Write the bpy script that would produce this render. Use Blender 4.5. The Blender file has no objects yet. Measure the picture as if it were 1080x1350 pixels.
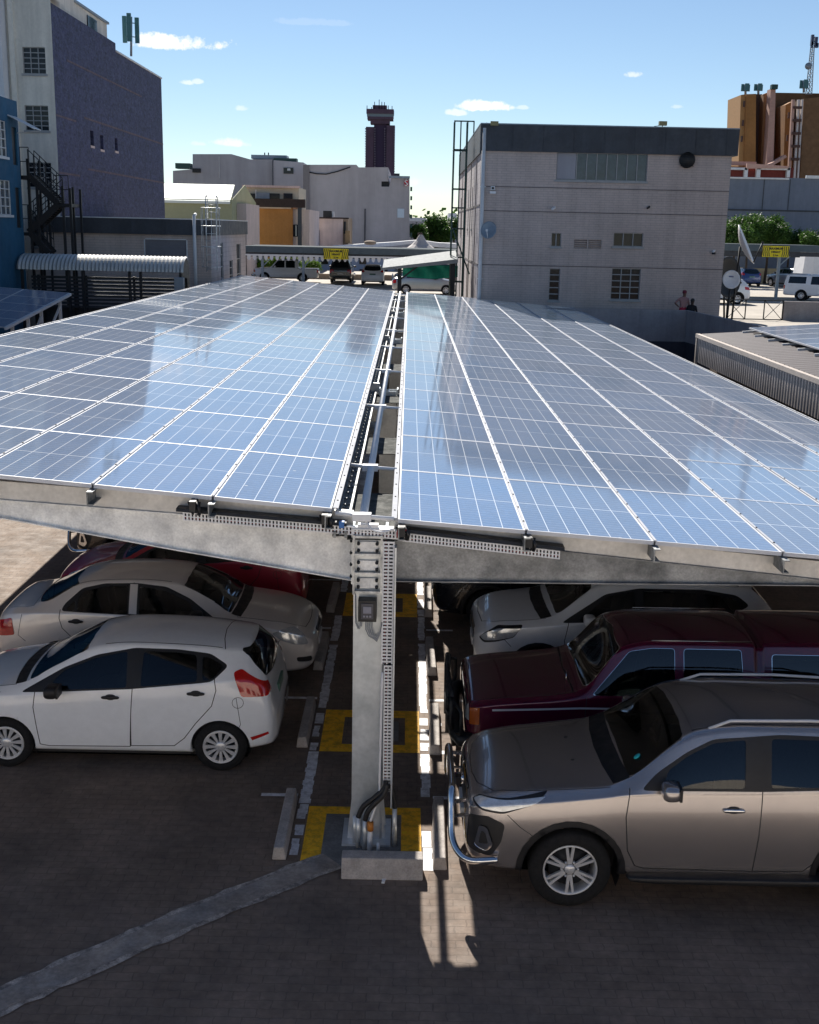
import bpy, bmesh, math, random
import numpy as np
from mathutils import Vector, Matrix
random.seed(7)
C = bpy.context.scene.collection
SC = bpy.context.scene
# ------------------------------------------------------------------ camera
cam_d = bpy.data.cameras.new('camera'); cam = bpy.data.objects.new('camera', cam_d); C.objects.link(cam)
F = 1550.0; H = 6.2
cam_d.sensor_fit = 'HORIZONTAL'; cam_d.sensor_width = 36; cam_d.lens = F / 1080 * 36
cam_d.clip_start = 0.1; cam_d.clip_end = 6000
CR = Matrix(((0.999792612, -0.0199319934, -0.00417722897), (0.000627070054, 0.235151270, -0.971958583), (0.0203553527, 0.971754391, 0.235115001)))
cam.matrix_world = Matrix.Translation((0, 0, H)) @ CR.to_4x4()
SC.camera = cam
def at(px, py, Y):
    d = CR @ Vector((px - 540, -(py - 675), -F)); t = Y / d.y
    return Vector((0, 0, H)) + d * t
def atz(px, py, z):
    d = CR @ Vector((px - 540, -(py - 675), -F)); t = (z - H) / d.z
    return Vector((0, 0, H)) + d * t
# ------------------------------------------------------------------ world, sun
SUN_EL = math.radians(37.5); SUN_AZ = math.radians(-10.5)   # azimuth measured from +Y towards +X
W = bpy.data.worlds.new('World'); SC.world = W; W.use_nodes = True
nt = W.node_tree; nt.nodes.clear()
out = nt.nodes.new('ShaderNodeOutputWorld'); bg = nt.nodes.new('ShaderNodeBackground')
sky = nt.nodes.new('ShaderNodeTexSky'); sky.sky_type = 'NISHITA'; sky.sun_disc = False
sky.sun_elevation = SUN_EL; sky.sun_rotation = SUN_AZ; sky.altitude = 1400; sky.air_density = 1.0; sky.dust_density = 0.12; sky.ozone_density = 2.6
bg.inputs[1].default_value = 0.058
tc = nt.nodes.new('ShaderNodeTexCoord')
def wn(t, **k):
    n = nt.nodes.new(t)
    for a, b in k.items(): setattr(n, a, b)
    return n
# small fair weather clouds: soft ellipses in the sky dome broken up by noise
def math_n(op, a, b=None):
    n = wn('ShaderNodeMath', operation=op)
    for i, v in enumerate((a, b)):
        if v is None: continue
        if isinstance(v, (int, float)): n.inputs[i].default_value = v
        else: nt.links.new(v, n.inputs[i])
    return n.outputs[0]
noi = wn('ShaderNodeTexNoise'); noi.inputs['Scale'].default_value = 60; noi.inputs['Detail'].default_value = 9; noi.inputs['Roughness'].default_value = 0.68
nt.links.new(tc.outputs['Generated'], noi.inputs['Vector'])
sep = wn('ShaderNodeSeparateXYZ'); nt.links.new(tc.outputs['Generated'], sep.inputs[0])
tot = None
for (px, py, hw, hh, st) in [(232, 58, 58, 12, 1.0), (246, 109, 9, 4, .55), (260, 108, 8, 4, .5), (318, 143, 10, 5, .4), (304, 189, 26, 7, .6), (640, 141, 32, 8, .95), (600, 149, 14, 5, .6), (835, 99, 11, 5, .55), (690, 142, 9, 3, .4), (262, 190, 10, 4, .3), (893, 141, 9, 3, .3), (530, 240, 30, 9, .35), (410, 30, 50, 5, .1)]:
    d = (CR @ Vector((px - 540, -(py - 675), -F))).normalized()
    az = d.x; el = d.z
    dx = math_n('DIVIDE', math_n('SUBTRACT', sep.outputs[0], az), hw / F)
    dz0 = math_n('DIVIDE', math_n('SUBTRACT', sep.outputs[2], el), hh / F)
    dz = math_n('MULTIPLY', dz0, math_n('ADD', math_n('MULTIPLY', math_n('LESS_THAN', dz0, 0.0), 0.7), 1.0))
    r2 = math_n('ADD', math_n('MULTIPLY', dx, dx), math_n('MULTIPLY', dz, dz))
    v = math_n('SUBTRACT', 1.0, r2)
    v = math_n('ADD', v, math_n('MULTIPLY', math_n('SUBTRACT', noi.outputs[0], 0.5), 5.0))
    v = math_n('MULTIPLY', math_n('MINIMUM', math_n('MAXIMUM', math_n('MULTIPLY', v, 1.3), 0.0), 1.0), st)
    v = math_n('MULTIPLY', v, math_n('GREATER_THAN', sep.outputs[1], 0.0))
    v = math_n('MULTIPLY', v, math_n('LESS_THAN', r2, 3.5))
    tot = v if tot is None else math_n('MAXIMUM', tot, v)
mix = wn('ShaderNodeMixRGB'); nt.links.new(tot, mix.inputs[0]); nt.links.new(sky.outputs[0], mix.inputs[1]); mix.inputs[2].default_value = (11.5, 11.6, 12.2, 1)
nt.links.new(mix.outputs[0], bg.inputs[0]); nt.links.new(bg.outputs[0], out.inputs[0])
sd = bpy.data.lights.new('sun', 'SUN'); sd.energy = 5.0; sd.angle = math.radians(0.5); sd.color = (1.0, 0.945, 0.86)
sun = bpy.data.objects.new('sun', sd); C.objects.link(sun)
sv = Vector((math.sin(SUN_AZ) * math.cos(SUN_EL), math.cos(SUN_AZ) * math.cos(SUN_EL), math.sin(SUN_EL)))
sun.rotation_euler = sv.to_track_quat('Z', 'Y').to_euler(); sun.location = (0, 0, 60)
SC.view_settings.view_transform = 'Standard'; SC.view_settings.look = 'None'; SC.view_settings.gamma = 1; SC.view_settings.exposure = 0.80
SC.render.engine = 'CYCLES'
# ------------------------------------------------------------------ materials
MATS = {}
def mat(name, col=(.5, .5, .5), rough=.6, metal=0.0, var=0.12, scale=3.0, bump=0.0, bscale=30, coat=0.0, spec=.5, brick=None, streak=0.0, stretch=None, tint2=None, t2scale=.6, t2amt=.5, trans=0, emis=None, alpha=None):
    if name in MATS: return MATS[name]
    m = bpy.data.materials.new(name); m.use_nodes = True; t = m.node_tree; n = t.nodes; l = t.links
    b = n['Principled BSDF']
    b.inputs['Roughness'].default_value = rough; b.inputs['Metallic'].default_value = metal
    b.inputs['Coat Weight'].default_value = coat; b.inputs['Coat Roughness'].default_value = .04
    b.inputs['Specular IOR Level'].default_value = spec
    tcn = n.new('ShaderNodeTexCoord'); vec = tcn.outputs['Object']
    col4 = (*col, 1)
    rgb = n.new('ShaderNodeRGB'); rgb.outputs[0].default_value = col4; cur = rgb.outputs[0]
    def noise(s, det=5, vecin=None, rg=.6):
        q = n.new('ShaderNodeTexNoise'); q.inputs['Scale'].default_value = s; q.inputs['Detail'].default_value = det; q.inputs['Roughness'].default_value = rg
        l.new(vecin or vec, q.inputs['Vector']); return q.outputs[0]
    def ramp(v, a, b_, lo=0.0, hi=1.0):
        q = n.new('ShaderNodeMapRange'); q.inputs[1].default_value = a; q.inputs[2].default_value = b_; q.inputs[3].default_value = lo; q.inputs[4].default_value = hi
        l.new(v, q.inputs[0]); return q.outputs[0]
    def mixc(fac, a, b_, mode='MIX'):
        q = n.new('ShaderNodeMixRGB'); q.blend_type = mode
        if isinstance(fac, float): q.inputs[0].default_value = fac
        else: l.new(fac, q.inputs[0])
        for i, v in ((1, a), (2, b_)):
            if isinstance(v, tuple): q.inputs[i].default_value = v
            else: l.new(v, q.inputs[i])
        return q.outputs[0]
    hgt = None
    if brick:
        # brick = (axis 'x','y','z' the wall faces, width, height, mortar size, mortar colour, colour2)
        ax, bw, bh, ms, mc, c2 = brick
        mp = n.new('ShaderNodeMapping')
        if ax == 'z': mp.inputs['Rotation'].default_value = (0, 0, 0)
        elif ax == 'y': mp.inputs['Rotation'].default_value = (math.radians(-90), 0, 0)
        else: mp.inputs['Rotation'].default_value = (math.radians(-90), 0, math.radians(-90)); mp.vector_type = 'POINT'
        if ax == 'x':
            sx = n.new('ShaderNodeSeparateXYZ'); l.new(vec, sx.inputs[0]); cx = n.new('ShaderNodeCombineXYZ'); l.new(sx.outputs[1], cx.inputs[0]); l.new(sx.outputs[2], cx.inputs[1]); v2 = cx.outputs[0]
        elif ax == 'y':
            sx = n.new('ShaderNodeSeparateXYZ'); l.new(vec, sx.inputs[0]); cx = n.new('ShaderNodeCombineXYZ'); l.new(sx.outputs[0], cx.inputs[0]); l.new(sx.outputs[2], cx.inputs[1]); v2 = cx.outputs[0]
        else: v2 = vec
        bt = n.new('ShaderNodeTexBrick'); bt.inputs['Scale'].default_value = 1; bt.inputs['Brick Width'].default_value = bw; bt.inputs['Row Height'].default_value = bh
        bt.inputs['Mortar Size'].default_value = ms; bt.inputs['Mortar Smooth'].default_value = .3; bt.inputs['Bias'].default_value = 0
        bt.inputs['Color1'].default_value = col4; bt.inputs['Color2'].default_value = (*c2, 1); bt.inputs['Mortar'].default_value = (*mc, 1)
        if ax == 'z':
            nn = n.new('ShaderNodeTexNoise'); nn.inputs['Scale'].default_value = 13; nn.inputs['Detail'].default_value = 1; l.new(vec, nn.inputs['Vector'])
            vm = n.new('ShaderNodeVectorMath'); vm.operation = 'SCALE'; vm.inputs['Scale'].default_value = .035; l.new(nn.outputs['Color'], vm.inputs[0])
            va = n.new('ShaderNodeVectorMath'); va.operation = 'ADD'; l.new(v2, va.inputs[0]); l.new(vm.outputs[0], va.inputs[1]); v2 = va.outputs[0]
        l.new(v2, bt.inputs['Vector']); cur = bt.outputs['Color']; hgt = bt.outputs['Fac']
    if tint2: cur = mixc(ramp(noise(t2scale, 4), .45, .65, 0, t2amt), cur, (*tint2, 1))
    if var > 0:
        a = ramp(noise(scale, 6), .3, .7, 1 - var, 1 + var); q = n.new('ShaderNodeCombineXYZ')
        for i in range(3): l.new(a, q.inputs[i])
        cur = mixc(1.0, cur, q.outputs[0], 'MULTIPLY')
        a = ramp(noise(scale * 9, 3), .3, .7, 1 - var * .6, 1 + var * .6); q = n.new('ShaderNodeCombineXYZ')
        for i in range(3): l.new(a, q.inputs[i])
        cur = mixc(1.0, cur, q.outputs[0], 'MULTIPLY')
    if streak > 0:
        mp = n.new('ShaderNodeMapping'); mp.inputs['Scale'].default_value = stretch or (1.6, 1.6, .12); l.new(vec, mp.inputs['Vector'])
        a = ramp(noise(1.3, 6, mp.outputs[0], .65), .4, .72, 1.0, 1 - streak); q = n.new('ShaderNodeCombineXYZ')
        for i in range(3): l.new(a, q.inputs[i])
        cur = mixc(1.0, cur, q.outputs[0], 'MULTIPLY')
    l.new(cur, b.inputs['Base Color'])
    if bump > 0:
        bn = n.new('ShaderNodeBump'); bn.inputs['Strength'].default_value = bump; bn.inputs['Distance'].default_value = .01
        if hgt is not None:
            inv = n.new('ShaderNodeMath'); inv.operation = 'SUBTRACT'; inv.inputs[0].default_value = 1; l.new(hgt, inv.inputs[1])
            ad = n.new('ShaderNodeMath'); ad.operation = 'MULTIPLY_ADD'; l.new(noise(bscale, 3), ad.inputs[0]); ad.inputs[1].default_value = .4; l.new(inv.outputs[0], ad.inputs[2]); l.new(ad.outputs[0], bn.inputs['Height'])
        else: l.new(noise(bscale, 4), bn.inputs['Height'])
        l.new(bn.outputs[0], b.inputs['Normal'])
    if rough > .2 and metal == 0 and coat == 0:
        l.new(ramp(noise(scale * 3, 4), .3, .7, max(.05, rough - .1), min(1, rough + .1)), b.inputs['Roughness'])
    if emis: b.inputs['Emission Color'].default_value = (*emis, 1); b.inputs['Emission Strength'].default_value = 1
    if trans: b.inputs['Transmission Weight'].default_value = trans
    if alpha is not None: b.inputs['Alpha'].default_value = alpha
    MATS[name] = m; return m
def paint(name, col, metal=.0, rough=.35, coat=1.0):
    if name in MATS: return MATS[name]
    m = mat(name, col, rough, metal, .04, 1.5, coat=coat)
    t = m.node_tree; n = t.nodes; l = t.links; b = n['Principled BSDF']
    # road dust, a little on the lower body and everywhere on top
    nz = n.new('ShaderNodeTexNoise'); nz.inputs['Scale'].default_value = 6; nz.inputs['Detail'].default_value = 8; tcn = n.new('ShaderNodeTexCoord'); l.new(tcn.outputs['Object'], nz.inputs['Vector'])
    mr = n.new('ShaderNodeMapRange'); mr.inputs[1].default_value = .35; mr.inputs[2].default_value = .7; mr.inputs[3].default_value = .01; mr.inputs[4].default_value = .06; l.new(nz.outputs[0], mr.inputs[0])
    l.new(mr.outputs[0], b.inputs['Coat Roughness'])
    return m
M = {
 'asph': None,
 'paver': mat('block_paving', (.195, .142, .108), .85, var=.28, scale=1.2, bump=.45, brick=('z', .22, .11, .006, (.145, .108, .084), (.21, .158, .122)), tint2=(.14, .11, .092), t2scale=.7, t2amt=.6),
 'conc': mat('concrete', (.24, .235, .23), .85, var=.22, scale=2.5, bump=.4, bscale=60),
 'concd': mat('weathered_concrete', (.19, .187, .18), .9, var=.3, scale=4, bump=.5, bscale=50),
 'block': mat('concrete_kerb', (.42, .385, .36), .9, var=.25, scale=6, bump=.8, bscale=70),
 'deck': mat('sunlit_paving', (.40, .36, .31), .9, var=.12, scale=.8),
 'wpaint': mat('white_road_paint', (.80, .80, .82), .7, var=.15, scale=7, tint2=(.2, .18, .17), t2scale=11, t2amt=.45),
 'ypaint': mat('yellow_road_paint', (.98, .53, .02), .7, var=.25, scale=6, bump=.5, bscale=8, tint2=(.16, .09, .03), t2scale=11, t2amt=.38),
 'galv': mat('galvanised_steel', (.66, .67, .66), .42, .4, var=.3, scale=3.5, tint2=(.26, .27, .28), t2scale=5, t2amt=.8, bump=.06, bscale=12),
 'galvw': mat('galvanised_lit_bloom', (.82, .82, .80), .5, .2, var=.2, scale=5, tint2=(.50, .51, .52), t2scale=2.6, t2amt=.8),
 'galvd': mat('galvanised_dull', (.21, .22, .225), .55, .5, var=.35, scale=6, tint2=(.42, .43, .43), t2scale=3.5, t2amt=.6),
 'alu': mat('aluminium_frame', (.62, .63, .66), .55, .1, spec=.25, var=.05),
 'white': mat('white_plastic', (.78, .78, .79), .4, var=.06),
 'offw': mat('white_painted_steel', (.68, .69, .70), .5, var=.1, streak=.15),
 'black': mat('black_plastic', (.012, .012, .014), .5, var=.1),
 'rubber': mat('tyre_rubber', (.008, .008, .009), .9, var=.15, scale=8),
 'dark': mat('dark_steel', (.02, .022, .026), .55, .3, var=.15),
 'chrome': mat('chrome', (.75, .76, .78), .08, 1.0, var=.02),
 'rim': mat('alloy_silver', (.72, .73, .75), .3, .45, var=.05),
 'glass': mat('tinted_glass', (.006, .012, .016), .03, 0, var=0, spec=.75),
 'lamp': mat('lamp_lens', (.66, .69, .72), .12, .45, var=.2, scale=14, coat=1),
 'red': mat('red_lens', (.48, .012, .01), .12, 0, var=.15, scale=9, coat=1),
 'amber': mat('amber_lens', (.55, .11, .01), .15, 0, var=.1, coat=1),
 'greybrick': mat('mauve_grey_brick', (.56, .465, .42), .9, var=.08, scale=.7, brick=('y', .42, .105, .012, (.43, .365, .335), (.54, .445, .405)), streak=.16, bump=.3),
 'greybrickx': mat('mauve_grey_brick_side', (.44, .40, .41), .9, var=.08, scale=.7, brick=('x', .46, .2, .014, (.36, .33, .34), (.47, .425, .435)), streak=.25, bump=.3),
 'fascia': mat('dark_fascia', (.045, .052, .065), .6, var=.2, scale=1, streak=.3),
 'dbrick': mat('dark_plum_brick', (.014, .020, .060), .75, var=.35, scale=3.2, brick=('x', .30, .12, .010, (.045, .045, .09), (.04, .045, .12)), tint2=(.14, .15, .26), t2scale=11, t2amt=.38),
 'cream': mat('cream_plaster', (.80, .75, .66), .9, var=.08, scale=1, streak=.28),
 'creaml': mat('pale_plaster', (.75, .75, .76), .9, var=.06, scale=1, streak=.15),
 'blue': mat('blue_plaster', (.014, .10, .19), .8, var=.1, scale=1, streak=.2),
 'greyA': mat('grey_plaster', (.40, .39, .42), .9, var=.06, scale=.12, streak=.22, stretch=(.5, .5, .05)),
 'greyB': mat('grey_concrete_wall', (.44, .42, .44), .9, var=.08, scale=.12, streak=.25, stretch=(.5, .5, .05)),
 'greyw': mat('blue_grey_sheeting', (.16, .19, .25), .8, var=.08, scale=.3, streak=.15),
 'purple': mat('tower_purple_brick', (.10, .062, .095), .9, var=.15, scale=.2),
 'yg': mat('pale_green_plaster', (.40, .40, .24), .9, var=.06, scale=.6),
 'roofw': mat('white_roof_sheet', (.80, .84, .74), .7, var=.04),
 'orange': mat('ochre_plaster', (.42, .19, .06), .9, var=.12, scale=.7, streak=.15),
 'pinkb': mat('pink_beige_plaster', (.66, .54, .50), .9, var=.08, scale=.8, streak=.2),
 'brownr': mat('dark_brown_roof', (.035, .02, .018), .8, var=.2),
 'hbrown': mat('ochre_brick', (.36, .17, .055), .9, var=.15, scale=.25, streak=.15, stretch=(.3, .3, .04)),
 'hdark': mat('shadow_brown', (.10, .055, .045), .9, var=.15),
 'hpink': mat('pink_concrete', (.52, .32, .26), .9, var=.1, scale=.4),
 'maroon': mat('maroon_wall', (.14, .025, .02), .9, var=.1),
 'pane': mat('window_pane', (.012, .015, .02), .12, 0, var=.3, scale=1.5, spec=.3),
 'panel2': mat('window_pane_pale', (.05, .07, .09), .12, 0, var=.35, scale=1.2, spec=.5),
 'wframe': mat('window_frame_grey', (.36, .36, .36), .6, var=.08),
 'corr': mat('corrugated_sheet', (.34, .30, .28), .55, .2, var=.12, scale=1.5, streak=.2),
 'corrd': mat('brown_roof_sheet', (.075, .06, .062), .6, .1, var=.15, scale=2),
 'awn': mat('zinc_awning', (.50, .50, .48), .5, .35, var=.1, scale=3),
 'teal': mat('teal_shade_net', (.0, .20, .15), .8, var=.15, scale=2),
 'yellow': mat('sign_yellow', (.75, .62, .01), .6, var=.04),
 'steelb': mat('pale_blue_steel', (.24, .29, .34), .55, .2, var=.1),
 'green': mat('dark_green_steel', (.01, .05, .045), .5, .1, var=.1),
 'tan': mat('tan_wall', (.33, .25, .18), .9, var=.12, scale=.6, streak=.15),
 'bark': mat('bark', (.07, .05, .035), .95, var=.3, scale=6, bump=.6),
 'soil': mat('far_ground', (.16, .14, .12), .95, var=.25, scale=.05),
}
def glassmat():
    m = bpy.data.materials.new('car_glass'); m.use_nodes = True; t = m.node_tree; n = t.nodes; l = t.links; n.clear()
    o = n.new('ShaderNodeOutputMaterial'); tr = n.new('ShaderNodeBsdfTransparent'); tr.inputs[0].default_value = (.24, .30, .31, 1)
    g = n.new('ShaderNodeBsdfGlossy'); g.inputs['Roughness'].default_value = .015; g.inputs[0].default_value = (.95, .97, 1, 1); f = n.new('ShaderNodeFresnel'); f.inputs[0].default_value = 1.62
    x = n.new('ShaderNodeMixShader'); l.new(f.outputs[0], x.inputs[0]); l.new(tr.outputs[0], x.inputs[1]); l.new(g.outputs[0], x.inputs[2]); l.new(x.outputs[0], o.inputs[0]); return m
def leafmat(name, a, b_, sc=.8):
    m = bpy.data.materials.new(name); m.use_nodes = True; t = m.node_tree; n = t.nodes; l = t.links; b = n['Principled BSDF']
    b.inputs['Roughness'].default_value = .55; b.inputs['Specular IOR Level'].default_value = .3
    tcn = n.new('ShaderNodeTexCoord'); q = n.new('ShaderNodeTexNoise'); q.inputs['Scale'].default_value = sc; q.inputs['Detail'].default_value = 6; q.inputs['Roughness'].default_value = .8; l.new(tcn.outputs['Object'], q.inputs['Vector'])
    r = n.new('ShaderNodeMapRange'); r.inputs[1].default_value = .35; r.inputs[2].default_value = .65; l.new(q.outputs[0], r.inputs[0])
    mx = n.new('ShaderNodeMixRGB'); mx.inputs[1].default_value = (*a, 1); mx.inputs[2].default_value = (*b_, 1); l.new(r.outputs[0], mx.inputs[0]); l.new(mx.outputs[0], b.inputs['Base Color'])
    tr = n.new('ShaderNodeBsdfTranslucent'); l.new(mx.outputs[0], tr.inputs[0]); ms = n.new('ShaderNodeMixShader'); ms.inputs[0].default_value = .3
    l.new(b.outputs[0], ms.inputs[1]); l.new(tr.outputs[0], ms.inputs[2]); l.new(ms.outputs[0], n['Material Output'].inputs[0]); return m
M['leafd'] = leafmat('leaf_dark', (.03, .075, .016), (.09, .18, .03))
M['leafb'] = leafmat('leaf_bright', (.06, .14, .012), (.16, .26, .03))
def pv_material():
    m = bpy.data.materials.new('solar_cells'); m.use_nodes = True; t = m.node_tree; n = t.nodes; l = t.links; b = n['Principled BSDF']
    uv = n.new('ShaderNodeUVMap'); sp = n.new('ShaderNodeSeparateXYZ'); l.new(uv.outputs[0], sp.inputs[0])
    def mt(op, a, b_=None, c=None):
        q = n.new('ShaderNodeMath'); q.operation = op
        for i, v in enumerate((a, b_, c)):
            if v is None: continue
            if isinstance(v, (int, float)): q.inputs[i].default_value = v
            else: l.new(v, q.inputs[i])
        return q.outputs[0]
    def lines(co, cnt, half):     # 1 on a line at every cell edge
        f = mt('FRACT', mt('MULTIPLY', co, cnt)); d = mt('MINIMUM', f, mt('SUBTRACT', 1.0, f)); return mt('LESS_THAN', d, half)
    u, v = sp.outputs[0], sp.outputs[1]
    cell = mt('MAXIMUM', lines(u, 6, .020), mt('LESS_THAN', mt('ABSOLUTE', mt('SUBTRACT', v, .5)), .0034))
    cell = mt('MAXIMUM', cell, mt('MULTIPLY', lines(v, 24, .035), .38))
    bus = mt('MULTIPLY', lines(v, 48, .10), .14)
    fac = mt('MAXIMUM', cell, bus)
    oi = n.new('ShaderNodeObjectInfo')
    tcn = n.new('ShaderNodeTexCoord'); geo = n.new('ShaderNodeNewGeometry')
    nz = n.new('ShaderNodeTexNoise'); nz.inputs['Scale'].default_value = 1.1; nz.inputs['Detail'].default_value = 7; l.new(geo.outputs['Position'], nz.inputs['Vector'])
    nzb = n.new('ShaderNodeTexNoise'); nzb.inputs['Scale'].default_value = .16; nzb.inputs['Detail'].default_value = 3; l.new(geo.outputs['Position'], nzb.inputs['Vector'])
    nz2 = mt('MULTIPLY_ADD', nzb.outputs[0], .55, mt('MULTIPLY', nz.outputs[0], .45))
    vo = n.new('ShaderNodeTexVoronoi'); vo.inputs['Scale'].default_value = 34; l.new(geo.outputs['Position'], vo.inputs['Vector'])
    base = n.new('ShaderNodeMixRGB'); base.inputs[1].default_value = (.014, .085, .21, 1); base.inputs[2].default_value = (.028, .125, .30, 1); l.new(vo.outputs['Color'], base.inputs[0])
    vr = n.new('ShaderNodeHueSaturation'); l.new(base.outputs[0], vr.inputs['Color']); l.new(mt('MULTIPLY_ADD', oi.outputs['Random'], .3, .85), vr.inputs['Value'])
    ln = n.new('ShaderNodeMixRGB'); l.new(fac, ln.inputs[0]); l.new(vr.outputs[0], ln.inputs[1]); ln.inputs[2].default_value = (.80, .84, .90, 1)
    du = n.new('ShaderNodeMixRGB'); l.new(mt('MULTIPLY_ADD', nz2, .55, -.10), du.inputs[0]); l.new(ln.outputs[0], du.inputs[1]); du.inputs[2].default_value = (.36, .34, .33, 1)
    l.new(du.outputs[0], b.inputs['Base Color'])
    l.new(mt('MULTIPLY_ADD', nz.outputs[0], .10, .015), b.inputs['Roughness']); b.inputs['Specular IOR Level'].default_value = .7; b.inputs['Sheen Weight'].default_value = .45; b.inputs['Sheen Roughness'].default_value = .32; b.inputs['Sheen Tint'].default_value = (1, .96, .94, 1)
    # bird droppings and dust spots
    v2 = n.new('ShaderNodeTexVoronoi'); v2.inputs['Scale'].default_value = 1.7; l.new(geo.outputs['Position'], v2.inputs['Vector'])
    sm = n.new('ShaderNodeMixRGB'); l.new(mt('LESS_THAN', v2.outputs['Distance'], .035), sm.inputs[0]); l.new(du.outputs[0], sm.inputs[1]); sm.inputs[2].default_value = (.5, .5, .5, 1); l.new(sm.outputs[0], b.inputs['Base Color'])
    return m
M['pv'] = pv_material(); M['cglass'] = glassmat()
# ------------------------------------------------------------------ mesh builder
class MB:
    def __init__(s): s.v = []; s.f = []; s.m = []; s.sm = []; s.uv = {}
    def add(s, vs, fs, mi=0, smooth=False):
        o = len(s.v); s.v += [tuple(p) for p in vs]
        for f in fs: s.f.append([i + o for i in f]); s.m.append(mi); s.sm.append(smooth)
    def box(s, x0, x1, y0, y1, z0, z1, mi=0):
        s.add([(x0, y0, z0), (x1, y0, z0), (x1, y1, z0), (x0, y1, z0), (x0, y0, z1), (x1, y0, z1), (x1, y1, z1), (x0, y1, z1)],
              [(0, 3, 2, 1), (4, 5, 6, 7), (0, 1, 5, 4), (1, 2, 6, 5), (2, 3, 7, 6), (3, 0, 4, 7)], mi)
    def hexa(s, p, mi=0):   # 8 points, bottom 4 then top 4
        s.add(p, [(0, 3, 2, 1), (4, 5, 6, 7), (0, 1, 5, 4), (1, 2, 6, 5), (2, 3, 7, 6), (3, 0, 4, 7)], mi)
    def bar(s, a, b_, w, h=None, mi=0, up=(0, 0, 1)):
        h = h or w; a = Vector(a); b_ = Vector(b_); d = (b_ - a).normalized(); up = Vector(up)
        if abs(d.dot(up)) > .95: up = Vector((0, 1, 0))
        x = d.cross(up).normalized() * w / 2; z = x.cross(d).normalized() * h / 2
        s.hexa([a - x - z, a + x - z, b_ + x - z, b_ - x - z, a - x + z, a + x + z, b_ + x + z, b_ - x + z], mi)
    def tube(s, pts, r, n=10, mi=0, caps=True):
        pts = [Vector(p) for p in pts]; rs = r if isinstance(r, (list, tuple)) else [r] * len(pts); rings = []
        prev = None
        for i, p in enumerate(pts):
            d = ((pts[min(i + 1, len(pts) - 1)] - pts[max(i - 1, 0)])).normalized()
            x = prev - d * prev.dot(d) if prev else d.cross(Vector((0, 0, 1)) if abs(d.z) < .9 else Vector((1, 0, 0)))
            x.normalize(); prev = x; y = d.cross(x)
            rings.append([p + (x * math.cos(2 * math.pi * k / n) + y * math.sin(2 * math.pi * k / n)) * rs[i] for k in range(n)])
        vs = [q for r_ in rings for q in r_]; fs = []
        for i in range(len(pts) - 1):
            for k in range(n): fs.append((i * n + k, i * n + (k + 1) % n, (i + 1) * n + (k + 1) % n, (i + 1) * n + k))
        if caps: fs.append(list(range(n))[::-1]); fs.append([(len(pts) - 1) * n + k for k in range(n)])
        s.add(vs, fs, mi, True)
    def prism(s, poly, axis, a, b_, mi=0):   # poly in the two other axes
        def P(u, v, w): return {'x': (w, u, v), 'y': (u, w, v), 'z': (u, v, w)}[axis]
        n = len(poly); vs = [P(u, v, a) for u, v in poly] + [P(u, v, b_) for u, v in poly]
        s.add(vs, [list(range(n)), list(range(n, 2 * n))[::-1]] + [(i, n + i, n + (i + 1) % n, (i + 1) % n) for i in range(n)], mi)
    def quad(s, pts, mi=0): s.add(pts, [tuple(range(len(pts)))], mi)
    def build(s, name, mats, parent=None, bevel=0):
        me = bpy.data.meshes.new(name); me.from_pydata(s.v, [], s.f); me.update()
        for m_ in (mats if isinstance(mats, (list, tuple)) else [mats]): me.materials.append(m_)
        me.polygons.foreach_set('material_index', s.m); me.polygons.foreach_set('use_smooth', s.sm)
        bm = bmesh.new(); bm.from_mesh(me); bmesh.ops.recalc_face_normals(bm, faces=bm.faces); bm.to_mesh(me); bm.free()
        o = bpy.data.objects.new(name, me); C.objects.link(o)
        if bevel:
            md = o.modifiers.new('bevel', 'BEVEL'); md.width = bevel; md.segments = 2; md.limit_method = 'ANGLE'
        if parent is not None: par(o, parent)
        return o
WL = {}
def par(o, p):
    o.parent = p
    off = WL.get(p.name, Vector((0, 0, 0)))
    o.matrix_parent_inverse = Matrix.Translation(-off)
def thing(name, label, cat, loc=(0, 0, 0), group=None):   # parts of it are given in world coordinates
    o = bpy.data.objects.new(name, None); C.objects.link(o); o.location = loc; o.empty_display_size = .2
    WL[o.name] = Vector(loc); o['label'] = label; o['category'] = cat
    if group: o['group'] = group
    return o
def tag(o, label, cat, group=None):
    o['label'] = label; o['category'] = cat
    if group: o['group'] = group
    return o
def struct(name, mb, m):
    o = mb.build(name, m); o['kind'] = 'structure'; return o
def copy_tree(o, parent=None):
    c = o.copy(); C.objects.link(c)
    if parent is not None: c.parent = parent
    else: WL[c.name] = Vector((0, 0, 0))
    for ch in list(o.children): copy_tree(ch, c)
    return c
def wall(mb, fn, u0, u1, z0, z1, holes, depth=.12, mi=0, hmi=None):
    """flat wall with real openings; fn(u, z, d) gives the point, d = distance behind the face"""
    us = sorted({u0, u1, *[h[0] for h in holes], *[h[1] for h in holes]}); zs = sorted({z0, z1, *[h[2] for h in holes], *[h[3] for h in holes]})
    us = [u for u in us if u0 <= u <= u1]; zs = [z for z in zs if z0 <= z <= z1]
    for i in range(len(us) - 1):
        for j in range(len(zs) - 1):
            cu = (us[i] + us[i + 1]) / 2; cz = (zs[j] + zs[j + 1]) / 2
            if any(h[0] < cu < h[1] and h[2] < cz < h[3] for h in holes): continue
            mb.quad([fn(us[i], zs[j], 0), fn(us[i + 1], zs[j], 0), fn(us[i + 1], zs[j + 1], 0), fn(us[i], zs[j + 1], 0)], mi)
    for (a, b_, c, d) in holes:
        for q in ([(a, c), (b_, c)], [(b_, c), (b_, d)], [(b_, d), (a, d)], [(a, d), (a, c)]):
            mb.quad([fn(*q[0], 0), fn(*q[1], 0), fn(*q[1], depth), fn(*q[0], depth)], mi)
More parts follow.
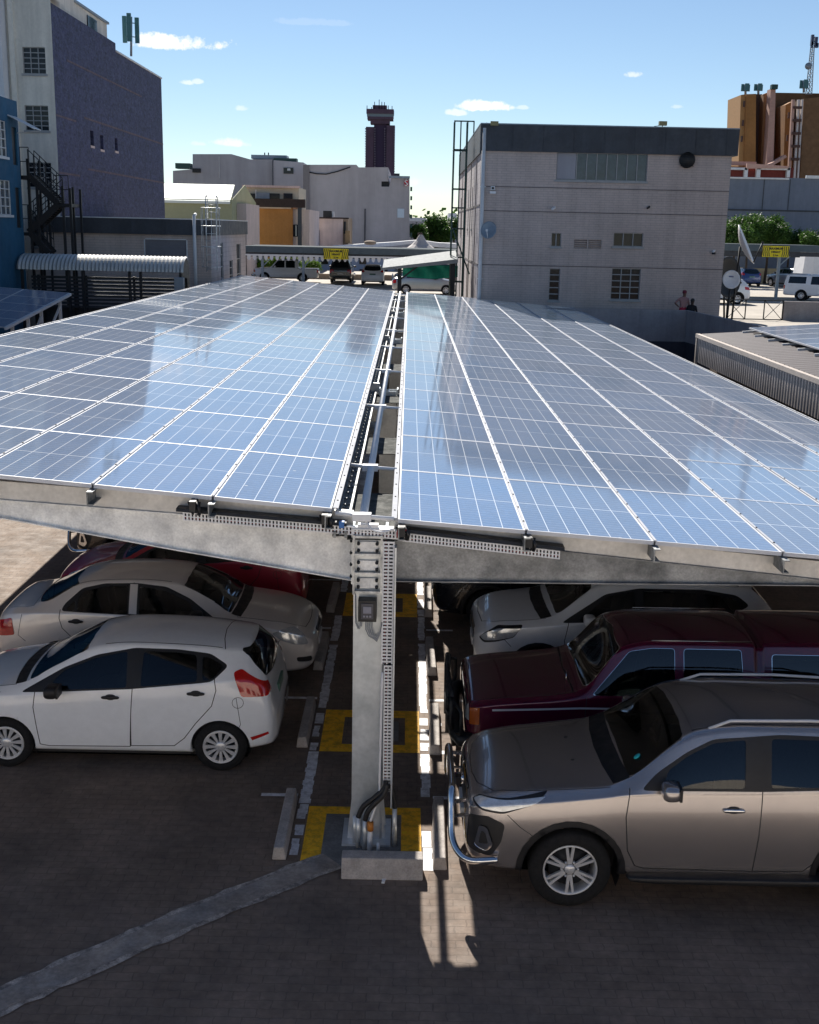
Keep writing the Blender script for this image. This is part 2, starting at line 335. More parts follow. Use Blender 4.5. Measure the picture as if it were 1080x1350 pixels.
def window(root, fn, a, b_, c, d, nx, nz, fm, pm, bar=.05, depth=.1, sill=True):
    """frame bars in an opening and a pane set behind them"""
    mb = MB()
    def bx(u0, u1, z0, z1, d0, d1):
        mb.hexa([fn(u0, z0, d0), fn(u1, z0, d0), fn(u1, z0, d1), fn(u0, z0, d1), fn(u0, z1, d0), fn(u1, z1, d0), fn(u1, z1, d1), fn(u0, z1, d1)])
    e = .002
    for i in range(nx + 1):
        u = a + (b_ - a) * i / nx; w = bar if i in (0, nx) else bar * .7
        bx(max(a + e, u - w / 2), min(b_ - e, u + w / 2), c + e, d - e, depth - .06, depth - .01)
    for j in range(nz + 1):
        z = c + (d - c) * j / nz; w = bar if j in (0, nz) else bar * .7
        bx(a + e, b_ - e, max(c + e, z - w / 2), min(d - e, z + w / 2), depth - .055, depth - .015)
    if sill: bx(a - .06, b_ + .06, c - .09, c - .004, -.06, .03)
    f = mb.build('window', fm, root)
    p = MB(); p.quad([fn(a, c, depth), fn(b_, c, depth), fn(b_, d, depth), fn(a, d, depth)]); p.build('pane', pm, f)
    return f
# ------------------------------------------------------------------ vehicles
def pchip(xs, ys, xq):
    xs = np.asarray(xs, float); ys = np.asarray(ys, float); h = np.diff(xs); d = np.diff(ys) / h; n = len(xs); m = np.zeros(n)
    for i in range(1, n - 1):
        if d[i - 1] * d[i] > 0:
            w1 = 2 * h[i] + h[i - 1]; w2 = h[i] + 2 * h[i - 1]; m[i] = (w1 + w2) / (w1 / d[i - 1] + w2 / d[i])
    m[0] = d[0]; m[-1] = d[-1]
    k = np.clip(np.searchsorted(xs, xq) - 1, 0, n - 2); t = (xq - xs[k]) / h[k]
    return (2 * t**3 - 3 * t**2 + 1) * ys[k] + (t**3 - 2 * t**2 + t) * h[k] * m[k] + (-2 * t**3 + 3 * t**2) * ys[k + 1] + (t**3 - t**2) * h[k] * m[k + 1]
def section(q, fine):
    x, zb, w0, w1, z1, ws, zs, wg, zg, zt = q
    low = [(w0, zb), (w0 + (w1 - w0) * .75, zb + .05), (w1 * .992, zb + (z1 - zb) * .45), (w1, z1), (w1 + (ws - w1) * .35, z1 + (zs - z1) * .62), (ws, zs)]
    def cr(P, k):
        o = []
        for i in range(len(P) - 1):
            p0 = P[max(i - 1, 0)]; p1 = P[i]; p2 = P[i + 1]; p3 = P[min(i + 2, len(P) - 1)]
            for j in range(k):
                t = j / k
                o.append(tuple(.5 * (2 * p1[c] + (p2[c] - p0[c]) * t + (2 * p0[c] - 5 * p1[c] + 4 * p2[c] - p3[c]) * t * t + (3 * p1[c] - p0[c] - 3 * p2[c] + p3[c]) * t**3) for c in (0, 1)))
        o.append(P[-1]); return o
    pts = [(0, zb), (w0 * .5, zb)] + cr(low, 4 if fine else 2)
    # shoulder fillet, side glass with a slight bulge, roof rail fillet, roof
    bul = .012
    for t in ((.03, .1, .25, .45, .65, .83, .94) if fine else (.1, .5, .9)):
        pts.append((ws + (wg - ws) * t + bul * math.sin(math.pi * t), zs + (zg - zs) * t))
    zr = zt - zg
    n = 9 if fine else 5
    for i in range(n + 1):
        a = i / n; yy = wg * (1 - a); pts.append((yy, zg + zr * (1 - (1 - a) ** 2.4)))
    return [(x, y, z) for y, z in pts]
def inpoly(poly, u, v):
    r = False; n = len(poly); j = n - 1
    for i in range(n):
        if (poly[i][1] > v) != (poly[j][1] > v) and u < (poly[j][0] - poly[i][0]) * (v - poly[i][1]) / (poly[j][1] - poly[i][1]) + poly[i][0]: r = not r
        j = i
    return r
def rounded(poly, r=.04, k=3):
    o = []; n = len(poly)
    for i in range(n):
        p = Vector(poly[i]); a = Vector(poly[i - 1]); b_ = Vector(poly[(i + 1) % n]); da = (a - p); db = (b_ - p)
        ra = min(r, da.length * .45); rb = min(r, db.length * .45); A = p + da.normalized() * ra; B = p + db.normalized() * rb
        for j in range(k + 1):
            t = j / k; o.append(tuple(A * (1 - t) ** 2 + p * 2 * t * (1 - t) + B * t * t))
    return o
def GL(fine): return M['cglass'] if fine else M['glass']
class Car:
    def __init__(s, name, label, st, fine=True, L=None, group=None, cat='car'):
        s.fine = fine; s.bm = bmesh.new(); s.pl = s.bm.faces.layers.int.new('part'); s.parts = {}; s.mats = []; s.st = st
        S = np.array(st, float); S[:, 0] = S[:, 0]
        t = [0]
        for i in range(1, len(S)):
            d = S[i] - S[i - 1]; t.append(t[-1] + math.sqrt(d[0]**2 + d[9]**2 + d[5]**2 + .3 * d[1]**2) + 1e-4)
        N = int(t[-1] / (.045 if fine else .12)); tq = np.linspace(0, t[-1], N + 1)
        Q = np.stack([pchip(t, S[:, c], tq) for c in range(10)], 1); s.Q = Q
        rings = []
        for q in Q:
            sec = section(q, fine); ring = sec + [(x, -y, z) for x, y, z in sec[-2:0:-1]]
            rings.append([s.bm.verts.new(p) for p in ring])
        n = len(rings[0]); half = len(sec)
        for a, b_ in zip(rings, rings[1:]):
            for k in range(n): s.bm.faces.new((a[k], a[(k + 1) % n], b_[(k + 1) % n], b_[k]))
        for r, fl in ((rings[0], 0), (rings[-1], 1)):
            for k in range(half - 1):
                l0, l1 = r[k], r[k + 1]; r0, r1 = r[(n - k) % n], r[(n - k - 1) % n]
                vs = []
                for v in (l0, l1, r1, r0):
                    if v not in vs: vs.append(v)
                if len(vs) > 2: s.bm.faces.new(vs if fl == 0 else vs[::-1])
        bmesh.ops.recalc_face_normals(s.bm, faces=s.bm.faces)
        s.bm.normal_update(); s.L = Q[-1][0]; s.n = 1
        s.root = bpy.data.objects.new(name, None); C.objects.link(s.root); s.root['label'] = label; s.root['category'] = cat
        if group: s.root['group'] = group
        WL[s.root.name] = Vector((0, 0, 0)); s.bvh = None
    def ray(s, x, z, sd):      # outermost surface point on side sd at x, z
        from mathutils.bvhtree import BVHTree
        if s.bvh is None: s.bvh = BVHTree.FromBMesh(s.bm)
        h = s.bvh.ray_cast(Vector((x, sd * 3, z)), Vector((0, -sd, 0)))
        return h[0] if h[0] else Vector((x, sd * .8, z))
    def rayx(s, y, z, front=True):
        from mathutils.bvhtree import BVHTree
        if s.bvh is None: s.bvh = BVHTree.FromBMesh(s.bm)
        h = s.bvh.ray_cast(Vector((-2 if front else 9, y, z)), Vector((1 if front else -1, 0, 0)))
        return h[0] if h[0] else Vector((0 if front else s.L, y, z))
    def rayz(s, x, y):
        from mathutils.bvhtree import BVHTree
        if s.bvh is None: s.bvh = BVHTree.FromBMesh(s.bm)
        h = s.bvh.ray_cast(Vector((x, y, 5)), Vector((0, 0, -1))); return h[0] if h[0] else Vector((x, y, 1))
    def cut(s, poly, view, cond=None, thr=.12, part=None, delete=False):
        """cut the outline of poly into the skin as seen from `view`; returns the faces inside"""
        n = {'L': Vector((0, -1, 0)), 'R': Vector((0, 1, 0)), 'F': Vector((-1, 0, 0)), 'B': Vector((1, 0, 0)), 'T': Vector((0, 0, 1))}[view]
        U, V = {'L': (0, 2), 'R': (0, 2), 'F': (1, 2), 'B': (1, 2), 'T': (0, 1)}[view]
        lo = (min(p[0] for p in poly), min(p[1] for p in poly)); hi = (max(p[0] for p in poly), max(p[1] for p in poly))
        def bb(f):
            us = [v.co[U] for v in f.verts]; vs = [v.co[V] for v in f.verts]; return min(us), max(us), min(vs), max(vs)
        def ok(f):
            if f.normal.dot(n) < thr: return False
            if cond and not cond(f.calc_center_median()): return False
            a, b_, c, d = bb(f); return b_ > lo[0] and a < hi[0] and d > lo[1] and c < hi[1]
        cand = [f for f in s.bm.faces if ok(f)]
        for i in range(len(poly)):
            a = poly[i]; b_ = poly[(i + 1) % len(poly)]
            if abs(a[0] - b_[0]) + abs(a[1] - b_[1]) < 1e-5: continue
            e0 = min(a[0], b_[0]) - 1e-3, max(a[0], b_[0]) + 1e-3, min(a[1], b_[1]) - 1e-3, max(a[1], b_[1]) + 1e-3
            near = []; rest = []
            for f in cand:
                x0, x1, y0, y1 = bb(f); (near if x1 > e0[0] and x0 < e0[1] and y1 > e0[2] and y0 < e0[3] else rest).append(f)
            if not near: continue
            A = Vector((0, 0, 0)); A[U] = a[0]; A[V] = a[1]; B = Vector((0, 0, 0)); B[U] = b_[0]; B[V] = b_[1]
            pn = (B - A).cross(n).normalized()
            geom = list({e for f in near for e in f.edges}) + near + list({v for f in near for v in f.verts})
            r = bmesh.ops.bisect_plane(s.bm, geom=geom, dist=1e-5, plane_co=A, plane_no=pn)
            nf = [g for g in r['geom'] if isinstance(g, bmesh.types.BMFace)]
            cand = rest + [f for f in nf]
        for f in cand: f.normal_update()
        ins = []
        for f in cand:
            if not f.is_valid: continue
            c = f.calc_center_median()
            if inpoly(poly, c[U], c[V]) and f.normal.dot(n) > thr * .6: ins.append(f)
        if part is not None:
            for f in ins: f[s.pl] = part
        if delete: bmesh.ops.delete(s.bm, geom=ins, context='FACES')
        return ins
    def newpart(s, name, m, inset=0.0, parent=None, label=None):
        k = s.n; s.n += 1; s.parts[k] = (name, m, inset, parent, label); return k
    def seam(s, pts, view, k, w=.010, cond=None):
        for a, b_ in zip(pts, pts[1:]):
            d = Vector((b_[0] - a[0], b_[1] - a[1])); 
            if d.length < 1e-4: continue
            d.normalize(); q = Vector((-d.y, d.x)) * w / 2; e = d * w * .3
            s.cut([(a[0] + q.x - e.x, a[1] + q.y - e.y), (b_[0] + q.x + e.x, b_[1] + q.y + e.y), (b_[0] - q.x + e.x, b_[1] - q.y + e.y), (a[0] - q.x - e.x, a[1] - q.y - e.y)], view, cond, part=k)
    def arch(s, cx, r, cz, W):
        for sd, vw in ((-1, 'L'), (1, 'R')):
            n = 36 if s.fine else 14; circ = [(cx + r * math.cos(2 * math.pi * i / n), cz + r * math.sin(2 * math.pi * i / n)) for i in range(n)]
            before = set(e for e in s.bm.edges if e.is_boundary)
            s.cut(circ, vw, cond=lambda c: c.y * sd > W * .33, thr=-.3, delete=True)
            be = [e for e in s.bm.edges if e.is_boundary and e not in before]
            r_ = bmesh.ops.extrude_edge_only(s.bm, edges=be)
            for v in [g for g in r_['geom'] if isinstance(g, bmesh.types.BMVert)]: v.co.y -= sd * .09
    def finish(s, body_m, well, W):
        """split the skin into the body and its parts; well = list of (x, z, radius)"""
        s.bm.normal_update(); s.objs = {}
        groups = {}
        for f in s.bm.faces: groups.setdefault(f[s.pl], []).append(f)
        s.smats = [body_m]
        bodyf = groups.pop(0, [])
        def mk(name, faces, mts, midx, inset, parent):
            vs = {}; co = []; fs = []; no = {}
            for f in faces:
                for v in f.verts: no[v] = no.get(v, Vector((0, 0, 0))) + f.normal
            for f in faces:
                q = []
                for v in f.verts:
                    if v not in vs:
                        vs[v] = len(co); nn = no[v]; nn = nn.normalized() if nn.length > 0 else nn; co.append(tuple(v.co - nn * inset))
                    q.append(vs[v])
                fs.append(q)
            me = bpy.data.meshes.new(name); me.from_pydata(co, [], fs)
            for m_ in mts: me.materials.append(m_)
            me.polygons.foreach_set('material_index', midx); me.polygons.foreach_set('use_smooth', [True] * len(fs)); me.update()
            o = bpy.data.objects.new(name, me); C.objects.link(o); par(o, parent); return o
        # seams (parent None and name 'seam') stay in the body mesh
        mts = [body_m]; idx = [0] * len(bodyf); allf = list(bodyf)
        for k, g in list(groups.items()):
            nm = s.parts[k]
            if nm[0] == 'body': mts.append(nm[1]); allf += g; idx += [len(mts) - 1] * len(g); groups.pop(k)
        s.body = mk('body', allf, mts, idx, 0, s.root)
        todo = sorted(groups)
        for k in todo:
            nm, m_, ins, pa, lb = s.parts[k]
            p = s.root if pa is None else s.objs.get(pa, s.root)
            o = mk(nm, groups[k], [m_] if m_ else [body_m], [0] * len(groups[k]), ins, p); s.objs[k] = o
            if lb: o['label'] = lb
        mb = MB()
        for (x, z, r) in well:
            for sd in (-1, 1):
                n = 20; pts0 = []; pts1 = []
                for i in range(n + 1):
                    a = math.pi * (-.12 + 1.24 * i / n); pts0.append((x + (r + .012) * math.cos(a), sd * (W / 2 - .05), z + (r + .012) * math.sin(a))); pts1.append((pts0[-1][0], sd * (W / 2 - .36), pts0[-1][2]))
                mb.add(pts0 + pts1, [(i, i + 1, n + 2 + i, n + 1 + i) for i in range(n)], 0, True)
                mb.add(pts1, [list(range(n + 1))])
        mb.build('wheel_arch_liner', M['black'], s.root)
        s.bm.free()
    def tree_move(s, loc, rotz): s.root.location = loc; s.root.rotation_euler = (0, 0, rotz)
def blob(mb, c, sz, p=2.6, mi=0, n=14, tilt=None):
    vs = []; fs = []
    def sg(v, e): return math.copysign(abs(v) ** (2 / e), v)
    for i in range(n + 1):
        a = -math.pi / 2 + math.pi * i / n
        for j in range(2 * n):
            b_ = math.pi * j / n; q = Vector((sz[0] * sg(math.cos(a), p) * sg(math.cos(b_), p), sz[1] * sg(math.cos(a), p) * sg(math.sin(b_), p), sz[2] * sg(math.sin(a), p)))
            if tilt: q = tilt @ q
            vs.append(q + Vector(c))
    for i in range(n):
        for j in range(2 * n): fs.append((i * 2 * n + j, i * 2 * n + (j + 1) % (2 * n), (i + 1) * 2 * n + (j + 1) % (2 * n), (i + 1) * 2 * n + j))
    mb.add(vs, fs, mi, True)
WHEELS = {}
def make_wheel(R, w, rr, style, rm='rim'):
    """hub (part) with tyre and rim (sub-parts); outer face towards -y"""
    key = (R, w, rr, style, rm)
    if key in WHEELS: return WHEELS[key]
    def lathe(prof, n=40, mi=0, mb=None):
        mb = mb or MB(); vs = []; fs = []
        for i in range(n):
            a = 2 * math.pi * i / n
            for (y, r) in prof: vs.append((r * math.cos(a), y, r * math.sin(a)))
        k = len(prof)
        for i in range(n):
            for j in range(k - 1): fs.append((i * k + j, i * k + j + 1, ((i + 1) % n) * k + j + 1, ((i + 1) % n) * k + j))
        mb.add(vs, fs, mi, True); return mb
    ty = lathe([(-w * .40, rr), (-w * .5, rr + .02), (-w * .5, rr + (R - rr) * .55), (-w * .44, R - .02), (-w * .34, R), (0, R + .003), (w * .34, R), (w * .44, R - .02), (w * .5, rr + .03), (w * .4, rr)])
    mr = lathe([(-w * .40, rr + .002), (-w * .45, rr - .004), (-w * .43, rr - .016), (-w * .30, rr - .022), (w * .3, rr - .03)])
    def spoke(a, r1, r2, w1, w2, y1, y2, th=.02):
        ca, sa = math.cos(a), math.sin(a); P = []
        for yy in (0, th):
            for (r, ww, y) in ((r1, -w1, y1), (r1, w1, y1), (r2, w2, y2), (r2, -w2, y2)): P.append((r * ca - ww * sa, y + yy, r * sa + ww * ca))
        mr.hexa(P)
    f = -w * .42
    if style == 'cap12':
        for i in range(12): spoke(2 * math.pi * i / 12, rr * .28, rr * .93, .012, .026, f + .012, f + .004, .015)
        lathe([(f + .0, 0.001), (f + .002, rr * .2), (f + .02, rr * .34), (f + .04, rr * .34)], 24, 0, mr)
        lathe([(f + .004, rr - .03), (f - .002, rr - .012), (f + .02, rr - .004)], 40, 0, mr)
    elif style == 'twin6':
        for i in range(6):
            for d in (-.13, .13): spoke(2 * math.pi * i / 6 + math.pi / 2 + d, rr * .22, rr * .96, .014, .012, f + .02, f + .006, .03)
        lathe([(f + .004, 0.001), (f + .005, rr * .17), (f + .02, rr * .2), (f + .04, rr * .2)], 24, 0, mr)
        for i in range(6):
            a = 2 * math.pi * (i + .5) / 6 + math.pi / 2; mr.tube([(rr * .3 * math.cos(a), f + .012, rr * .3 * math.sin(a)), (rr * .3 * math.cos(a), f + .04, rr * .3 * math.sin(a))], .011, 8)
    else:
        for i in range(5): spoke(2 * math.pi * i / 5 + .3, rr * .2, rr * .96, .035, .022, f + .025, f + .006, .03)
        for i in range(5): spoke(2 * math.pi * (i + .5) / 5 + .3, rr * .3, rr * .96, .012, .016, f + .03, f + .008, .02)
        lathe([(f + .01, 0.001), (f + .012, rr * .2), (f + .04, rr * .24)], 24, 0, mr)
    hb = lathe([(-w * .12, 0.001), (-w * .12, rr * .75), (w * .1, rr * .75)], 24)
    WHEELS[key] = (hb, ty, mr, rm, {}); return WHEELS[key]
def add_wheels(car, xs, R, w, rr, half, style, rm='rim', dz=0):
    hb, ty, mr, rmat, cache = make_wheel(R, w, rr, style, rm)
    for x in xs:
        for sd in (-1, 1):
            if not cache:
                h = hb.build('wheel', M['dark']); t = ty.build('tyre', M['rubber'], h); r = mr.build('rim', M[rmat], h); cache['h'] = h
                h2 = h
            else: h2 = copy_tree(cache['h'])
            par(h2, car.root); h2.location = (x, sd * (half - w / 2), R + dz); h2.rotation_euler = (0, random.uniform(0, 6), 0 if sd < 0 else math.pi)
def mirrored(car, poly, cond=None, **k): return [(v, poly) for v in ('L', 'R')]
def common_bits(car, body_m, mir, hand=(), plates=(), chrome_handle=False, mirror_m=None):
    for sd in (-1, 1):
        if mir:
            x, z = mir; p = car.ray(x, z - .04, sd); mb = MB()
            blob(mb, (p.x + .01, p.y + sd * .14, z + .03), (.085, .115, .075), 3.2, 0, 10); mb.bar((p.x + .03, p.y - sd * .01, z - .02), (p.x + .02, p.y + sd * .08, z - .0), .05, .03, 1)
            mb.box(p.x + .075, p.x + .098, *sorted((p.y + sd * .05, p.y + sd * .235)), z - .03, z + .09, 1)
            mb.build('mirror', [mirror_m or body_m, M['black']], car.root)
        for (x, z) in hand:
            p = car.ray(x, z, sd); mb = MB(); blob(mb, (x, p.y + sd * .018, z), (.105, .016, .020), 3, 0, 8); blob(mb, (x, p.y + sd * .004, z), (.062, .010, .036), 2.2, 1, 8)
            mb.build('door_handle', [M['chrome'] if chrome_handle == 1 else (M['black'] if chrome_handle == 0 else body_m), M['black']], car.root)
    for (x, z, front, col) in plates:
        p = car.rayx(0, z, front); mb = MB(); sx = -1 if front else 1
        mb.box(*sorted((p.x - sx * .02, p.x + sx * .016)), -.22, .22, z - .055, z + .055); mb.build('number_plate', col, car.root)
def interior(c, xd, xf, xr, zf, zb, hw):
    """dark cabin tub, dashboard, wheel and seats seen through the glass"""
    mb = MB(); mb.box(xd - .1, xr + .75, -hw, hw, zf - .3, zf - .28)
    for sd in (-1, 1): mb.box(xd - .1, xr + .75, *sorted((sd * hw, sd * (hw - .02))), zf - .3, zb - .04)
    mb.box(xr + .73, xr + .75, -hw, hw, zf - .3, zb - .02); blob(mb, (xd + .12, 0, zb - .10), (.28, hw - .02, .12), 4, 0, 10)
    mb.build('cabin', mat('cabin_trim', (.035, .035, .038), .7, var=.1), c.root)
    st_ = mat('seat_cloth', (.075, .075, .08), .85, var=.15, scale=20)
    for x, ys in ((xf, (-.37, .37)), (xr, (-.40, 0, .40))):
        for y in ys:
            mb = MB(); w = .24 if x == xf else .22; blob(mb, (x - .12, y, zf + .12), (.27, w, .10), 3.5, 0, 8); blob(mb, (x + .17, y, zf + .42), (.09, w, .33), 3.2, 0, 8, Matrix.Rotation(-.22, 3, 'Y').inverted()); blob(mb, (x + .27, y, zf + .80), (.055, .13, .09), 2.8, 0, 8); mb.build('seat', st_, c.root)
    mb = MB(); n = 20; y = .37; cx, cz = xd + .42, zb + .0; P = [(cx + .08 * math.sin(a) * .5, y + .18 * math.cos(a), cz + .17 * math.sin(a)) for a in [2 * math.pi * k / n for k in range(n + 1)]]; mb.tube(P, .013, 6); mb.tube([(cx, y, cz), (cx - .25, y, cz - .08)], .03, 6); mb.bar((cx, y - .17, cz), (cx, y + .17, cz), .03, .02); mb.build('steering_wheel', M['black'], c.root)
    mb = MB(); mb.bar((xd + .55, -.10, zb + .40), (xd + .55, .10, zb + .40), .02, .06); mb.build('rear_view_mirror', M['black'], c.root)
WS = {}
def build_hatch(name, label, pm, fine=True, group=None, wstyle='cap12', W=1.72):
    k = W / 1.72
    st = [[0.00, .40, .45, .52, .50, .50, .60, .42, .63, .66], [.05, .32, .60, .66, .50, .64, .68, .52, .72, .75], [.18, .25, .68, .77, .50, .74, .76, .60, .81, .85], [.40, .22, .72, .83, .52, .79, .83, .66, .89, .94],
          [.75, .20, .74, .855, .55, .815, .885, .69, .955, 1.0], [.98, .2, .74, .86, .55, .82, .90, .70, .99, 1.04], [1.4, .2, .745, .86, .55, .82, .93, .645, 1.20, 1.26], [1.85, .2, .745, .86, .55, .82, .965, .565, 1.395, 1.45],
          [2.3, .2, .745, .86, .55, .82, 1.0, .555, 1.44, 1.49], [3.0, .2, .745, .86, .56, .82, 1.06, .545, 1.42, 1.475], [3.35, .21, .74, .86, .58, .81, 1.11, .53, 1.39, 1.455], [3.60, .25, .72, .85, .6, .78, 1.12, .50, 1.36, 1.435],
          [3.66, .26, .72, .845, .6, .77, 1.11, .53, 1.30, 1.36], [3.80, .28, .70, .82, .6, .74, 1.03, .60, 1.12, 1.16], [3.86, .29, .68, .80, .6, .72, .95, .60, 1.0, 1.03], [3.90, .30, .66, .77, .58, .70, .80, .6, .84, .86], [3.95, .34, .56, .66, .52, .60, .62, .5, .66, .68]]
    st = [[a[0], a[1], a[2] * k, a[3] * k, a[4], a[5] * k, a[6], a[7] * k, a[8], a[9]] for a in st]
    c = Car(name, label, st, fine, group=group)
    trim = [c.newpart('window_trim', M['black'], .003) for _ in (0, 1)]
    dlo = rounded([(1.02, .925), (1.45, .945), (2.28, .995), (3.04, 1.075), (3.22, 1.10), (3.40, 1.25), (3.18, 1.36), (2.8, 1.40), (2.3, 1.41), (1.87, 1.33), (1.5, 1.19)], .05)
    for i, v in enumerate('LR'): c.cut(dlo, v, cond=lambda q: q.z > .88, thr=.35, part=trim[i])
    if fine:
        seam = c.newpart('body', M['black'])
        doors = [[(1.19, .945), (1.17, .76), (1.23, .31), (1.33, .29), (2.27, .30), (2.29, .7), (2.31, 1.0)], [(2.31, 1.0), (2.29, .7), (2.28, .31), (2.78, .32), (2.90, .42), (3.03, .60), (3.22, .82), (3.27, 1.0), (3.25, 1.13)]]
        for v in 'LR':
            for d in doors: c.seam(d, v, seam, cond=lambda q: abs(q.y) > .5)
            c.seam([(3.50, .92), (3.55, .60), (3.50, .50)], v, seam, .007, cond=lambda q: abs(q.y) > .5)
            c.seam([(.42, .80), (.55, .62), (.50, .55)], v, seam, .007, cond=lambda q: abs(q.y) > .5)
            c.seam([(3.52 + .065 * math.cos(t * math.pi / 6), .86 + .065 * math.sin(t * math.pi / 6)) for t in range(13)], v, seam, .006, cond=lambda q: abs(q.y) > .5)
            for d in doors:
                kk = c.newpart('door', None); n = 'L' if v == 'L' else 'R'
                for f in c.bm.faces:
                    if f[c.pl] == 0:
                        q = f.calc_center_median()
                        if q.y * (-1 if v == 'L' else 1) > .5 and inpoly(d + [(d[-1][0], 1.2), (d[0][0], 1.0)] if False else d, q.x, q.z): f[c.pl] = kk
        for yy in (-.50, .50): c.seam([(x, yy * (1 - .0 * x)) for x in (1.95, 2.4, 2.9, 3.3)], 'T', seam, .012)
        c.seam([(3.34, -.52), (3.30, -.3), (3.28, 0), (3.30, .3), (3.34, .52)], 'T', seam, .010)
        for sd in (-1, 1): c.seam([(.20, sd * .60), (.5, sd * .68), (.95, sd * .70)], 'T', seam, .008)
    panes = [[(1.30, .955), (1.50, 1.16), (1.87, 1.30), (2.22, 1.375), (2.24, 1.012)], [(2.40, 1.025), (2.41, 1.38), (2.8, 1.37), (3.02, 1.345), (3.05, 1.095)], [(3.11, 1.105), (3.09, 1.335), (3.17, 1.325), (3.35, 1.245), (3.22, 1.125)]]
    for v in 'LR':
        for p in panes: c.cut(rounded(p, .035), v, cond=lambda q: q.z > .9, thr=.35, part=c.newpart('side_window', GL(fine), .007))
    c.cut(rounded([(-.70 * k, 1.035), (-.4, 1.06), (0, 1.07), (.4, 1.06), (.70 * k, 1.035), (.58 * k, 1.37), (.3, 1.415), (0, 1.425), (-.3, 1.415), (-.58 * k, 1.37)], .05), 'F', cond=lambda q: .9 < q.x < 1.95, thr=.2, part=c.newpart('windscreen', GL(fine), .004))
    c.cut([(.93, -.69 * k), (.89, -.4), (.87, 0), (.89, .4), (.93, .69 * k), (1.06, .69 * k), (1.03, .4), (1.02, 0), (1.03, -.4), (1.06, -.69 * k)], 'T', cond=lambda q: q.z > .9, thr=.2, part=c.newpart('wiper_cowl', M['black'], .006))
    c.cut(rounded([(-.50, 1.39), (.50, 1.39), (.60, 1.22), (.60, 1.10), (.3, 1.055), (0, 1.04), (-.3, 1.055), (-.60, 1.10), (-.60, 1.22)], .05), 'B', cond=lambda q: q.x > 3.55, thr=.15, part=c.newpart('rear_window', GL(fine), .006))
    tail = rounded([(3.46, 1.19), (3.56, .93), (3.86, .92), (3.90, 1.02), (3.72, 1.12), (3.55, 1.22)], .03)
    head = rounded([(.16, .70), (.30, .68), (.62, .80), (.80, .92), (.55, .90), (.25, .80)], .03)
    for v in 'LR':
        c.cut(tail, v, thr=.05, cond=lambda q: abs(q.y) > .45, part=c.newpart('tail_light', M['red'], -.006))
        c.cut(head, v, thr=.05, cond=lambda q: abs(q.y) > .35, part=c.newpart('headlight', M['lamp'], -.004))
        c.cut([(3.66, .44), (3.86, .50), (3.87, .47), (3.68, .40)], v, thr=.05, part=c.newpart('reflector', M['red'], -.004))
    c.cut(rounded([(-.48, .58), (.48, .58), (.42, .34), (-.42, .34)], .05), 'F', thr=.2, part=c.newpart('grille', M['black'], .01))
    for x in (.83, 3.31): c.arch(x, .345, .30, W)
    c.ray(1, 1, 1)
    common_bits(c, pm, (1.42, .98), [(2.06, .90), (3.04, .965)] if fine else [], [(3.9, .80, False, mat('plate_green', (.10, .22, .16), .4)), (0, .46, True, M['offw'])], 0, M['black'])
    if fine: interior(c, 1.15, 1.95, 2.85, .42, .95, .68)
    c.finish(pm, [(.83, .30, .345), (3.31, .30, .345)], W)
    add_wheels(c, (.83, 3.31), .302, .195, .205, W / 2 - .015, wstyle)
    return c
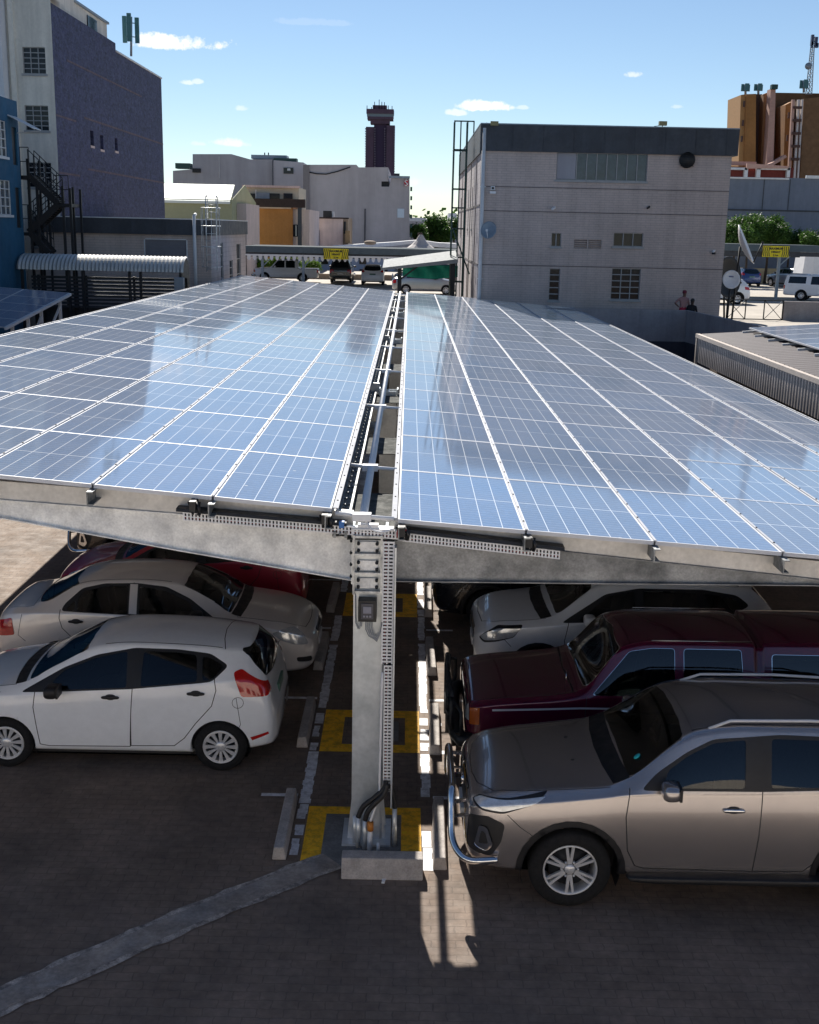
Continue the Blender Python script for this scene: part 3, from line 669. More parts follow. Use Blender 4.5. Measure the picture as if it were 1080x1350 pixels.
def build_sedan(name, label, pm, fine=True, group=None, W=1.70):
    st = [[0, .40, .42, .52, .50, .49, .60, .42, .63, .65], [.06, .30, .62, .68, .50, .65, .66, .54, .70, .73], [.2, .23, .69, .78, .5, .75, .75, .62, .80, .83], [.5, .21, .73, .83, .52, .80, .83, .67, .905, .94], [.85, .2, .745, .845, .54, .81, .90, .69, .96, 1.0],
          [1.08, .2, .75, .85, .55, .81, .93, .70, .99, 1.04], [1.4, .2, .75, .85, .55, .81, .95, .645, 1.18, 1.23], [1.95, .2, .75, .85, .55, .81, .97, .57, 1.395, 1.45], [2.4, .2, .75, .85, .55, .81, .985, .565, 1.425, 1.475], [3.0, .2, .75, .85, .55, .81, 1.01, .56, 1.40, 1.455],
          [3.3, .2, .75, .85, .56, .81, 1.02, .57, 1.34, 1.395], [3.75, .22, .74, .84, .58, .79, 1.02, .63, 1.13, 1.18], [3.95, .24, .73, .83, .6, .77, 1.0, .66, 1.05, 1.09], [4.2, .27, .70, .80, .6, .73, .97, .62, 1.02, 1.05], [4.32, .30, .66, .75, .58, .68, .90, .58, .95, .98], [4.39, .36, .55, .65, .54, .6, .68, .5, .72, .74]]
    c = Car(name, label, st, fine, group=group)
    trim = [c.newpart('window_trim', M['black'], .003) for _ in (0, 1)]
    dlo = rounded([(1.36, .975), (2.43, 1.005), (3.46, 1.045), (3.42, 1.13), (3.2, 1.32), (2.9, 1.385), (2.45, 1.40), (2.05, 1.36), (1.72, 1.22)], .05)
    for i, v in enumerate('LR'): c.cut(dlo, v, cond=lambda q: q.z > .93, thr=.35, part=trim[i])
    if fine:
        seam = c.newpart('body', M['black'])
        doors = [[(1.40, .97), (1.33, .80), (1.36, .31), (1.5, .29), (2.47, .29), (2.50, .7), (2.50, 1.0)], [(2.50, 1.0), (2.48, .7), (2.49, .30), (2.95, .30), (3.10, .42), (3.30, .68), (3.44, .82), (3.48, .95), (3.47, 1.06)]]
        for v in 'LR':
            for d in doors: c.seam(d, v, seam, cond=lambda q: abs(q.y) > .5)
            for d in doors:
                kk = c.newpart('door', None)
                for f in c.bm.faces:
                    if f[c.pl] == 0:
                        q = f.calc_center_median()
                        if q.y * (-1 if v == 'L' else 1) > .5 and inpoly(d, q.x, q.z): f[c.pl] = kk
            c.seam([(.38, .80), (.52, .66), (.50, .58)], v, seam, .007, cond=lambda q: abs(q.y) > .5)
            c.seam([(4.0, .98), (4.05, .70), (3.95, .62)], v, seam, .007, cond=lambda q: abs(q.y) > .5)
        for sd in (-1, 1):
            c.seam([(.16, sd * .50), (.3, sd * .60), (.6, sd * .68), (1.08, sd * .71)], 'T', seam, .008)
            c.seam([(2.0, sd * .52), (2.5, sd * .515), (3.0, sd * .515), (3.25, sd * .52)], 'T', seam, .012)
            c.seam([(3.86, sd * .66), (4.2, sd * .6)], 'T', seam, .008)
        c.seam([(.16, -.5), (.13, -.25), (.12, 0), (.13, .25), (.16, .5)], 'T', seam, .008)
        c.seam([(3.86, -.66), (3.84, 0), (3.86, .66)], 'T', seam, .008)
    panes = [[(1.62, .995), (1.74, 1.18), (2.07, 1.315), (2.42, 1.36), (2.40, 1.015)], [(2.56, 1.02), (2.58, 1.365), (2.9, 1.35), (3.17, 1.285), (3.24, 1.21), (3.24, 1.045)], [(3.275, 1.05), (3.275, 1.18), (3.38, 1.08), (3.37, 1.055)]]
    for v in 'LR':
        for p in panes: c.cut(rounded(p, .03), v, cond=lambda q: q.z > .9, thr=.35, part=c.newpart('side_window', GL(fine), .007))
        if fine: c.seam([(2.50, 1.0), (2.50, 1.40)], v, seam, .012, cond=lambda q: abs(q.y) > .5)
        c.cut([(2.435, 1.02), (2.445, 1.385), (2.55, 1.385), (2.54, 1.025)], v, cond=lambda q: abs(q.y) > .5, thr=.3, part=0)
    c.cut(rounded([(-.70, 1.03), (-.4, 1.055), (0, 1.065), (.4, 1.055), (.70, 1.03), (.585, 1.37), (.3, 1.41), (0, 1.42), (-.3, 1.41), (-.585, 1.37)], .05), 'F', cond=lambda q: 1.0 < q.x < 2.0, thr=.2, part=c.newpart('windscreen', GL(fine), .004))
    c.cut([(1.03, -.69), (.99, -.4), (.97, 0), (.99, .4), (1.03, .69), (1.16, .69), (1.13, .4), (1.12, 0), (1.13, -.4), (1.16, -.69)], 'T', cond=lambda q: q.z > .9, thr=.2, part=c.newpart('wiper_cowl', M['black'], .006))
    c.cut(rounded([(-.56, 1.36), (0, 1.385), (.56, 1.36), (.67, 1.12), (0, 1.14), (-.67, 1.12)], .05), 'B', cond=lambda q: 3.2 < q.x < 3.95, thr=.15, part=c.newpart('rear_window', GL(fine), .006))
    head = rounded([(.10, .62), (.16, .75), (.30, .845), (.42, .85), (.60, .79), (.46, .69), (.28, .63)], .04)
    tail = rounded([(4.14, .93), (4.10, .70), (4.36, .66), (4.37, .86)], .03)
    for v in 'LR':
        c.cut(head, v, thr=-.05, cond=lambda q: abs(q.y) > .40, part=c.newpart('headlight', M['lamp'], -.005))
        c.cut(tail, v, thr=.02, cond=lambda q: abs(q.y) > .4, part=c.newpart('tail_light', M['red'], -.005))
        c.cut(rounded([(.05, .36), (.06, .44), (.26, .45), (.25, .38)], .03), v, thr=.02, cond=lambda q: abs(q.y) > .4, part=c.newpart('fog_light', M['black'], .012))
    c.cut(rounded([(-.32, .70), (.32, .70), (.26, .61), (-.26, .61)], .03), 'F', thr=.1, part=c.newpart('grille', M['chrome'], .004))
    c.cut(rounded([(-.28, .685), (.28, .685), (.23, .625), (-.23, .625)], .02), 'F', thr=.1, part=c.newpart('grille', M['black'], .008))
    c.cut(rounded([(-.34, .42), (.34, .42), (.3, .31), (-.3, .31)], .03), 'F', thr=.1, part=c.newpart('air_intake', M['black'], .012))
    for x in (.88, 3.48): c.arch(x, .34, .30, W)
    c.ray(1, 1, 1)
    common_bits(c, pm, (1.58, 1.02), [(2.26, .885), (3.25, .915)] if fine else [], [(0, .50, True, M['offw']), (4, .78, False, M['offw'])], 0, M['black'])
    if fine: interior(c, 1.25, 2.1, 2.95, .42, .97, .68)
    c.finish(pm, [(.88, .30, .34), (3.48, .30, .34)], W)
    add_wheels(c, (.88, 3.48), .30, .19, .20, W / 2 - .02, 'five')
    return c
def build_suv(name, label, pm, fine=True, group=None, kind='big', wstyle='twin6'):
    big = kind == 'big'
    if big:
        W = 1.855; ax = (.985, 3.73); R = .385
        st = [[0.00, .50, .50, .60, .66, .58, .84, .48, .88, .91], [.04, .42, .64, .73, .64, .70, .92, .58, .97, 1.0], [.14, .36, .74, .83, .64, .79, .97, .66, 1.03, 1.06], [.35, .34, .79, .895, .66, .85, 1.02, .71, 1.085, 1.13], [.9, .33, .82, .925, .7, .885, 1.09, .75, 1.15, 1.20],
              [1.30, .33, .83, .928, .72, .89, 1.14, .78, 1.195, 1.235], [1.45, .33, .83, .928, .72, .89, 1.16, .775, 1.25, 1.29], [2.17, .33, .83, .928, .72, .89, 1.18, .665, 1.685, 1.745], [2.6, .33, .83, .928, .72, .89, 1.19, .65, 1.735, 1.80], [3.4, .33, .83, .928, .72, .885, 1.22, .64, 1.735, 1.80],
              [4.2, .35, .82, .92, .74, .87, 1.25, .62, 1.70, 1.77], [4.5, .4, .8, .9, .76, .84, 1.25, .6, 1.67, 1.73], [4.6, .42, .78, .885, .76, .81, 1.22, .62, 1.52, 1.58], [4.72, .45, .74, .86, .72, .78, 1.1, .66, 1.18, 1.22], [4.76, .46, .7, .82, .7, .75, .92, .6, .98, 1.0], [4.80, .48, .6, .7, .66, .64, .75, .5, .78, .8]]
        dlo = [(1.60, 1.20), (1.75, 1.345), (2.03, 1.53), (2.28, 1.645), (2.9, 1.69), (3.7, 1.67), (4.15, 1.60), (4.3, 1.42), (3.6, 1.25), (2.75, 1.215)]
        panes = [[(1.80, 1.225), (1.86, 1.375), (2.05, 1.505), (2.28, 1.61), (2.58, 1.645), (2.56, 1.235)], [(2.80, 1.245), (2.82, 1.655), (3.5, 1.645), (3.55, 1.27)], [(3.63, 1.29), (3.60, 1.64), (4.08, 1.57), (4.2, 1.43)]]
        doors = [[(1.50, 1.21), (1.47, .95), (1.50, .62), (1.58, .46), (1.66, .435), (2.68, .42), (2.71, .8), (2.72, 1.23)], [(2.72, 1.23), (2.71, .8), (2.68, .42), (3.15, .43), (3.35, .62), (3.5, .9), (3.56, 1.15), (3.58, 1.25)]]
        ws = (1.275, 1.685, .768, .672, 1.36, 2.25); handles = [(2.46, 1.04), (3.36, 1.07)]; mir = (1.83, 1.24)
        head = [(.07, .985), (.14, 1.025), (.40, 1.05), (.74, 1.10), (.58, 1.025), (.34, .955), (.16, .955)]
    else:
        W = 1.78; ax = (.86, 3.45); R = .335
        st = [[0.00, .42, .46, .56, .58, .54, .74, .44, .78, .80], [.05, .34, .62, .70, .58, .68, .82, .56, .86, .89], [.16, .27, .71, .80, .58, .77, .88, .64, .93, .96], [.4, .25, .76, .86, .6, .82, .94, .69, 1.0, 1.04], [.75, .24, .78, .885, .62, .85, .98, .72, 1.04, 1.09],
              [.95, .24, .79, .89, .64, .855, 1.0, .735, 1.07, 1.12], [1.75, .24, .79, .89, .64, .855, 1.05, .62, 1.505, 1.56], [2.2, .24, .79, .89, .64, .855, 1.08, .605, 1.55, 1.61], [3.2, .24, .79, .89, .64, .85, 1.12, .59, 1.53, 1.60], [3.75, .28, .77, .88, .66, .83, 1.14, .57, 1.47, 1.54],
              [3.95, .32, .75, .86, .68, .80, 1.12, .60, 1.33, 1.38], [4.15, .36, .72, .84, .66, .76, 1.0, .64, 1.08, 1.12], [4.2, .38, .68, .80, .64, .72, .88, .6, .93, .96], [4.27, .42, .56, .66, .6, .6, .7, .5, .74, .76]]
        dlo = [(1.15, 1.04), (1.75, 1.41), (2.2, 1.49), (3.1, 1.485), (3.55, 1.42), (3.72, 1.30), (3.3, 1.13), (2.3, 1.085)]
        panes = [[(1.38, 1.07), (1.78, 1.38), (2.15, 1.455), (2.15, 1.10)], [(2.27, 1.11), (2.27, 1.46), (3.0, 1.45), (3.02, 1.145)], [(3.09, 1.15), (3.09, 1.445), (3.5, 1.38), (3.6, 1.28), (3.3, 1.16)]]
        doors = [[(1.25, 1.04), (1.2, .8), (1.25, .36), (1.35, .34), (2.2, .34), (2.23, .7), (2.23, 1.08)], [(2.23, 1.08), (2.22, .7), (2.2, .34), (2.8, .34), (3.0, .5), (3.15, .75), (3.2, 1.1)]]
        ws = (1.125, 1.505, .725, .615, .9, 1.85); handles = [(1.98, .95), (2.95, .98)]; mir = (1.5, 1.10)
        head = [(.06, .79), (.14, .86), (.30, .93), (.62, .955), (.50, .83), (.28, .775), (.12, .75)]
    c = Car(name, label, st, fine, group=group)
    trim = [c.newpart('window_trim', M['black'], .003) for _ in (0, 1)]
    for i, v in enumerate('LR'): c.cut(rounded(dlo, .06), v, cond=lambda q: q.z > 1.0, thr=.35, part=trim[i])
    if fine:
        seam = c.newpart('body', M['black'])
        for v in 'LR':
            for d in doors: c.seam(d, v, seam, cond=lambda q: abs(q.y) > .5)
            for d in doors:
                kk = c.newpart('door', None)
                for f in c.bm.faces:
                    if f[c.pl] == 0:
                        q = f.calc_center_median()
                        if q.y * (-1 if v == 'L' else 1) > .5 and inpoly(d, q.x, q.z): f[c.pl] = kk
            if big: c.seam([(.38, .93), (.50, .82), (.62, .74)], v, seam, .007, cond=lambda q: abs(q.y) > .5)
            else: c.seam([(.38, .80), (.48, .70)], v, seam, .007, cond=lambda q: abs(q.y) > .5)
        for sd in (-1, 1):
            if big: c.seam([(.12, sd * .45), (.25, sd * .66), (.5, sd * .735), (1.0, sd * .775), (1.33, sd * .80)], 'T', seam, .009)
            else: c.seam([(.10, sd * .45), (.25, sd * .62), (.5, sd * .70), (.95, sd * .735)], 'T', seam, .009)
            if big: c.seam([(2.1, sd * .59), (2.5, sd * .585), (3.4, sd * .58), (4.3, sd * .56)], 'T', seam, .014)
            else: c.seam([(1.85, sd * .55), (2.5, sd * .545), (3.6, sd * .52)], 'T', seam, .014)
        c.seam([(.12, -.45), (.08, -.2), (.075, 0), (.08, .2), (.12, .45)] if big else [(.10, -.45), (.07, 0), (.10, .45)], 'T', seam, .009)
    for v in 'LR':
        for p in panes: c.cut(rounded(p, .035), v, cond=lambda q: q.z > 1.0, thr=.35, part=c.newpart('side_window', GL(fine), .007))
    z0, z1, wa, wb, x0, x1 = ws
    c.cut(rounded([(-wa, z0), (-wa * .55, z0 + .03), (0, z0 + .04), (wa * .55, z0 + .03), (wa, z0), (wb - .03, z1 - .05), (wb * .5, z1), (0, z1 + .01), (-wb * .5, z1), (-wb + .03, z1 - .05)], .06), 'F', cond=lambda q: x0 < q.x < x1, thr=.2, part=c.newpart('windscreen', GL(fine), .004))
    xc = 1.34 if big else .86
    c.cut([(xc + .02, -wa), (xc - .03, -wa * .55), (xc - .05, 0), (xc - .03, wa * .55), (xc + .02, wa), (xc + .17, wa), (xc + .14, wa * .55), (xc + .13, 0), (xc + .14, -wa * .55), (xc + .17, -wa)], 'T', cond=lambda q: q.z > .9, thr=.2, part=c.newpart('wiper_cowl', M['black'], .006))
    zr = (1.28, 1.64) if big else (1.14, 1.48)
    c.cut(rounded([(-.55, zr[1]), (.55, zr[1]), (.66, zr[0]), (-.66, zr[0])], .08), 'B', cond=lambda q: q.x > 3.6, thr=.1, part=c.newpart('rear_window', GL(fine), .006))
    for v in 'LR':
        hx = sum(p[0] for p in head) / len(head); hz = sum(p[1] for p in head) / len(head)
        c.cut(rounded([(hx + (p[0] - hx) * 1.06, hz + (p[1] - hz) * 1.35) for p in head], .03), v, thr=.0, cond=lambda q: abs(q.y) > (.40 if big else .36), part=c.newpart('headlight_housing', M['black'], .001))
        c.cut(rounded(head, .025), v, thr=.0, cond=lambda q: abs(q.y) > (.42 if big else .38), part=c.newpart('headlight', M['lamp'], -.003))
        c.cut(rounded([(c.L - .42, 1.12 if big else 1.08), (c.L - .40, .98 if big else .9), (c.L - .03, .94 if big else .86), (c.L - .05, 1.08 if big else 1.02)], .03), v, thr=.02, cond=lambda q: abs(q.y) > .4, part=c.newpart('tail_light', M['red'], -.006))
        if big:
            c.cut(rounded([(.02, .52), (.03, .86), (.20, .90), (.36, .84), (.33, .66), (.24, .50)], .04), v, thr=.05, cond=lambda q: abs(q.y) > .38, part=c.newpart('bumper_corner', M['black'], .004))
            c.cut(rounded([(.09, .58), (.13, .80), (.20, .79), (.26, .62), (.20, .55)], .03), v, thr=.05, cond=lambda q: abs(q.y) > .5, part=c.newpart('fog_light', M['chrome'], -.014))
            c.cut(rounded([(.13, .62), (.15, .75), (.185, .74), (.215, .63)], .02), v, thr=.05, cond=lambda q: abs(q.y) > .5, part=c.newpart('fog_light', M['black'], -.010))
    if big:
        c.cut(rounded([(-.40, .95), (.40, .95), (.44, .72), (.3, .55), (-.3, .55), (-.44, .72)], .04), 'F', thr=.1, cond=lambda q: q.x < .3, part=c.newpart('grille', M['black'], .012))
        c.cut(rounded([(-.44, .985), (.44, .985), (.42, .955), (-.42, .955)], .01), 'F', thr=.02, cond=lambda q: q.x < .3, part=c.newpart('grille_bar', M['chrome'], -.01))
    else:
        c.cut(rounded([(-.40, .82), (.40, .82), (.34, .60), (-.34, .60)], .05), 'F', thr=.1, cond=lambda q: q.x < .3, part=c.newpart('grille', M['black'], .012))
        c.cut(rounded([(-.5, .50), (.5, .50), (.44, .38), (-.44, .38)], .05), 'F', thr=.1, cond=lambda q: q.x < .3, part=c.newpart('air_intake', M['black'], .012))
    # dark lower cladding round the arches
    ra = R + (.075 if big else .05)
    for x in ax:
        for v in 'LR':
            n = 26; r2 = ra + (.055 if big else .05)
            c.cut([(x + r2 * math.cos(2 * math.pi * i / n), R + r2 * math.sin(2 * math.pi * i / n)) for i in range(n)], v, cond=lambda q: abs(q.y) > .6, thr=.1, part=c.newpart('arch_cladding', M['black'], -.008))
        c.arch(x, ra, R, W)
    if not big:
        for v in 'LR': c.cut([(ax[0] + .35, .2), (ax[0] + .35, .36), (ax[1] - .35, .36), (ax[1] - .35, .2)], v, cond=lambda q: abs(q.y) > .5, thr=-.2, part=c.newpart('sill_cladding', M['black'], -.004))
    c.ray(1, 1, 1)
    common_bits(c, pm, mir, handles if fine else [], [(0, .60 if big else .54, True, M['offw'])], 1 if big else 0)
    for sd in (-1, 1):
        mb = MB()
        rz = [(x, sd * y, c.rayz(x, sd * y).z + dz) for x, y, dz in (((2.25, .60, -.005), (2.45, .59, .045), (3.2, .585, .05), (4.1, .57, .045), (4.3, .565, -.005)) if big else ((1.9, .555, -.005), (2.05, .55, .04), (2.8, .54, .045), (3.6, .52, -.005)))]
        mb.tube(rz, .015, 8); mb.build('roof_rail', M['alu'] if big else M['black'], c.root)
    if big:
        for sd in (-1, 1):
            mb = MB(); blob(mb, (2.55, sd * .93, .36), (1.05, .10, .035), 5, 0, 12)
            for x in (1.8, 2.5, 3.2): mb.bar((x, sd * .6, .40), (x, sd * .9, .36), .05, .03)
            mb.build('side_step', M['black'], c.root)
        mb = MB()   # chrome nudge bar across the bumper
        pts = [(.30, -.93, .50), (.06, -.90, .47), (-.06, -.80, .50), (-.12, -.68, .60), (-.13, -.58, .80), (-.13, -.50, .96), (-.12, -.40, 1.0), (-.12, 0, 1.01), (-.12, .40, 1.0), (-.13, .50, .96), (-.13, .58, .80), (-.12, .68, .60), (-.06, .80, .50), (.06, .90, .47), (.30, .93, .50)]
        def smooth(P, k=5):
            o = []
            for i in range(len(P) - 1):
                p0, p1, p2, p3 = [Vector(P[max(0, min(len(P) - 1, i + d))]) for d in (-1, 0, 1, 2)]
                for j in range(k):
                    t = j / k; o.append(.5 * (2 * p1 + (p2 - p0) * t + (2 * p0 - 5 * p1 + 4 * p2 - p3) * t * t + (3 * p1 - p0 - 3 * p2 + p3) * t**3))
            return o + [Vector(P[-1])]
        mb.tube(smooth(pts), .033, 14)
        for sd in (-1, 1):
            mb.bar((-.12, sd * .52, .72), (.08, sd * .50, .74), .05, .012); mb.bar((-.12, sd * .55, .88), (.06, sd * .5, .9), .03, .03)
        mb.build('bull_bar', M['chrome'], c.root)
        mb = MB(); mb.tube([c.rayx(0, .86) + Vector((-.012, 0, 0)), c.rayx(0, .86) + Vector((.03, 0, 0))], .055, 20); mb.build('badge', M['chrome'], c.root)
        mb = MB()
        p = c.rayz(1.62, -.52); nn = Vector((-.62, 0, .78))
        mb.tube([p + nn * .004, p + nn * .008], .036, 18); mb.build('licence_disc', mat('cyan_sticker', (.03, .55, .55), .5), c.root)
        for x, y in ((1.05, -.26), (1.05, .26)):
            mb = MB(); q = c.rayz(x, y); blob(mb, q, (.018, .012, .008), 2.2, 0, 6); mb.build('washer_jet', M['black'], c.root)
    if fine: interior(c, 1.55 if big else 1.1, 2.4 if big else 2.0, 3.25 if big else 2.9, .72 if big else .6, 1.2 if big else 1.06, .76 if big else .72)
    c.finish(pm, [(x, R, ra) for x in ax], W)
    add_wheels(c, ax, R, .26 if big else .21, R * (.665 if big else .66), W / 2 - .01, wstyle)
    return c
def build_pickup(name, label, pm, fine=True, group=None, canopy=True, roof=1.72, cat='pickup', old=True):
    W = 1.70
    st = [[0, .46, .60, .70, .62, .69, .80, .60, .86, .88], [.03, .40, .70, .79, .62, .78, .86, .68, .93, .95], [.18, .34, .73, .83, .62, .81, .91, .73, .965, .99], [1.2, .33, .75, .845, .62, .825, 1.02, .75, 1.085, 1.115], [1.32, .33, .75, .845, .62, .825, 1.04, .745, 1.13, 1.16],
          [1.80, .33, .75, .845, .62, .825, 1.06, .635, 1.60, 1.66], [2.1, .33, .75, .845, .62, .825, 1.06, .62, 1.655, 1.72], [3.0, .33, .75, .845, .62, .825, 1.06, .62, 1.66, 1.73], [3.28, .33, .75, .845, .62, .825, 1.06, .61, 1.645, 1.71], [3.30, .33, .75, .845, .62, .825, 1.06, .61, 1.60, 1.66], [3.36, .33, .75, .845, .62, .825, 1.06, .61, 1.60, 1.66]]
    if canopy: st += [[3.38, .33, .75, .845, .62, .825, 1.06, .63, 1.66, 1.73], [4.2, .33, .75, .845, .62, .825, 1.06, .63, 1.67, 1.76], [4.72, .34, .74, .84, .64, .82, 1.06, .61, 1.64, 1.72], [4.82, .36, .72, .82, .64, .80, 1.05, .64, 1.3, 1.34], [4.88, .40, .68, .79, .62, .76, .98, .7, 1.02, 1.04], [4.90, .5, .6, .7, .6, .68, .8, .6, .84, .86]]
    else: st += [[3.45, .33, .75, .845, .62, .825, 1.0, .76, 1.04, 1.06], [4.82, .36, .74, .84, .62, .82, 1.0, .76, 1.04, 1.06], [4.86, .40, .70, .8, .62, .78, .96, .7, 1.0, 1.02], [4.90, .5, .6, .7, .6, .68, .8, .6, .84, .86]]
    if canopy is False: st[-5:-5] = []
    c = Car(name, label, st, fine, group=group, cat=cat)
    trims = c.newpart('window_trim', M['chrome'] if old else M['black'], -.002); 
    f = [(1.42, 1.08), (1.84, 1.56), (2.1, 1.60), (2.36, 1.60), (2.36, 1.08)]; r = [(2.46, 1.08), (2.46, 1.60), (3.12, 1.60), (3.15, 1.08)]; q = [(3.46, 1.12), (3.46, 1.56), (4.55, 1.56), (4.6, 1.12)]
    def shrink(p, d):
        cx = sum(a for a, _ in p) / len(p); cz = sum(b_ for _, b_ in p) / len(p); return [(a + (cx - a) * d, b_ + (cz - b_) * d * 1.4) for a, b_ in p]
    W_ = [f, r] + ([q] if canopy else [])
    for v in 'LR':
        for p in W_: c.cut(rounded(p, .04), v, cond=lambda s_: s_.z > 1.0, thr=.35, part=trims)
    if fine:
        seam = c.newpart('body', M['black']); line = c.newpart('side_trim', M['alu'], -.006)
        doors = [[(1.36, 1.06), (1.34, .6), (1.40, .42), (2.38, .42), (2.41, 1.06)], [(2.41, 1.06), (2.40, .42), (2.8, .42), (2.95, .55), (3.2, .9), (3.22, 1.06)]]
        for v in 'LR':
            for d in doors: c.seam(d, v, seam, cond=lambda s_: abs(s_.y) > .5)
            for d in doors:
                kk = c.newpart('door', None)
                for fa in c.bm.faces:
                    if fa[c.pl] == 0:
                        s_ = fa.calc_center_median()
                        if s_.y * (-1 if v == 'L' else 1) > .5 and inpoly(d, s_.x, s_.z): fa[c.pl] = kk
            c.seam([(.30, .88), (1.3, .93), (3.2, .94), (4.8, .94)], v, line, .022, cond=lambda s_: abs(s_.y) > .5)
        for sd in (-1, 1): c.seam([(.06, sd * .70), (.5, sd * .735), (1.25, sd * .75)], 'T', seam, .009)
        c.seam([(1.22, -.74), (1.18, 0), (1.22, .74)], 'T', seam, .02)
    for v in 'LR':
        for p in W_: c.cut(rounded(shrink(p, .013), .035), v, cond=lambda s_: s_.z > 1.0, thr=.35, part=c.newpart('side_window', GL(fine), .005))
    wsp = [(-.74, 1.14), (0, 1.165), (.74, 1.14), (.645, 1.58), (0, 1.645), (-.645, 1.58)]
    c.cut(rounded(wsp, .06), 'F', cond=lambda s_: 1.15 < s_.x < 1.95, thr=.2, part=c.newpart('windscreen_seal', M['chrome'] if old else M['black'], -.002))
    c.cut(rounded(shrink(wsp, .018), .06), 'F', cond=lambda s_: 1.15 < s_.x < 1.95, thr=.2, part=c.newpart('windscreen', GL(fine), .003))
    c.cut(rounded([(-.55, 1.58), (.55, 1.58), (.60, 1.15), (-.60, 1.15)], .05), 'B', cond=lambda s_: s_.x > (4.5 if canopy else 3.2), thr=.1, part=c.newpart('rear_window', GL(fine), .006))
    for v in 'LR':
        c.cut([(-.01, .74), (-.01, .885), (.035, .91), (.035, .74)], v, thr=.0, cond=lambda s_: abs(s_.y) > .42, part=c.newpart('headlight', M['lamp'], -.006))
        c.cut(rounded([(.04, .70), (.04, .885), (.15, .90), (.15, .70)], .012), v, thr=.0, cond=lambda s_: abs(s_.y) > .55, part=c.newpart('indicator_lamp', M['amber'], -.008))
        c.cut([(4.78, .75), (4.78, 1.0), (4.92, 1.0), (4.92, .75)], v, thr=.0, cond=lambda s_: abs(s_.y) > .5, part=c.newpart('tail_light', M['red'], -.004))
    c.cut([(-.42, .86), (.42, .86), (.42, .70), (-.42, .70)], 'F', thr=.1, cond=lambda s_: s_.x < .3, part=c.newpart('grille', M['black'], .008))
    for sd in (-1, 1): c.cut([(sd * .44, .85), (sd * .64, .85), (sd * .64, .71), (sd * .44, .71)] if sd > 0 else [(-.64, .85), (-.44, .85), (-.44, .71), (-.64, .71)], 'F', thr=.1, cond=lambda s_: s_.x < .3, part=c.newpart('headlight', M['lamp'], -.008))
    for x in (.86, 3.70): c.arch(x, .40, .34, W)
    c.ray(1, 1, 1)
    common_bits(c, pm, None if old else (1.65, 1.12), [(2.2, .98), (3.0, .98)] if fine else [], [(4.9, .7, False, M['offw'])], 0)
    mb = MB()   # front bumper and grille guard
    mb.tube([(.16, -.86, .50), (-.04, -.80, .50), (-.10, -.6, .50), (-.12, 0, .50), (-.10, .6, .50), (-.04, .80, .50), (.16, .86, .50)], .09, 10)
    if old:
        for zz in (.98, .80, .64): mb.tube([(-.16, -.62, zz), (-.20, -.3, zz), (-.20, .3, zz), (-.16, .62, zz)], .022, 8)
        for sd in (-1, 1):
            mb.tube([(-.12, sd * .62, .35), (-.17, sd * .64, .62), (-.16, sd * .62, 1.0), (-.18, sd * .5, 1.05)], .03, 8)
            mb.tube([(-.19, sd * .28, .36), (-.20, sd * .28, 1.02)], .026, 8)
            mb.tube([(-.17, sd * .63, .95), (-.06, sd * .86, .86), (-.06, sd * .87, .6), (-.14, sd * .64, .5)], .022, 8)
        mb.tube([(-.18, -.5, 1.05), (-.2, 0, 1.06), (-.18, .5, 1.05)], .03, 8)
    mb.build('bull_bar' if old else 'bumper', M['black'] if old else M['chrome'], c.root)
    if old:
        mb = MB(); p = c.rayz(1.13, -.70); mb.tube([p, p + Vector((.0, -.01, .26))], .004, 5); mb.build('aerial', M['chrome'], c.root)
        mb = MB()
        for sd in (-1, 1): mb = MB(); mb.tube([(2.1, sd * .60, 1.675), (3.25, sd * .60, 1.68)], .007, 6); mb.build('gutter_strip', M['chrome'], c.root)
    if fine: interior(c, 1.4, 2.1, 2.85, .62, 1.06, .70)
    c.finish(pm, [(.86, .34, .40), (3.70, .34, .40)], W)
    add_wheels(c, (.86, 3.70), .345, .22, .20, W / 2 - .02, 'five')
    return c
# ------------------------------------------------------------------ ground and the setting
mb = MB(); mb.quad([(-60, -30, 0), (60, -30, 0), (60, 53, 0), (-60, 53, 0)]); struct('ground', mb, M['paver'])
mb = MB(); mb.box(-40, 40, -2.1, 6.6, .004, .03); struct('pavement', mb, mat('pale_paving', (.58, .52, .46), .9, var=.1, scale=1))
mb = MB(); mb.quad([(-1500, -400, -.05), (1500, -400, -.05), (1500, 4000, -.05), (-1500, 4000, -.05)]); struct('far_ground', mb, M['soil'])
mb = MB(); mb.box(-60, 90, 53, 140, 0, 2.0); struct('parking_deck', mb, M['deck'])
def rect(mb, x0, x1, y0, y1, z=.004, mi=0): mb.quad([(x0, y0, z), (x1, y0, z), (x1, y1, z), (x0, y1, z)], mi)
mb = MB()
random.seed(3)
def blocky_line(x0, x1, y0, y1):       # paint laid on separate paving blocks, some of it worn away
    y = y0
    while y < y1:
        L_ = .11; a = x0 + random.choice((0, 0, .006, .014)); b_ = x1 - random.choice((0, 0, .006, .014)); rect(mb, a, b_, y, y + L_ + .001); y += L_
for y0, y1 in ((11.85, 13.1), (14.5, 16.9), (17.1, 18.2), (19.6, 30)): blocky_line(-1.105, -.975, y0, y1)
for y0, y1 in ((10.75, 10.98), (11.15, 11.36), (11.5, 11.72), (13.2, 13.4), (13.6, 13.82), (14.0, 14.25)): blocky_line(-1.10, -1.0 + random.uniform(-.03, .02), y0, y1)
for y0, y1 in ((10.5, 10.85), (10.95, 11.2), (12.05, 13.1), (13.25, 13.45), (13.55, 13.8), (14.0, 14.2), (14.4, 17.0), (17.2, 18.2), (18.35, 18.6), (18.8, 19.2), (19.5, 30)): blocky_line(.245, .36, y0, y1)
for y in (12.04, 14.83, 17.68, 20.3): rect(mb, -1.54 if y < 13 else -1.9, -1.13, y - .035, y + .035); rect(mb, .38, .80, y - .035, y + .035)
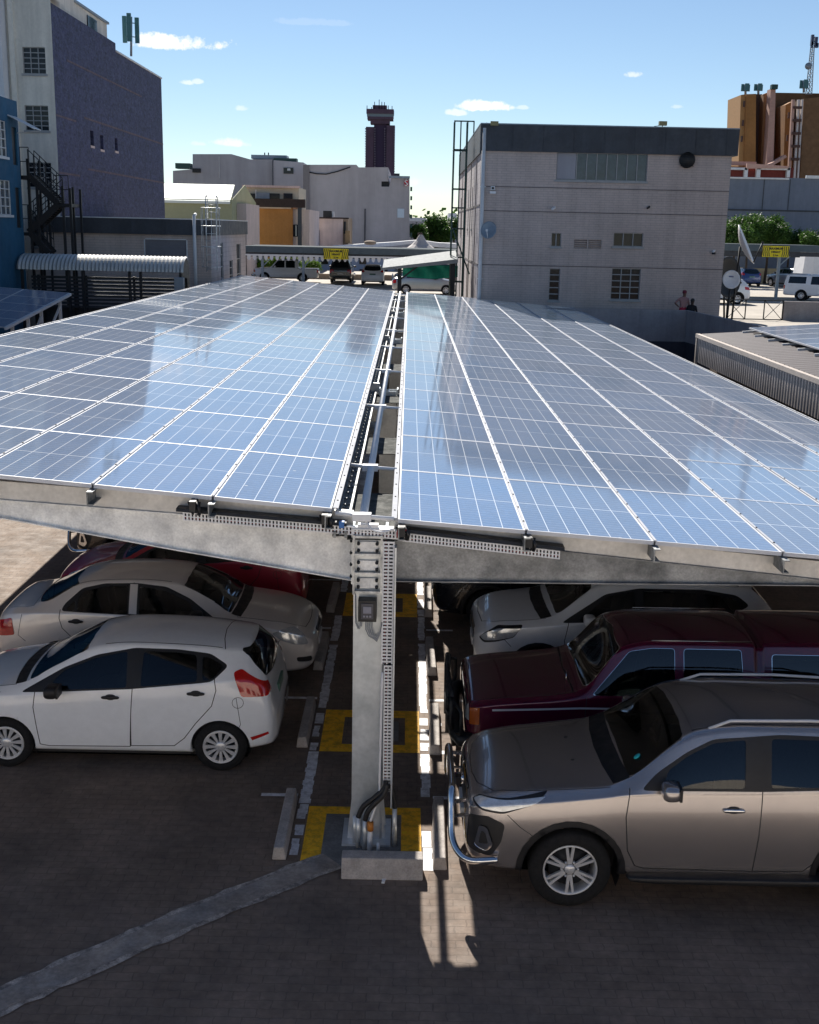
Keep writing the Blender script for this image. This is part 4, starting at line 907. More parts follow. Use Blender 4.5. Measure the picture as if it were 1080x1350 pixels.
rect(mb, .40, .55, 13.16, 13.26); rect(mb, .40, .53, 14.0, 14.08)
struct('white_road_marking', mb, M['wpaint'])
mb = MB()
for (y0, y1, xi0, xi1, yi0, yi1) in ((10.62, 11.79, -.78, .03, 10.80, 11.62), (13.18, 14.45, -.72, .06, 13.40, 14.22), (18.3, 19.55, -.72, .0, 18.55, 19.3)):
    x0, x1 = -.98, .24
    if y0 < 11: rect(mb, x0, -.56, y0 - .0, yi0, .004); 
    else: rect(mb, x0, x1, y0, yi0, .004)
    rect(mb, x0, x1, yi1, y1, .004); rect(mb, x0, xi0, yi0, yi1, .004); rect(mb, xi1, x1, yi0 if y0 > 11 else 10.56, yi1, .004)
struct('yellow_road_marking', mb, M['ypaint'])
mb = MB()
rect(mb, -.78, .03, 10.53, 11.62, .006); rect(mb, -.60, -.02, 13.5, 14.1, .006); rect(mb, -.55, -.1, 18.6, 19.2, .006)
struct('concrete_footing', mb, M['concd'])
# sloping concrete drain strip cast through the paving
mb = MB(); ctr = [(-.66, 10.66), (-1.30, 10.12), (-1.95, 9.56), (-2.58, 8.97), (-3.22, 8.36), (-4.2, 7.4), (-5.3, 6.3)]
def ribbon(mb, ctr, w, z, jit=0, mi=0):
    L_ = []; R_ = []
    P = []
    for i in range(len(ctr) - 1):
        for k in range(6): t = k / 6; P.append((ctr[i][0] * (1 - t) + ctr[i + 1][0] * t, ctr[i][1] * (1 - t) + ctr[i + 1][1] * t))
    P.append(ctr[-1])
    for i, p in enumerate(P):
        q = P[min(i + 1, len(P) - 1)]; r = P[max(0, i - 1)]; d = Vector((q[0] - r[0], q[1] - r[1])).normalized(); n = Vector((-d.y, d.x))
        a = w / 2 + random.uniform(0, jit); b_ = w / 2 + random.uniform(0, jit)
        L_.append((p[0] + n.x * a, p[1] + n.y * a, z)); R_.append((p[0] - n.x * b_, p[1] - n.y * b_, z))
    for i in range(len(P) - 1): mb.quad([L_[i], L_[i + 1], R_[i + 1], R_[i]], mi)
ribbon(mb, ctr, .31, .009, .05, 0); ribbon(mb, ctr, .24, .013, .008, 1)
struct('drain_channel', mb, [mat('mortar_smear', (.44, .38, .33), .9, var=.5, scale=9, tint2=(.15, .13, .12), t2scale=8, t2amt=.9), mat('channel_concrete', (.33, .28, .24), .9, var=.3, scale=3, bump=.4, tint2=(.26, .255, .25), t2scale=2, t2amt=.6)])
# wheel stops
def stop_mesh(L_=1.3, w=.145, h=.14):
    mb = MB(); n = 6
    a = w / 2; b_ = w / 2 - .02
    for i in range(1):
        P = []
        for y in (-L_ / 2, L_ / 2): P += [(-a, y, 0), (a, y, 0), (b_, y, h), (-b_, y, h)]
        mb.add(P, [(0, 1, 2, 3), (4, 7, 6, 5), (0, 4, 5, 1), (1, 5, 6, 2), (2, 6, 7, 3), (3, 7, 4, 0)])
    return mb
st0 = stop_mesh().build('wheel_stop', M['block'], None, .012)
left_l = ['concrete wheel stop at the left end of the nearest yellow square', 'concrete wheel stop just behind the rear bumper of the white hatchback', 'concrete wheel stop in front of the beige sedan bumper', 'concrete wheel stop left of the post in front of the dark red car']
right_l = ['concrete wheel stop under the chrome nudge bar of the bronze SUV', 'sunlit concrete wheel stop in front of the maroon pickup grille guard', 'concrete wheel stop in front of the white crossover', 'concrete wheel stop farthest back beside the dark crossover']
k = 0
for side, xs, lab in ((0, -1.185, left_l), (1, .43, right_l)):
    for i in range(4):
        o = st0 if k == 0 else st0.copy()
        if k: C.objects.link(o)
        y = (11.3, 13.92, 16.5, 19.1)[i] - (.14 if side else 0)
        o.location = (xs + random.uniform(-.01, .01), y, 0); o.rotation_euler.z = random.uniform(-.02, .02); tag(o, lab[i], 'wheel stop', 'concrete wheel stops along the centre strip'); k += 1
mb = MB(); P = []
for x in (-.55, .25): P += [(x, 10.31, 0), (x, 10.56, 0), (x, 10.53, .20), (x, 10.37, .20)]
mb.add(P, [(0, 1, 2, 3), (4, 7, 6, 5), (0, 4, 5, 1), (1, 5, 6, 2), (2, 6, 7, 3), (3, 7, 4, 0)])
tag(mb.build('kerb_block', M['block'], None, .012), 'long concrete kerb block lying across the foot of the steel post', 'kerb')
# ------------------------------------------------------------------ the solar carport
NR = 18; PP = 2.42; YF = 10.99
def pz(side, X, Y): return (3.46 - .068 * X - .003 * (Y - 11)) if side > 0 else (3.50 - .083 * X - .0045 * (Y - 11))
SIDES = {1: (-.07, 1.25), -1: (-.69, 1.15)}
can = thing('solar_carport', 'large galvanised steel carport roofed with two long tilted arrays of blue solar panels', 'solar carport', (-.3, 11.1, 0))
def panel_mesh(w, l):
    m = MB(); g = .008; f = .015
    x0, x1, y0, y1 = g, w - g, g, l - g
    m.box(x0, x1, y0, y1, -.036, -.004, 1)
    m.quad([(x0 + f, y0 + f, 0), (x1 - f, y0 + f, 0), (x1 - f, y1 - f, 0), (x0 + f, y1 - f, 0)], 0)
    for a, b_, c, d in ((x0, x1, y0, y0 + f), (x0, x1, y1 - f, y1), (x0, x0 + f, y0 + f, y1 - f), (x1 - f, x1, y0 + f, y1 - f)): m.box(a, b_, c, d, -.004, .003, 1)
    me = bpy.data.meshes.new('solar_panel'); me.from_pydata(m.v, [], m.f); me.materials.append(M['pv']); me.materials.append(M['alu']); me.polygons.foreach_set('material_index', m.m)
    uv = me.uv_layers.new(name='UVMap')
    for p in me.polygons:
        for li in p.loop_indices:
            co = me.vertices[me.loops[li].vertex_index].co; uv.data[li].uv = ((co.x - x0 - f) / (x1 - x0 - 2 * f), (co.y - y0 - f) / (y1 - y0 - 2 * f))
    me.update(); return me
cells = []
for sd in (1, -1):
    X0, w = SIDES[sd]
    me = panel_mesh(w, PP)
    for i in range(6):
        for j in range(NR):
            xa = X0 + i * w if sd > 0 else X0 - (i + 1) * w
            ya = YF + j * PP
            c = Vector((xa + w / 2, ya + PP / 2, pz(sd, xa + w / 2, ya))); q = cam.matrix_world.inverted() @ c
            vis = abs(q.x / -q.z) < .36 and abs(q.y / -q.z) < .44
            cells.append((c.length + (0 if vis else 1000), sd, i, j, xa, ya, me))
cells.sort(key=lambda t: t[0])
stuffm = {}
def panel_matrix(sd, xa, ya):
    z = pz(sd, xa, ya); sx = -.068 if sd > 0 else -.083; sy = -.003 if sd > 0 else -.0045
    X = Vector((1, 0, sx)).normalized(); Y_ = Vector((0, 1, sy)); Y_ = (Y_ - X * Y_.dot(X)).normalized(); Z_ = X.cross(Y_)
    m_ = Matrix((X, Y_, Z_)).transposed().to_4x4(); m_.translation = Vector((xa, ya, z)); return m_
rest = bmesh.new(); 
for n_, (dist, sd, i, j, xa, ya, me) in enumerate(cells):
    mw = panel_matrix(sd, xa, ya) @ Matrix.Rotation(random.uniform(-.0012, .0012), 4, 'X') @ Matrix.Rotation(random.uniform(-.0012, .0012), 4, 'Y')
    if n_ < 100:
        o = bpy.data.objects.new('solar_panel', me); C.objects.link(o); o.parent = can; o.matrix_parent_inverse = Matrix.Translation(-WL[can.name]); o.matrix_basis = mw
    else:
        t = me.copy(); t.transform(mw); rest.from_mesh(t); bpy.data.meshes.remove(t)
me = bpy.data.meshes.new('solar_panel_field'); rest.to_mesh(me); rest.free(); me.materials.append(M['pv']); me.materials.append(M['alu'])
o = bpy.data.objects.new('solar_panel_field', me); C.objects.link(o); par(o, can); o['kind'] = 'stuff'
YE = YF + NR * PP
for sd in (1, -1):      # purlins under every panel joint, capping strips above
    X0, w = SIDES[sd]
    for i in range(7):
        x = X0 + sd * i * w; x += sd * (.04 if i == 0 else (-.04 if i == 6 else 0))
        z0 = pz(sd, x, YF) - .042; z1 = pz(sd, x, YE) - .042; mb = MB()
        for dx0, dx1, dz0, dz1 in ((-.03, .03, -.012, 0), (-.03, -.018, -.12, -.012), (-.03, .03, -.132, -.12)):
            mb.hexa([(x + dx0, YF - .13, z0 + dz0), (x + dx1, YF - .13, z0 + dz0), (x + dx1, YE, z1 + dz0), (x + dx0, YE, z1 + dz0), (x + dx0, YF - .13, z0 + dz1), (x + dx1, YF - .13, z0 + dz1), (x + dx1, YE, z1 + dz1), (x + dx0, YE, z1 + dz1)])
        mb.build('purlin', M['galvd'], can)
        mb = MB(); hw = .013 if 0 < i < 6 else .016; xx = x if 0 < i < 6 else X0 + sd * i * w + sd * (-.028 if i == 0 else .02); zz0 = pz(sd, xx, YF) + .005; zz1 = pz(sd, xx, YE) + .005
        if i in (0,): hw = .026
        sl = (-.068 if sd > 0 else -.083) * hw
        mb.hexa([(xx - hw, YF - .01, zz0 - sl), (xx + hw, YF - .01, zz0 + sl), (xx + hw, YE, zz1 + sl), (xx - hw, YE, zz1 - sl), (xx - hw, YF - .01, zz0 - sl + .012), (xx + hw, YF - .01, zz0 + sl + .012), (xx + hw, YE, zz1 + sl + .012), (xx - hw, YE, zz1 - sl + .012)])
        k = 0; y = YF + .3
        while y < 27: mb.box(xx - .008, xx + .008, y, y + .016, pz(sd, xx, y) + .012, pz(sd, xx, y) + .026, 1); y += .61
        mb.build('cover_strip', [mat('cover_aluminium', (.46, .47, .50), .8, 0, spec=.15, var=.08), M['dark']], can)
# rafters and tapered beams on the posts
BY = [11.12 + 10.2 * k for k in range(5)]
def beam(y0):
    dzr = -.0045 * (y0 - 11.1) - (.03 if y0 > 12 else 0)
    for sd in (1, -1):
        if sd > 0: TP = [(-.10, 3.29), (1.6, 3.125), (4.07, 2.895), (7.3, 2.70)]; BT = [(-.10, 2.80), (1.6, 2.815), (4.07, 2.842), (7.3, 2.62)]
        else: TP = [(-.50, 3.315), (-2.2, 3.43), (-3.9, 3.535), (-7.5, 3.80)]; BT = [(-.50, 2.80), (-2.2, 3.07), (-3.9, 3.36), (-7.5, 3.72)]
        TP = [(x, z + dzr) for x, z in TP]; BT = [(x, z + dzr) for x, z in BT]
        mb = MB()
        for (a, b_) in zip(range(3), range(1, 4)):
            for (ya, yb, f0, f1) in ((.075, .085, 0, 0),):
                mb.hexa([(TP[a][0], y0 + ya, BT[a][1]), (TP[b_][0], y0 + ya, BT[b_][1]), (TP[b_][0], y0 + yb, BT[b_][1]), (TP[a][0], y0 + yb, BT[a][1]), (TP[a][0], y0 + ya, TP[a][1]), (TP[b_][0], y0 + ya, TP[b_][1]), (TP[b_][0], y0 + yb, TP[b_][1]), (TP[a][0], y0 + yb, TP[a][1])] if sd > 0 else
                        [(TP[b_][0], y0 + ya, BT[b_][1]), (TP[a][0], y0 + ya, BT[a][1]), (TP[a][0], y0 + yb, BT[a][1]), (TP[b_][0], y0 + yb, BT[b_][1]), (TP[b_][0], y0 + ya, TP[b_][1]), (TP[a][0], y0 + ya, TP[a][1]), (TP[a][0], y0 + yb, TP[a][1]), (TP[b_][0], y0 + yb, TP[b_][1])])
            for Q, th in ((TP, .01), (BT, -.01)):
                z0_, z1_ = Q[a][1], Q[b_][1]
                pts = [(Q[a][0], y0 + .02, z0_), (Q[b_][0], y0 + .02, z1_), (Q[b_][0], y0 + .14, z1_), (Q[a][0], y0 + .14, z0_)]
                mb.hexa(pts + [(p[0], p[1], p[2] + th) for p in pts])
        mb.build('beam', M['galvw'] if sd < 0 else M['galvd2'], can)  # left side paler, right side darker: bounced light and shade put into the steel colour
        mb = MB()
        for a, b_ in zip(range(3), range(1, 4)):
            for (ya, yb, d0, d1) in ((.045, .055, .012, .19), (.055, .13, .18, .19)):
                p = [(TP[a][0], TP[a][1]), (TP[b_][0], TP[b_][1])]; ea, eb = [min(.19, pz(sd, q[0], y0) - .055 - q[1]) for q in p]; da, db = (.012, .012) if d0 < .1 else (ea - .01, eb - .01)
                mb.hexa([(p[0][0], y0 + ya, p[0][1] + da), (p[1][0], y0 + ya, p[1][1] + db), (p[1][0], y0 + yb, p[1][1] + db), (p[0][0], y0 + yb, p[0][1] + da), (p[0][0], y0 + ya, p[0][1] + ea), (p[1][0], y0 + ya, p[1][1] + eb), (p[1][0], y0 + yb, p[1][1] + eb), (p[0][0], y0 + yb, p[0][1] + ea)])
        mb.build('rafter', M['galvr'], can)
    mb = MB()   # H section post with base plate and gussets
    mb.box(-.487, -.195, y0 - .06, y0 - .045, .02, 3.3); mb.box(-.49, -.17, y0 + .25, y0 + .265, .02, 3.3); mb.box(-.336, -.324, y0 - .045, y0 + .25, .02, 3.3)
    mb.box(-.58, -.08, y0 - .18, y0 + .38, .006, .026)
    for sx in (-1, 1):
        for yy in (-.05, .25): mb.prism([(-.33 + sx * .16, .026), (-.33 + sx * .20, .026), (-.33 + sx * .16, .42)], 'y', y0 + yy - .0, y0 + yy + .012)
    mb.build('post', M['galvp'], can)
    for sx, sb in ((-.50, -.515), (-.17, -.155)):
        mb = MB(); mb.box(sx - .012, sx + .012, y0 - .05, y0 + .26, 2.78, 3.34)
        for zz in (2.86, 2.98, 3.10, 3.22): mb.tube([(sb, y0 - .0, zz), (sb, y0 - .065, zz)], .013, 6, 1)
        mb.build('end_plate', [M['galvp'], M['dark']], can)
M['galvp'] = mat('galvanised_post', (.66, .69, .71), .3, .4, var=.12, scale=2.2, tint2=(.40, .44, .46), t2scale=1.6, t2amt=.7)
M['galvr'] = mat('galvanised_rafter', (.60, .585, .56), .5, .45, var=.15, scale=2.5, tint2=(.45, .44, .42), t2scale=2, t2amt=.6)
M['galvd2'] = mat('galvanised_shaded_bloom', (.30, .31, .32), .5, .5, var=.3, scale=5, tint2=(.12, .13, .14), t2scale=1.8, t2amt=.85, streak=.3, stretch=(.5, 1, 3))
for y0 in BY: beam(y0)
# perforated cable trays (real slots), on the front beam and down the post
def tray(p, q, up, w, outd, pitch=.034, name='cable_tray', depth=.05):
    mb = MB(); p = Vector(p); q = Vector(q); d = (q - p); L_ = d.length; d.normalize(); up = Vector(up); outd = Vector(outd)
    def slab(a0, a1, b0, b1, t0=0, t1=.003, mi=0):
        P = [p + d * a + up * b_ + outd * t for t in (t0, t1) for (a, b_) in ((a0, b0), (a1, b0), (a1, b1), (a0, b1))]; mb.add(P, [(0, 1, 2, 3), (4, 7, 6, 5), (0, 4, 5, 1), (1, 5, 6, 2), (2, 6, 7, 3), (3, 7, 4, 0)], mi)
    r = w * .13
    slab(0, L_, 0, r); slab(0, L_, w / 2 - r * .45, w / 2 + r * .45); slab(0, L_, w - r, w)
    n = int(L_ / pitch)
    for i in range(n + 1):
        a = i * pitch; slab(a, min(a + pitch * .55, L_), r, w / 2 - r * .45, .0004, .0026); slab(a, min(a + pitch * .55, L_), w / 2 + r * .45, w - r, .0004, .0026)
    slab(0, L_, -.001, .003, -depth, 0); slab(0, L_, w - .003, w + .001, -depth, 0); slab(0, L_, 0, w, -depth - .003, -depth, 1)
    rnd = random.Random(5)
    for i in range(5):
        b_ = w * (.15 + .17 * i); P = [p + d * t * L_ + up * (b_ + rnd.uniform(-.006, .006)) - outd * rnd.uniform(.015, .035) for t in [k / 12 for k in range(13)]]; mb.tube(P, .006, 5, 2 if i in (1,) else 1)
    return mb.build(name, [M['white'], M['black'], mat('red_cable', (.35, .01, .01), .5)], can)
yb = BY[0]
tray((-2.14, yb - .10, 3.405), (-.50, yb - .10, 3.292), (0, 0, 1), .085, (0, -1, 0)); tray((-.50, yb - .10, 3.290), (-.06, yb - .10, 3.258), (0, 0, 1), .085, (0, -1, 0)); tray((-.05, yb - .10, 3.245), (1.52, yb - .10, 3.09), (0, 0, 1), .085, (0, -1, 0))
tray((-.205, yb - .12, 3.24), (-.205, yb - .12, 1.98), (1, 0, 0), .115, (0, -1, 0), .036, depth=.05); tray((-.175, yb - .13, 1.97), (-.165, yb - .13, .60), (1, 0, 0), .085, (0, -1, 0), .036, depth=.04)
mb = MB()
mb.box(-.085, -.07, yb - .2, yb - .06, .45, 3.2)
mb.build('tray_channel', M['galvp'], can)
for x0, z0_, x1, z1_ in ((-2.2, 3.50, -.56, 3.385), (.02, 3.335, 1.56, 3.185)):
    mb = MB(); mb.hexa([(x0, yb - .13, z0_), (x1, yb - .13, z1_), (x1, yb + .02, z1_), (x0, yb + .02, z0_), (x0, yb - .12, z0_ + .03), (x1, yb - .12, z1_ + .03), (x1, yb + .02, z1_ + .03), (x0, yb + .02, z0_ + .03)]); mb.build('tray_lid', M['black'], can)
for x in (-2.02, -.76, -.02, 1.20):      # black clamps under the panel edge
    mb = MB(); z = pz(1 if x > -.3 else -1, x, YF) - .04
    mb.box(x - .03, x + .03, YF - .12, YF + .06, z - .10, z - .0); mb.bar((x - .05, YF - .04, z - .02), (x - .02, YF + .02, z - .16), .015); mb.bar((x + .06, YF - .04, z - .02), (x + .03, YF + .02, z - .16), .015)
    mb.tube([(x + .02, YF - .05, z - .02), (x + .06, YF - .09, z - .08), (x + .05, YF - .05, z - .14)], .02, 8)
    mb.build('clamp', M['black'], can)
mb = MB(); mb.tube([(-.02 + .05 * math.cos(t * .6), YF - .08, 3.34 + .06 * math.sin(t * .6)) for t in range(9)], .008, 6); mb.build('red_cable', mat('red_cable', (.35, .01, .01), .5), can)
# ladder rack down the post head, isolator box, its leads, cable sleeves at the foot
mb = MB()
for x in (-.485, -.215): mb.box(x - .010, x + .010, yb - .135, yb - .07, 2.70, 3.30)
for z in (2.71, 2.90, 3.09, 3.27): mb.box(-.475, -.225, yb - .125, yb - .085, z, z + .022)
mb.build('cable_ladder', M['galv'], can)
mb = MB()
for z in (2.80, 2.98, 3.17):
    mb.box(-.45, -.25, yb - .085, yb - .072, z - .045, z + .055)
    for x in (-.44, -.26):
        for dz in (-.03, .04): mb.tube([(x, yb - .12, z + dz), (x, yb - .06, z + dz)], .016, 8, 1)
mb.build('splice_plate', [M['galvw'], M['dark']], can)
mb = MB(); mb.box(-.435, -.255, yb - .19, yb - .065, 2.44, 2.66); mb.box(-.405, -.285, yb - .20, yb - .19, 2.47, 2.63, 1); mb.box(-.385, -.305, yb - .206, yb - .20, 2.53, 2.60, 2)
for i in range(3): mb.box(-.385 + i * .03, -.365 + i * .03, yb - .206, yb - .20, 2.49, 2.51, 2)
bxo = mb.build('isolator_box', [M['black'], mat('dark_grey_plastic', (.06, .06, .075), .4), mat('dull_label', (.25, .25, .30), .5)], can, .006)
mb = MB()
for i, x in enumerate((-.36, -.34, -.32, -.30)):
    mb.tube([(x, yb - .12, 2.45), (x, yb - .12, 2.34), (x + .03, yb - .12, 2.27 - i * .012), (-.25, yb - .12, 2.25 - i * .012), (-.215, yb - .12, 2.31), (-.20, yb - .12, 2.42)], .006, 6)
for x in (-.40, -.415): mb.tube([(x, yb - .12, 2.45), (x, yb - .12, 2.38), (x - .02, yb - .11, 2.34), (-.46, yb - .1, 2.40), (-.468, yb - .1, 2.75)], .006, 6)
mb.build('grey_leads', mat('grey_cable', (.22, .24, .27), .5), can)
def sm(P, k=6):
    P = [Vector(p) for p in P]; o = []
    for i in range(len(P) - 1):
        p0, p1, p2, p3 = [P[max(0, min(len(P) - 1, i + d))] for d in (-1, 0, 1, 2)]
        for j in range(k):
            t = j / k; o.append(.5 * (2 * p1 + (p2 - p0) * t + (2 * p0 - 5 * p1 + 4 * p2 - p3) * t * t + (3 * p1 - p0 - 3 * p2 + p3) * t**3))
    return o + [P[-1]]
mb = MB()
mb.tube(sm([(-.135, yb - .17, .74), (-.15, yb - .18, .66), (-.25, yb - .19, .56), (-.36, yb - .19, .46), (-.41, yb - .19, .34)]), .028, 10); mb.tube(sm([(-.12, yb - .20, .72), (-.15, yb - .22, .62), (-.24, yb - .23, .52), (-.31, yb - .23, .43), (-.34, yb - .23, .33)]), .028, 10)
mb.tube(sm([(-.09, yb - .14, .68), (-.06, yb - .15, .60), (-.04, yb - .15, .50), (-.04, yb - .15, .42)]), .024, 10)
mb.build('flexible_conduit', M['black'], can)
for x, y, t in ((-.41, -.19, .35), (-.34, -.23, .34), (-.04, -.15, .43), (-.445, -.14, .33), (-.30, -.13, .30)): mb = MB(); mb.tube([(x, yb + y, .01), (x, yb + y, t)], .026, 10); mb.build('conduit_sleeve', M['galvp'], can)
mb = MB(); mb.tube(sm([(-.19, yb - .15, 1.9), (-.20, yb - .15, .80), (-.20, yb - .19, .62), (-.25, yb - .24, .44), (-.285, yb - .27, .34)]), .012, 8); mb.tube([(-.285, yb - .27, .25), (-.29, yb - .28, .01)], .026, 12); mb.tube([(-.20, yb - .3, .01), (-.20, yb - .3, .12)], .018, 10); mb.tube([(-.285, yb - .27, .24), (-.285, yb - .27, .33)], .033, 12, 1)
mb.build('white_conduit', [M['white'], mat('orange_tape', (.55, .2, .03), .5)], can)
# the walkway of pipes in the slot between the two arrays
mb = MB(); P = [(-.40, YF + .1, 3.475), (-.40, YE, 3.33)]; mb.tube(P, .042, 14); mb.build('conduit_pipe', M['white'], can)
mb = MB()
for x in (-.672, -.565): mb.hexa([(x - .012, YF, 3.27), (x + .012, YF, 3.27), (x + .012, YE, 3.13), (x - .012, YE, 3.13), (x - .012, YF, 3.33), (x + .012, YF, 3.33), (x + .012, YE, 3.19), (x - .012, YE, 3.19)])
for x in (-.62,): mb.tube([(x, YF, 3.31), (x, YE, 3.17)], .014, 6, 0)
y = YF + .1
while y < YE: mb.box(-.66, -.577, y, y + .03, 3.285 - .0032 * (y - YF), 3.305 - .0032 * (y - YF)); y += .30
mb.build('cable_ladder', [M['galvd'], M['black']], can)
for xa, xb in ((-1.0, -.50),):
    mb = MB(); y = YF + PP; j = 0
    while y < YE:
        L_ = PP / 2 - .02; z = 2.64 - .0032 * (y - YF); z += random.uniform(-.004, .004)
        mb.box(xa, xb, y, y + L_ + .03, z, z + .012)
        y += PP / 2; j += 1
    mb.build('gutter_plate', M['galv'], can)
mb = MB(); y = YF + .05
while y < YE:
    z = 3.262 - .0032 * (y - YF); k = (y - 11) % 4.9; full = y < 13 or (y > 15 and 4.4 < (y - 11.05 + .0) % 4.9 + 0 < 4.95)
    mb.box(-.70, -.56, y, y + 1.17, z, z + .01)
    y += 1.21
mb.build('tray_floor', M['galv'], can)
for yy, L_, xr in ((11.04, 1.21, -.062), (12.25, .85, -.062), (15.55, 1.25, -.115), (20.4, 1.25, -.115), (25.3, 1.25, -.115), (30.2, 1.25, -.115), (35.1, 1.25, -.115)):
    z = 3.24 - .0032 * (yy - YF); mb = MB(); mb.box(-.555, xr, yy, yy + L_ - .01, z, z + .01); mb.build('slot_plate', mat('stained_galvanised', (.085, .088, .085), .95, 0, spec=.08, var=.4, scale=6, tint2=(.20, .20, .19), t2scale=7, t2amt=.6), can)
for k in range(10):
    y = YF - .02 + (0 if k == 0 else PP) + (0 if k == 0 else (k - 1) * 2 * PP); mb = MB(); z = 3.49 - .0032 * (y - YF)
    mb.tube([(-.665, y, z + .03), (-.36, y, z), (-.10, y, z - .015)], .022, 8); mb.box(-.50, -.32, y - .05, y + .05, z - .035, z + .035)
    mb.build('cross_bar', M['white'], can)
mb = MB(); z = 3.40
mb.tube(sm([(-.40, YF - .02, 3.48), (-.36, YF - .05, 3.44), (-.30, YF - .1, 3.38), (-.20, YF - .12, 3.37), (-.10, YF - .12, 3.40)]), .010, 6)
mb.box(-.50, -.10, yb - .12, yb + .02, 3.345, 3.36); mb.box(-.45, -.25, yb - .10, yb - .02, 3.36, 3.40); mb.build('junction_bracket', M['white'], can)
mb = MB(); mb.box(-.63, -.58, yb - .14, yb - .07, 3.37, 3.43); mb.build('blue_connector', mat('blue_plastic', (.02, .16, .5), .4), can)
# small bracket at the far right corner
mb = MB(); q = (SIDES[1][0] + 6 * 1.25, YE - .2); z = pz(1, q[0], YE)
for dx in (-.2, .2): mb.box(q[0] + dx - .02, q[0] + dx + .02, q[1], q[1] + .03, z, z + .42)
for dz in (.12, .40): mb.box(q[0] - .25, q[0] + .25, q[1] - .01, q[1] + .02, z + dz, z + dz + .04)
mb.build('end_bracket', M['offw'], can)

q = atz(505, 1163, 0); mb = MB(); mb.bar((q.x, q.y - .03, .008), (q.x + .01, q.y + .03, .012), .03, .012); mb.bar((q.x - .005, q.y + .02, .01), (q.x + .03, q.y + .045, .012), .02, .01); tag(mb.build('paper_scrap', M['white']), 'tiny white scrap of paper on the paving in front of the kerb block', 'litter')
# ------------------------------------------------------------------ vehicles under the carport
white = paint('white_car_paint', (.86, .88, .90), 0, .3); bronze = paint('bronze_car_paint', (.44, .405, .395), .8, .25); beige = paint('beige_car_paint', (.74, .70, .67), .25, .32)
redp = paint('dark_red_car_paint', (.36, .006, .03), .1, .35); maroonp = paint('maroon_car_paint', (.11, .004, .035), .25, .26); silver = paint('silver_car_paint', (.36, .38, .40), .6, .3); black = paint('black_car_paint', (.012, .014, .02), .2, .25)
def place(c, front_x, yc, faces, z=0, rot=0):
    """faces -1: nose towards -X; +1: nose towards +X"""
    c.root.rotation_euler = (0, 0, rot + (0 if faces < 0 else math.pi)); c.root.location = (front_x, yc, z); return c
def recentre(c):       # origin at the middle of the footprint instead of the nose
    sh = Vector((c.L / 2, 0, 0))
    for o in c.root.children: o.matrix_parent_inverse = Matrix.Translation(-sh)
    R_ = Matrix.Rotation(c.root.rotation_euler.z, 3, 'Z'); c.root.location = Vector(c.root.location) + R_ @ sh
def P_(c, *a, **k): place(c, *a, **k); recentre(c); return c
P_(build_hatch('hatchback', 'white five door hatchback with its rear and red tail light towards the post', white, True, None), -5.39, 13.43, -1)
P_(build_sedan('sedan', 'beige four door sedan parked nose in beside the white hatchback', beige, True, None), -1.18, 15.98, 1)
P_(build_hatch('hatchback', 'dark red hatchback half hidden under the carport behind the beige sedan', redp, True, None, 'five'), -5.50, 18.55, -1)
P_(build_suv('suv', 'dark brown SUV farthest back on the left behind the dark red hatchback', paint('dark_brown_car_paint', (.06, .045, .035), .4, .3), False), -5.9, 21.1, -1)
P_(build_suv('suv', 'bronze brown SUV with chrome nudge bar and roof rails in the right foreground', bronze, True, None, 'big'), .63, 10.80, -1)
P_(build_pickup('pickup', 'maroon double cab pickup with canopy and black grille guard between bronze SUV and white crossover', maroonp, True), .75, 13.3, -1)
P_(build_suv('crossover', 'pale grey crossover parked behind the maroon pickup under the carport', paint('pale_grey_car_paint', (.80, .82, .85), .1, .3), True, None, 'small', 'five'), 1.0, 15.95, -1)
P_(build_suv('crossover', 'black crossover with bright five spoke wheel, farthest back on the right side', black, True, None, 'small', 'five'), .48, 18.55, -1)
# ------------------------------------------------------------------ buildings: right
def box_building(root, name, x0, x1, y0, y1, z0, z1, m_, holes_front=(), depth=.12, sidem=None, holes_left=(), holes_right=()):
    mb = MB(); wall(mb, lambda u, z, d: (u, y0 + d, z), x0, x1, z0, z1, list(holes_front), depth, 0)
    wall(mb, lambda u, z, d: (x0 + d, u, z), y0, y1, z0, z1, list(holes_left), depth, 1); wall(mb, lambda u, z, d: (x1 - d, u, z), y0, y1, z0, z1, list(holes_right), depth, 1)
    mb.quad([(x0, y1, z0), (x1, y1, z0), (x1, y1, z1), (x0, y1, z1)], 1); mb.quad([(x0, y0, z1), (x1, y0, z1), (x1, y1, z1), (x0, y1, z1)], 0)
    return mb.build(name, [m_, sidem or m_], root)
def fr(px0, py0, px1, py1, Y):
    pm = (py0 + py1) / 2; xm = (px0 + px1) / 2; return (at(px0, pm, Y).x, at(px1, pm, Y).x, at(xm, py1, Y).z, at(xm, py0, Y).z)
g = thing('office_building', 'mauve grey brick building with dark roof fascia and a band of upper windows', 'building', (8.6, 54, 2))
gx0, gx1, gz0, gz1 = 3.06, 14.1, 1.5, 10.62
H_ = [fr(734, 195, 854, 238, 54), fr(727, 307, 740, 325, 54), fr(809, 307, 848, 325, 54), fr(724, 354, 738, 396, 54), fr(806, 354, 844, 395, 54), fr(757, 316, 793, 328, 54)]
H_[0] = (H_[0][0], H_[0][1], H_[0][2], 9.56)
HL = [(60, 60.7, 6.2, 8.2), (64, 64.7, 6.2, 8.2), (68, 69.5, 3.2, 5.2), (58, 59, 2.2, 4.4), (63, 64.2, 2.2, 4.4), (73, 74, 6.0, 8.0)]
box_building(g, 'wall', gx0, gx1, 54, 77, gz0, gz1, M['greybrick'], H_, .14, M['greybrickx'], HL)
fy = lambda u, z, d: (u, 54 + d, z); fx = lambda u, z, d: (gx0 + d, u, z)
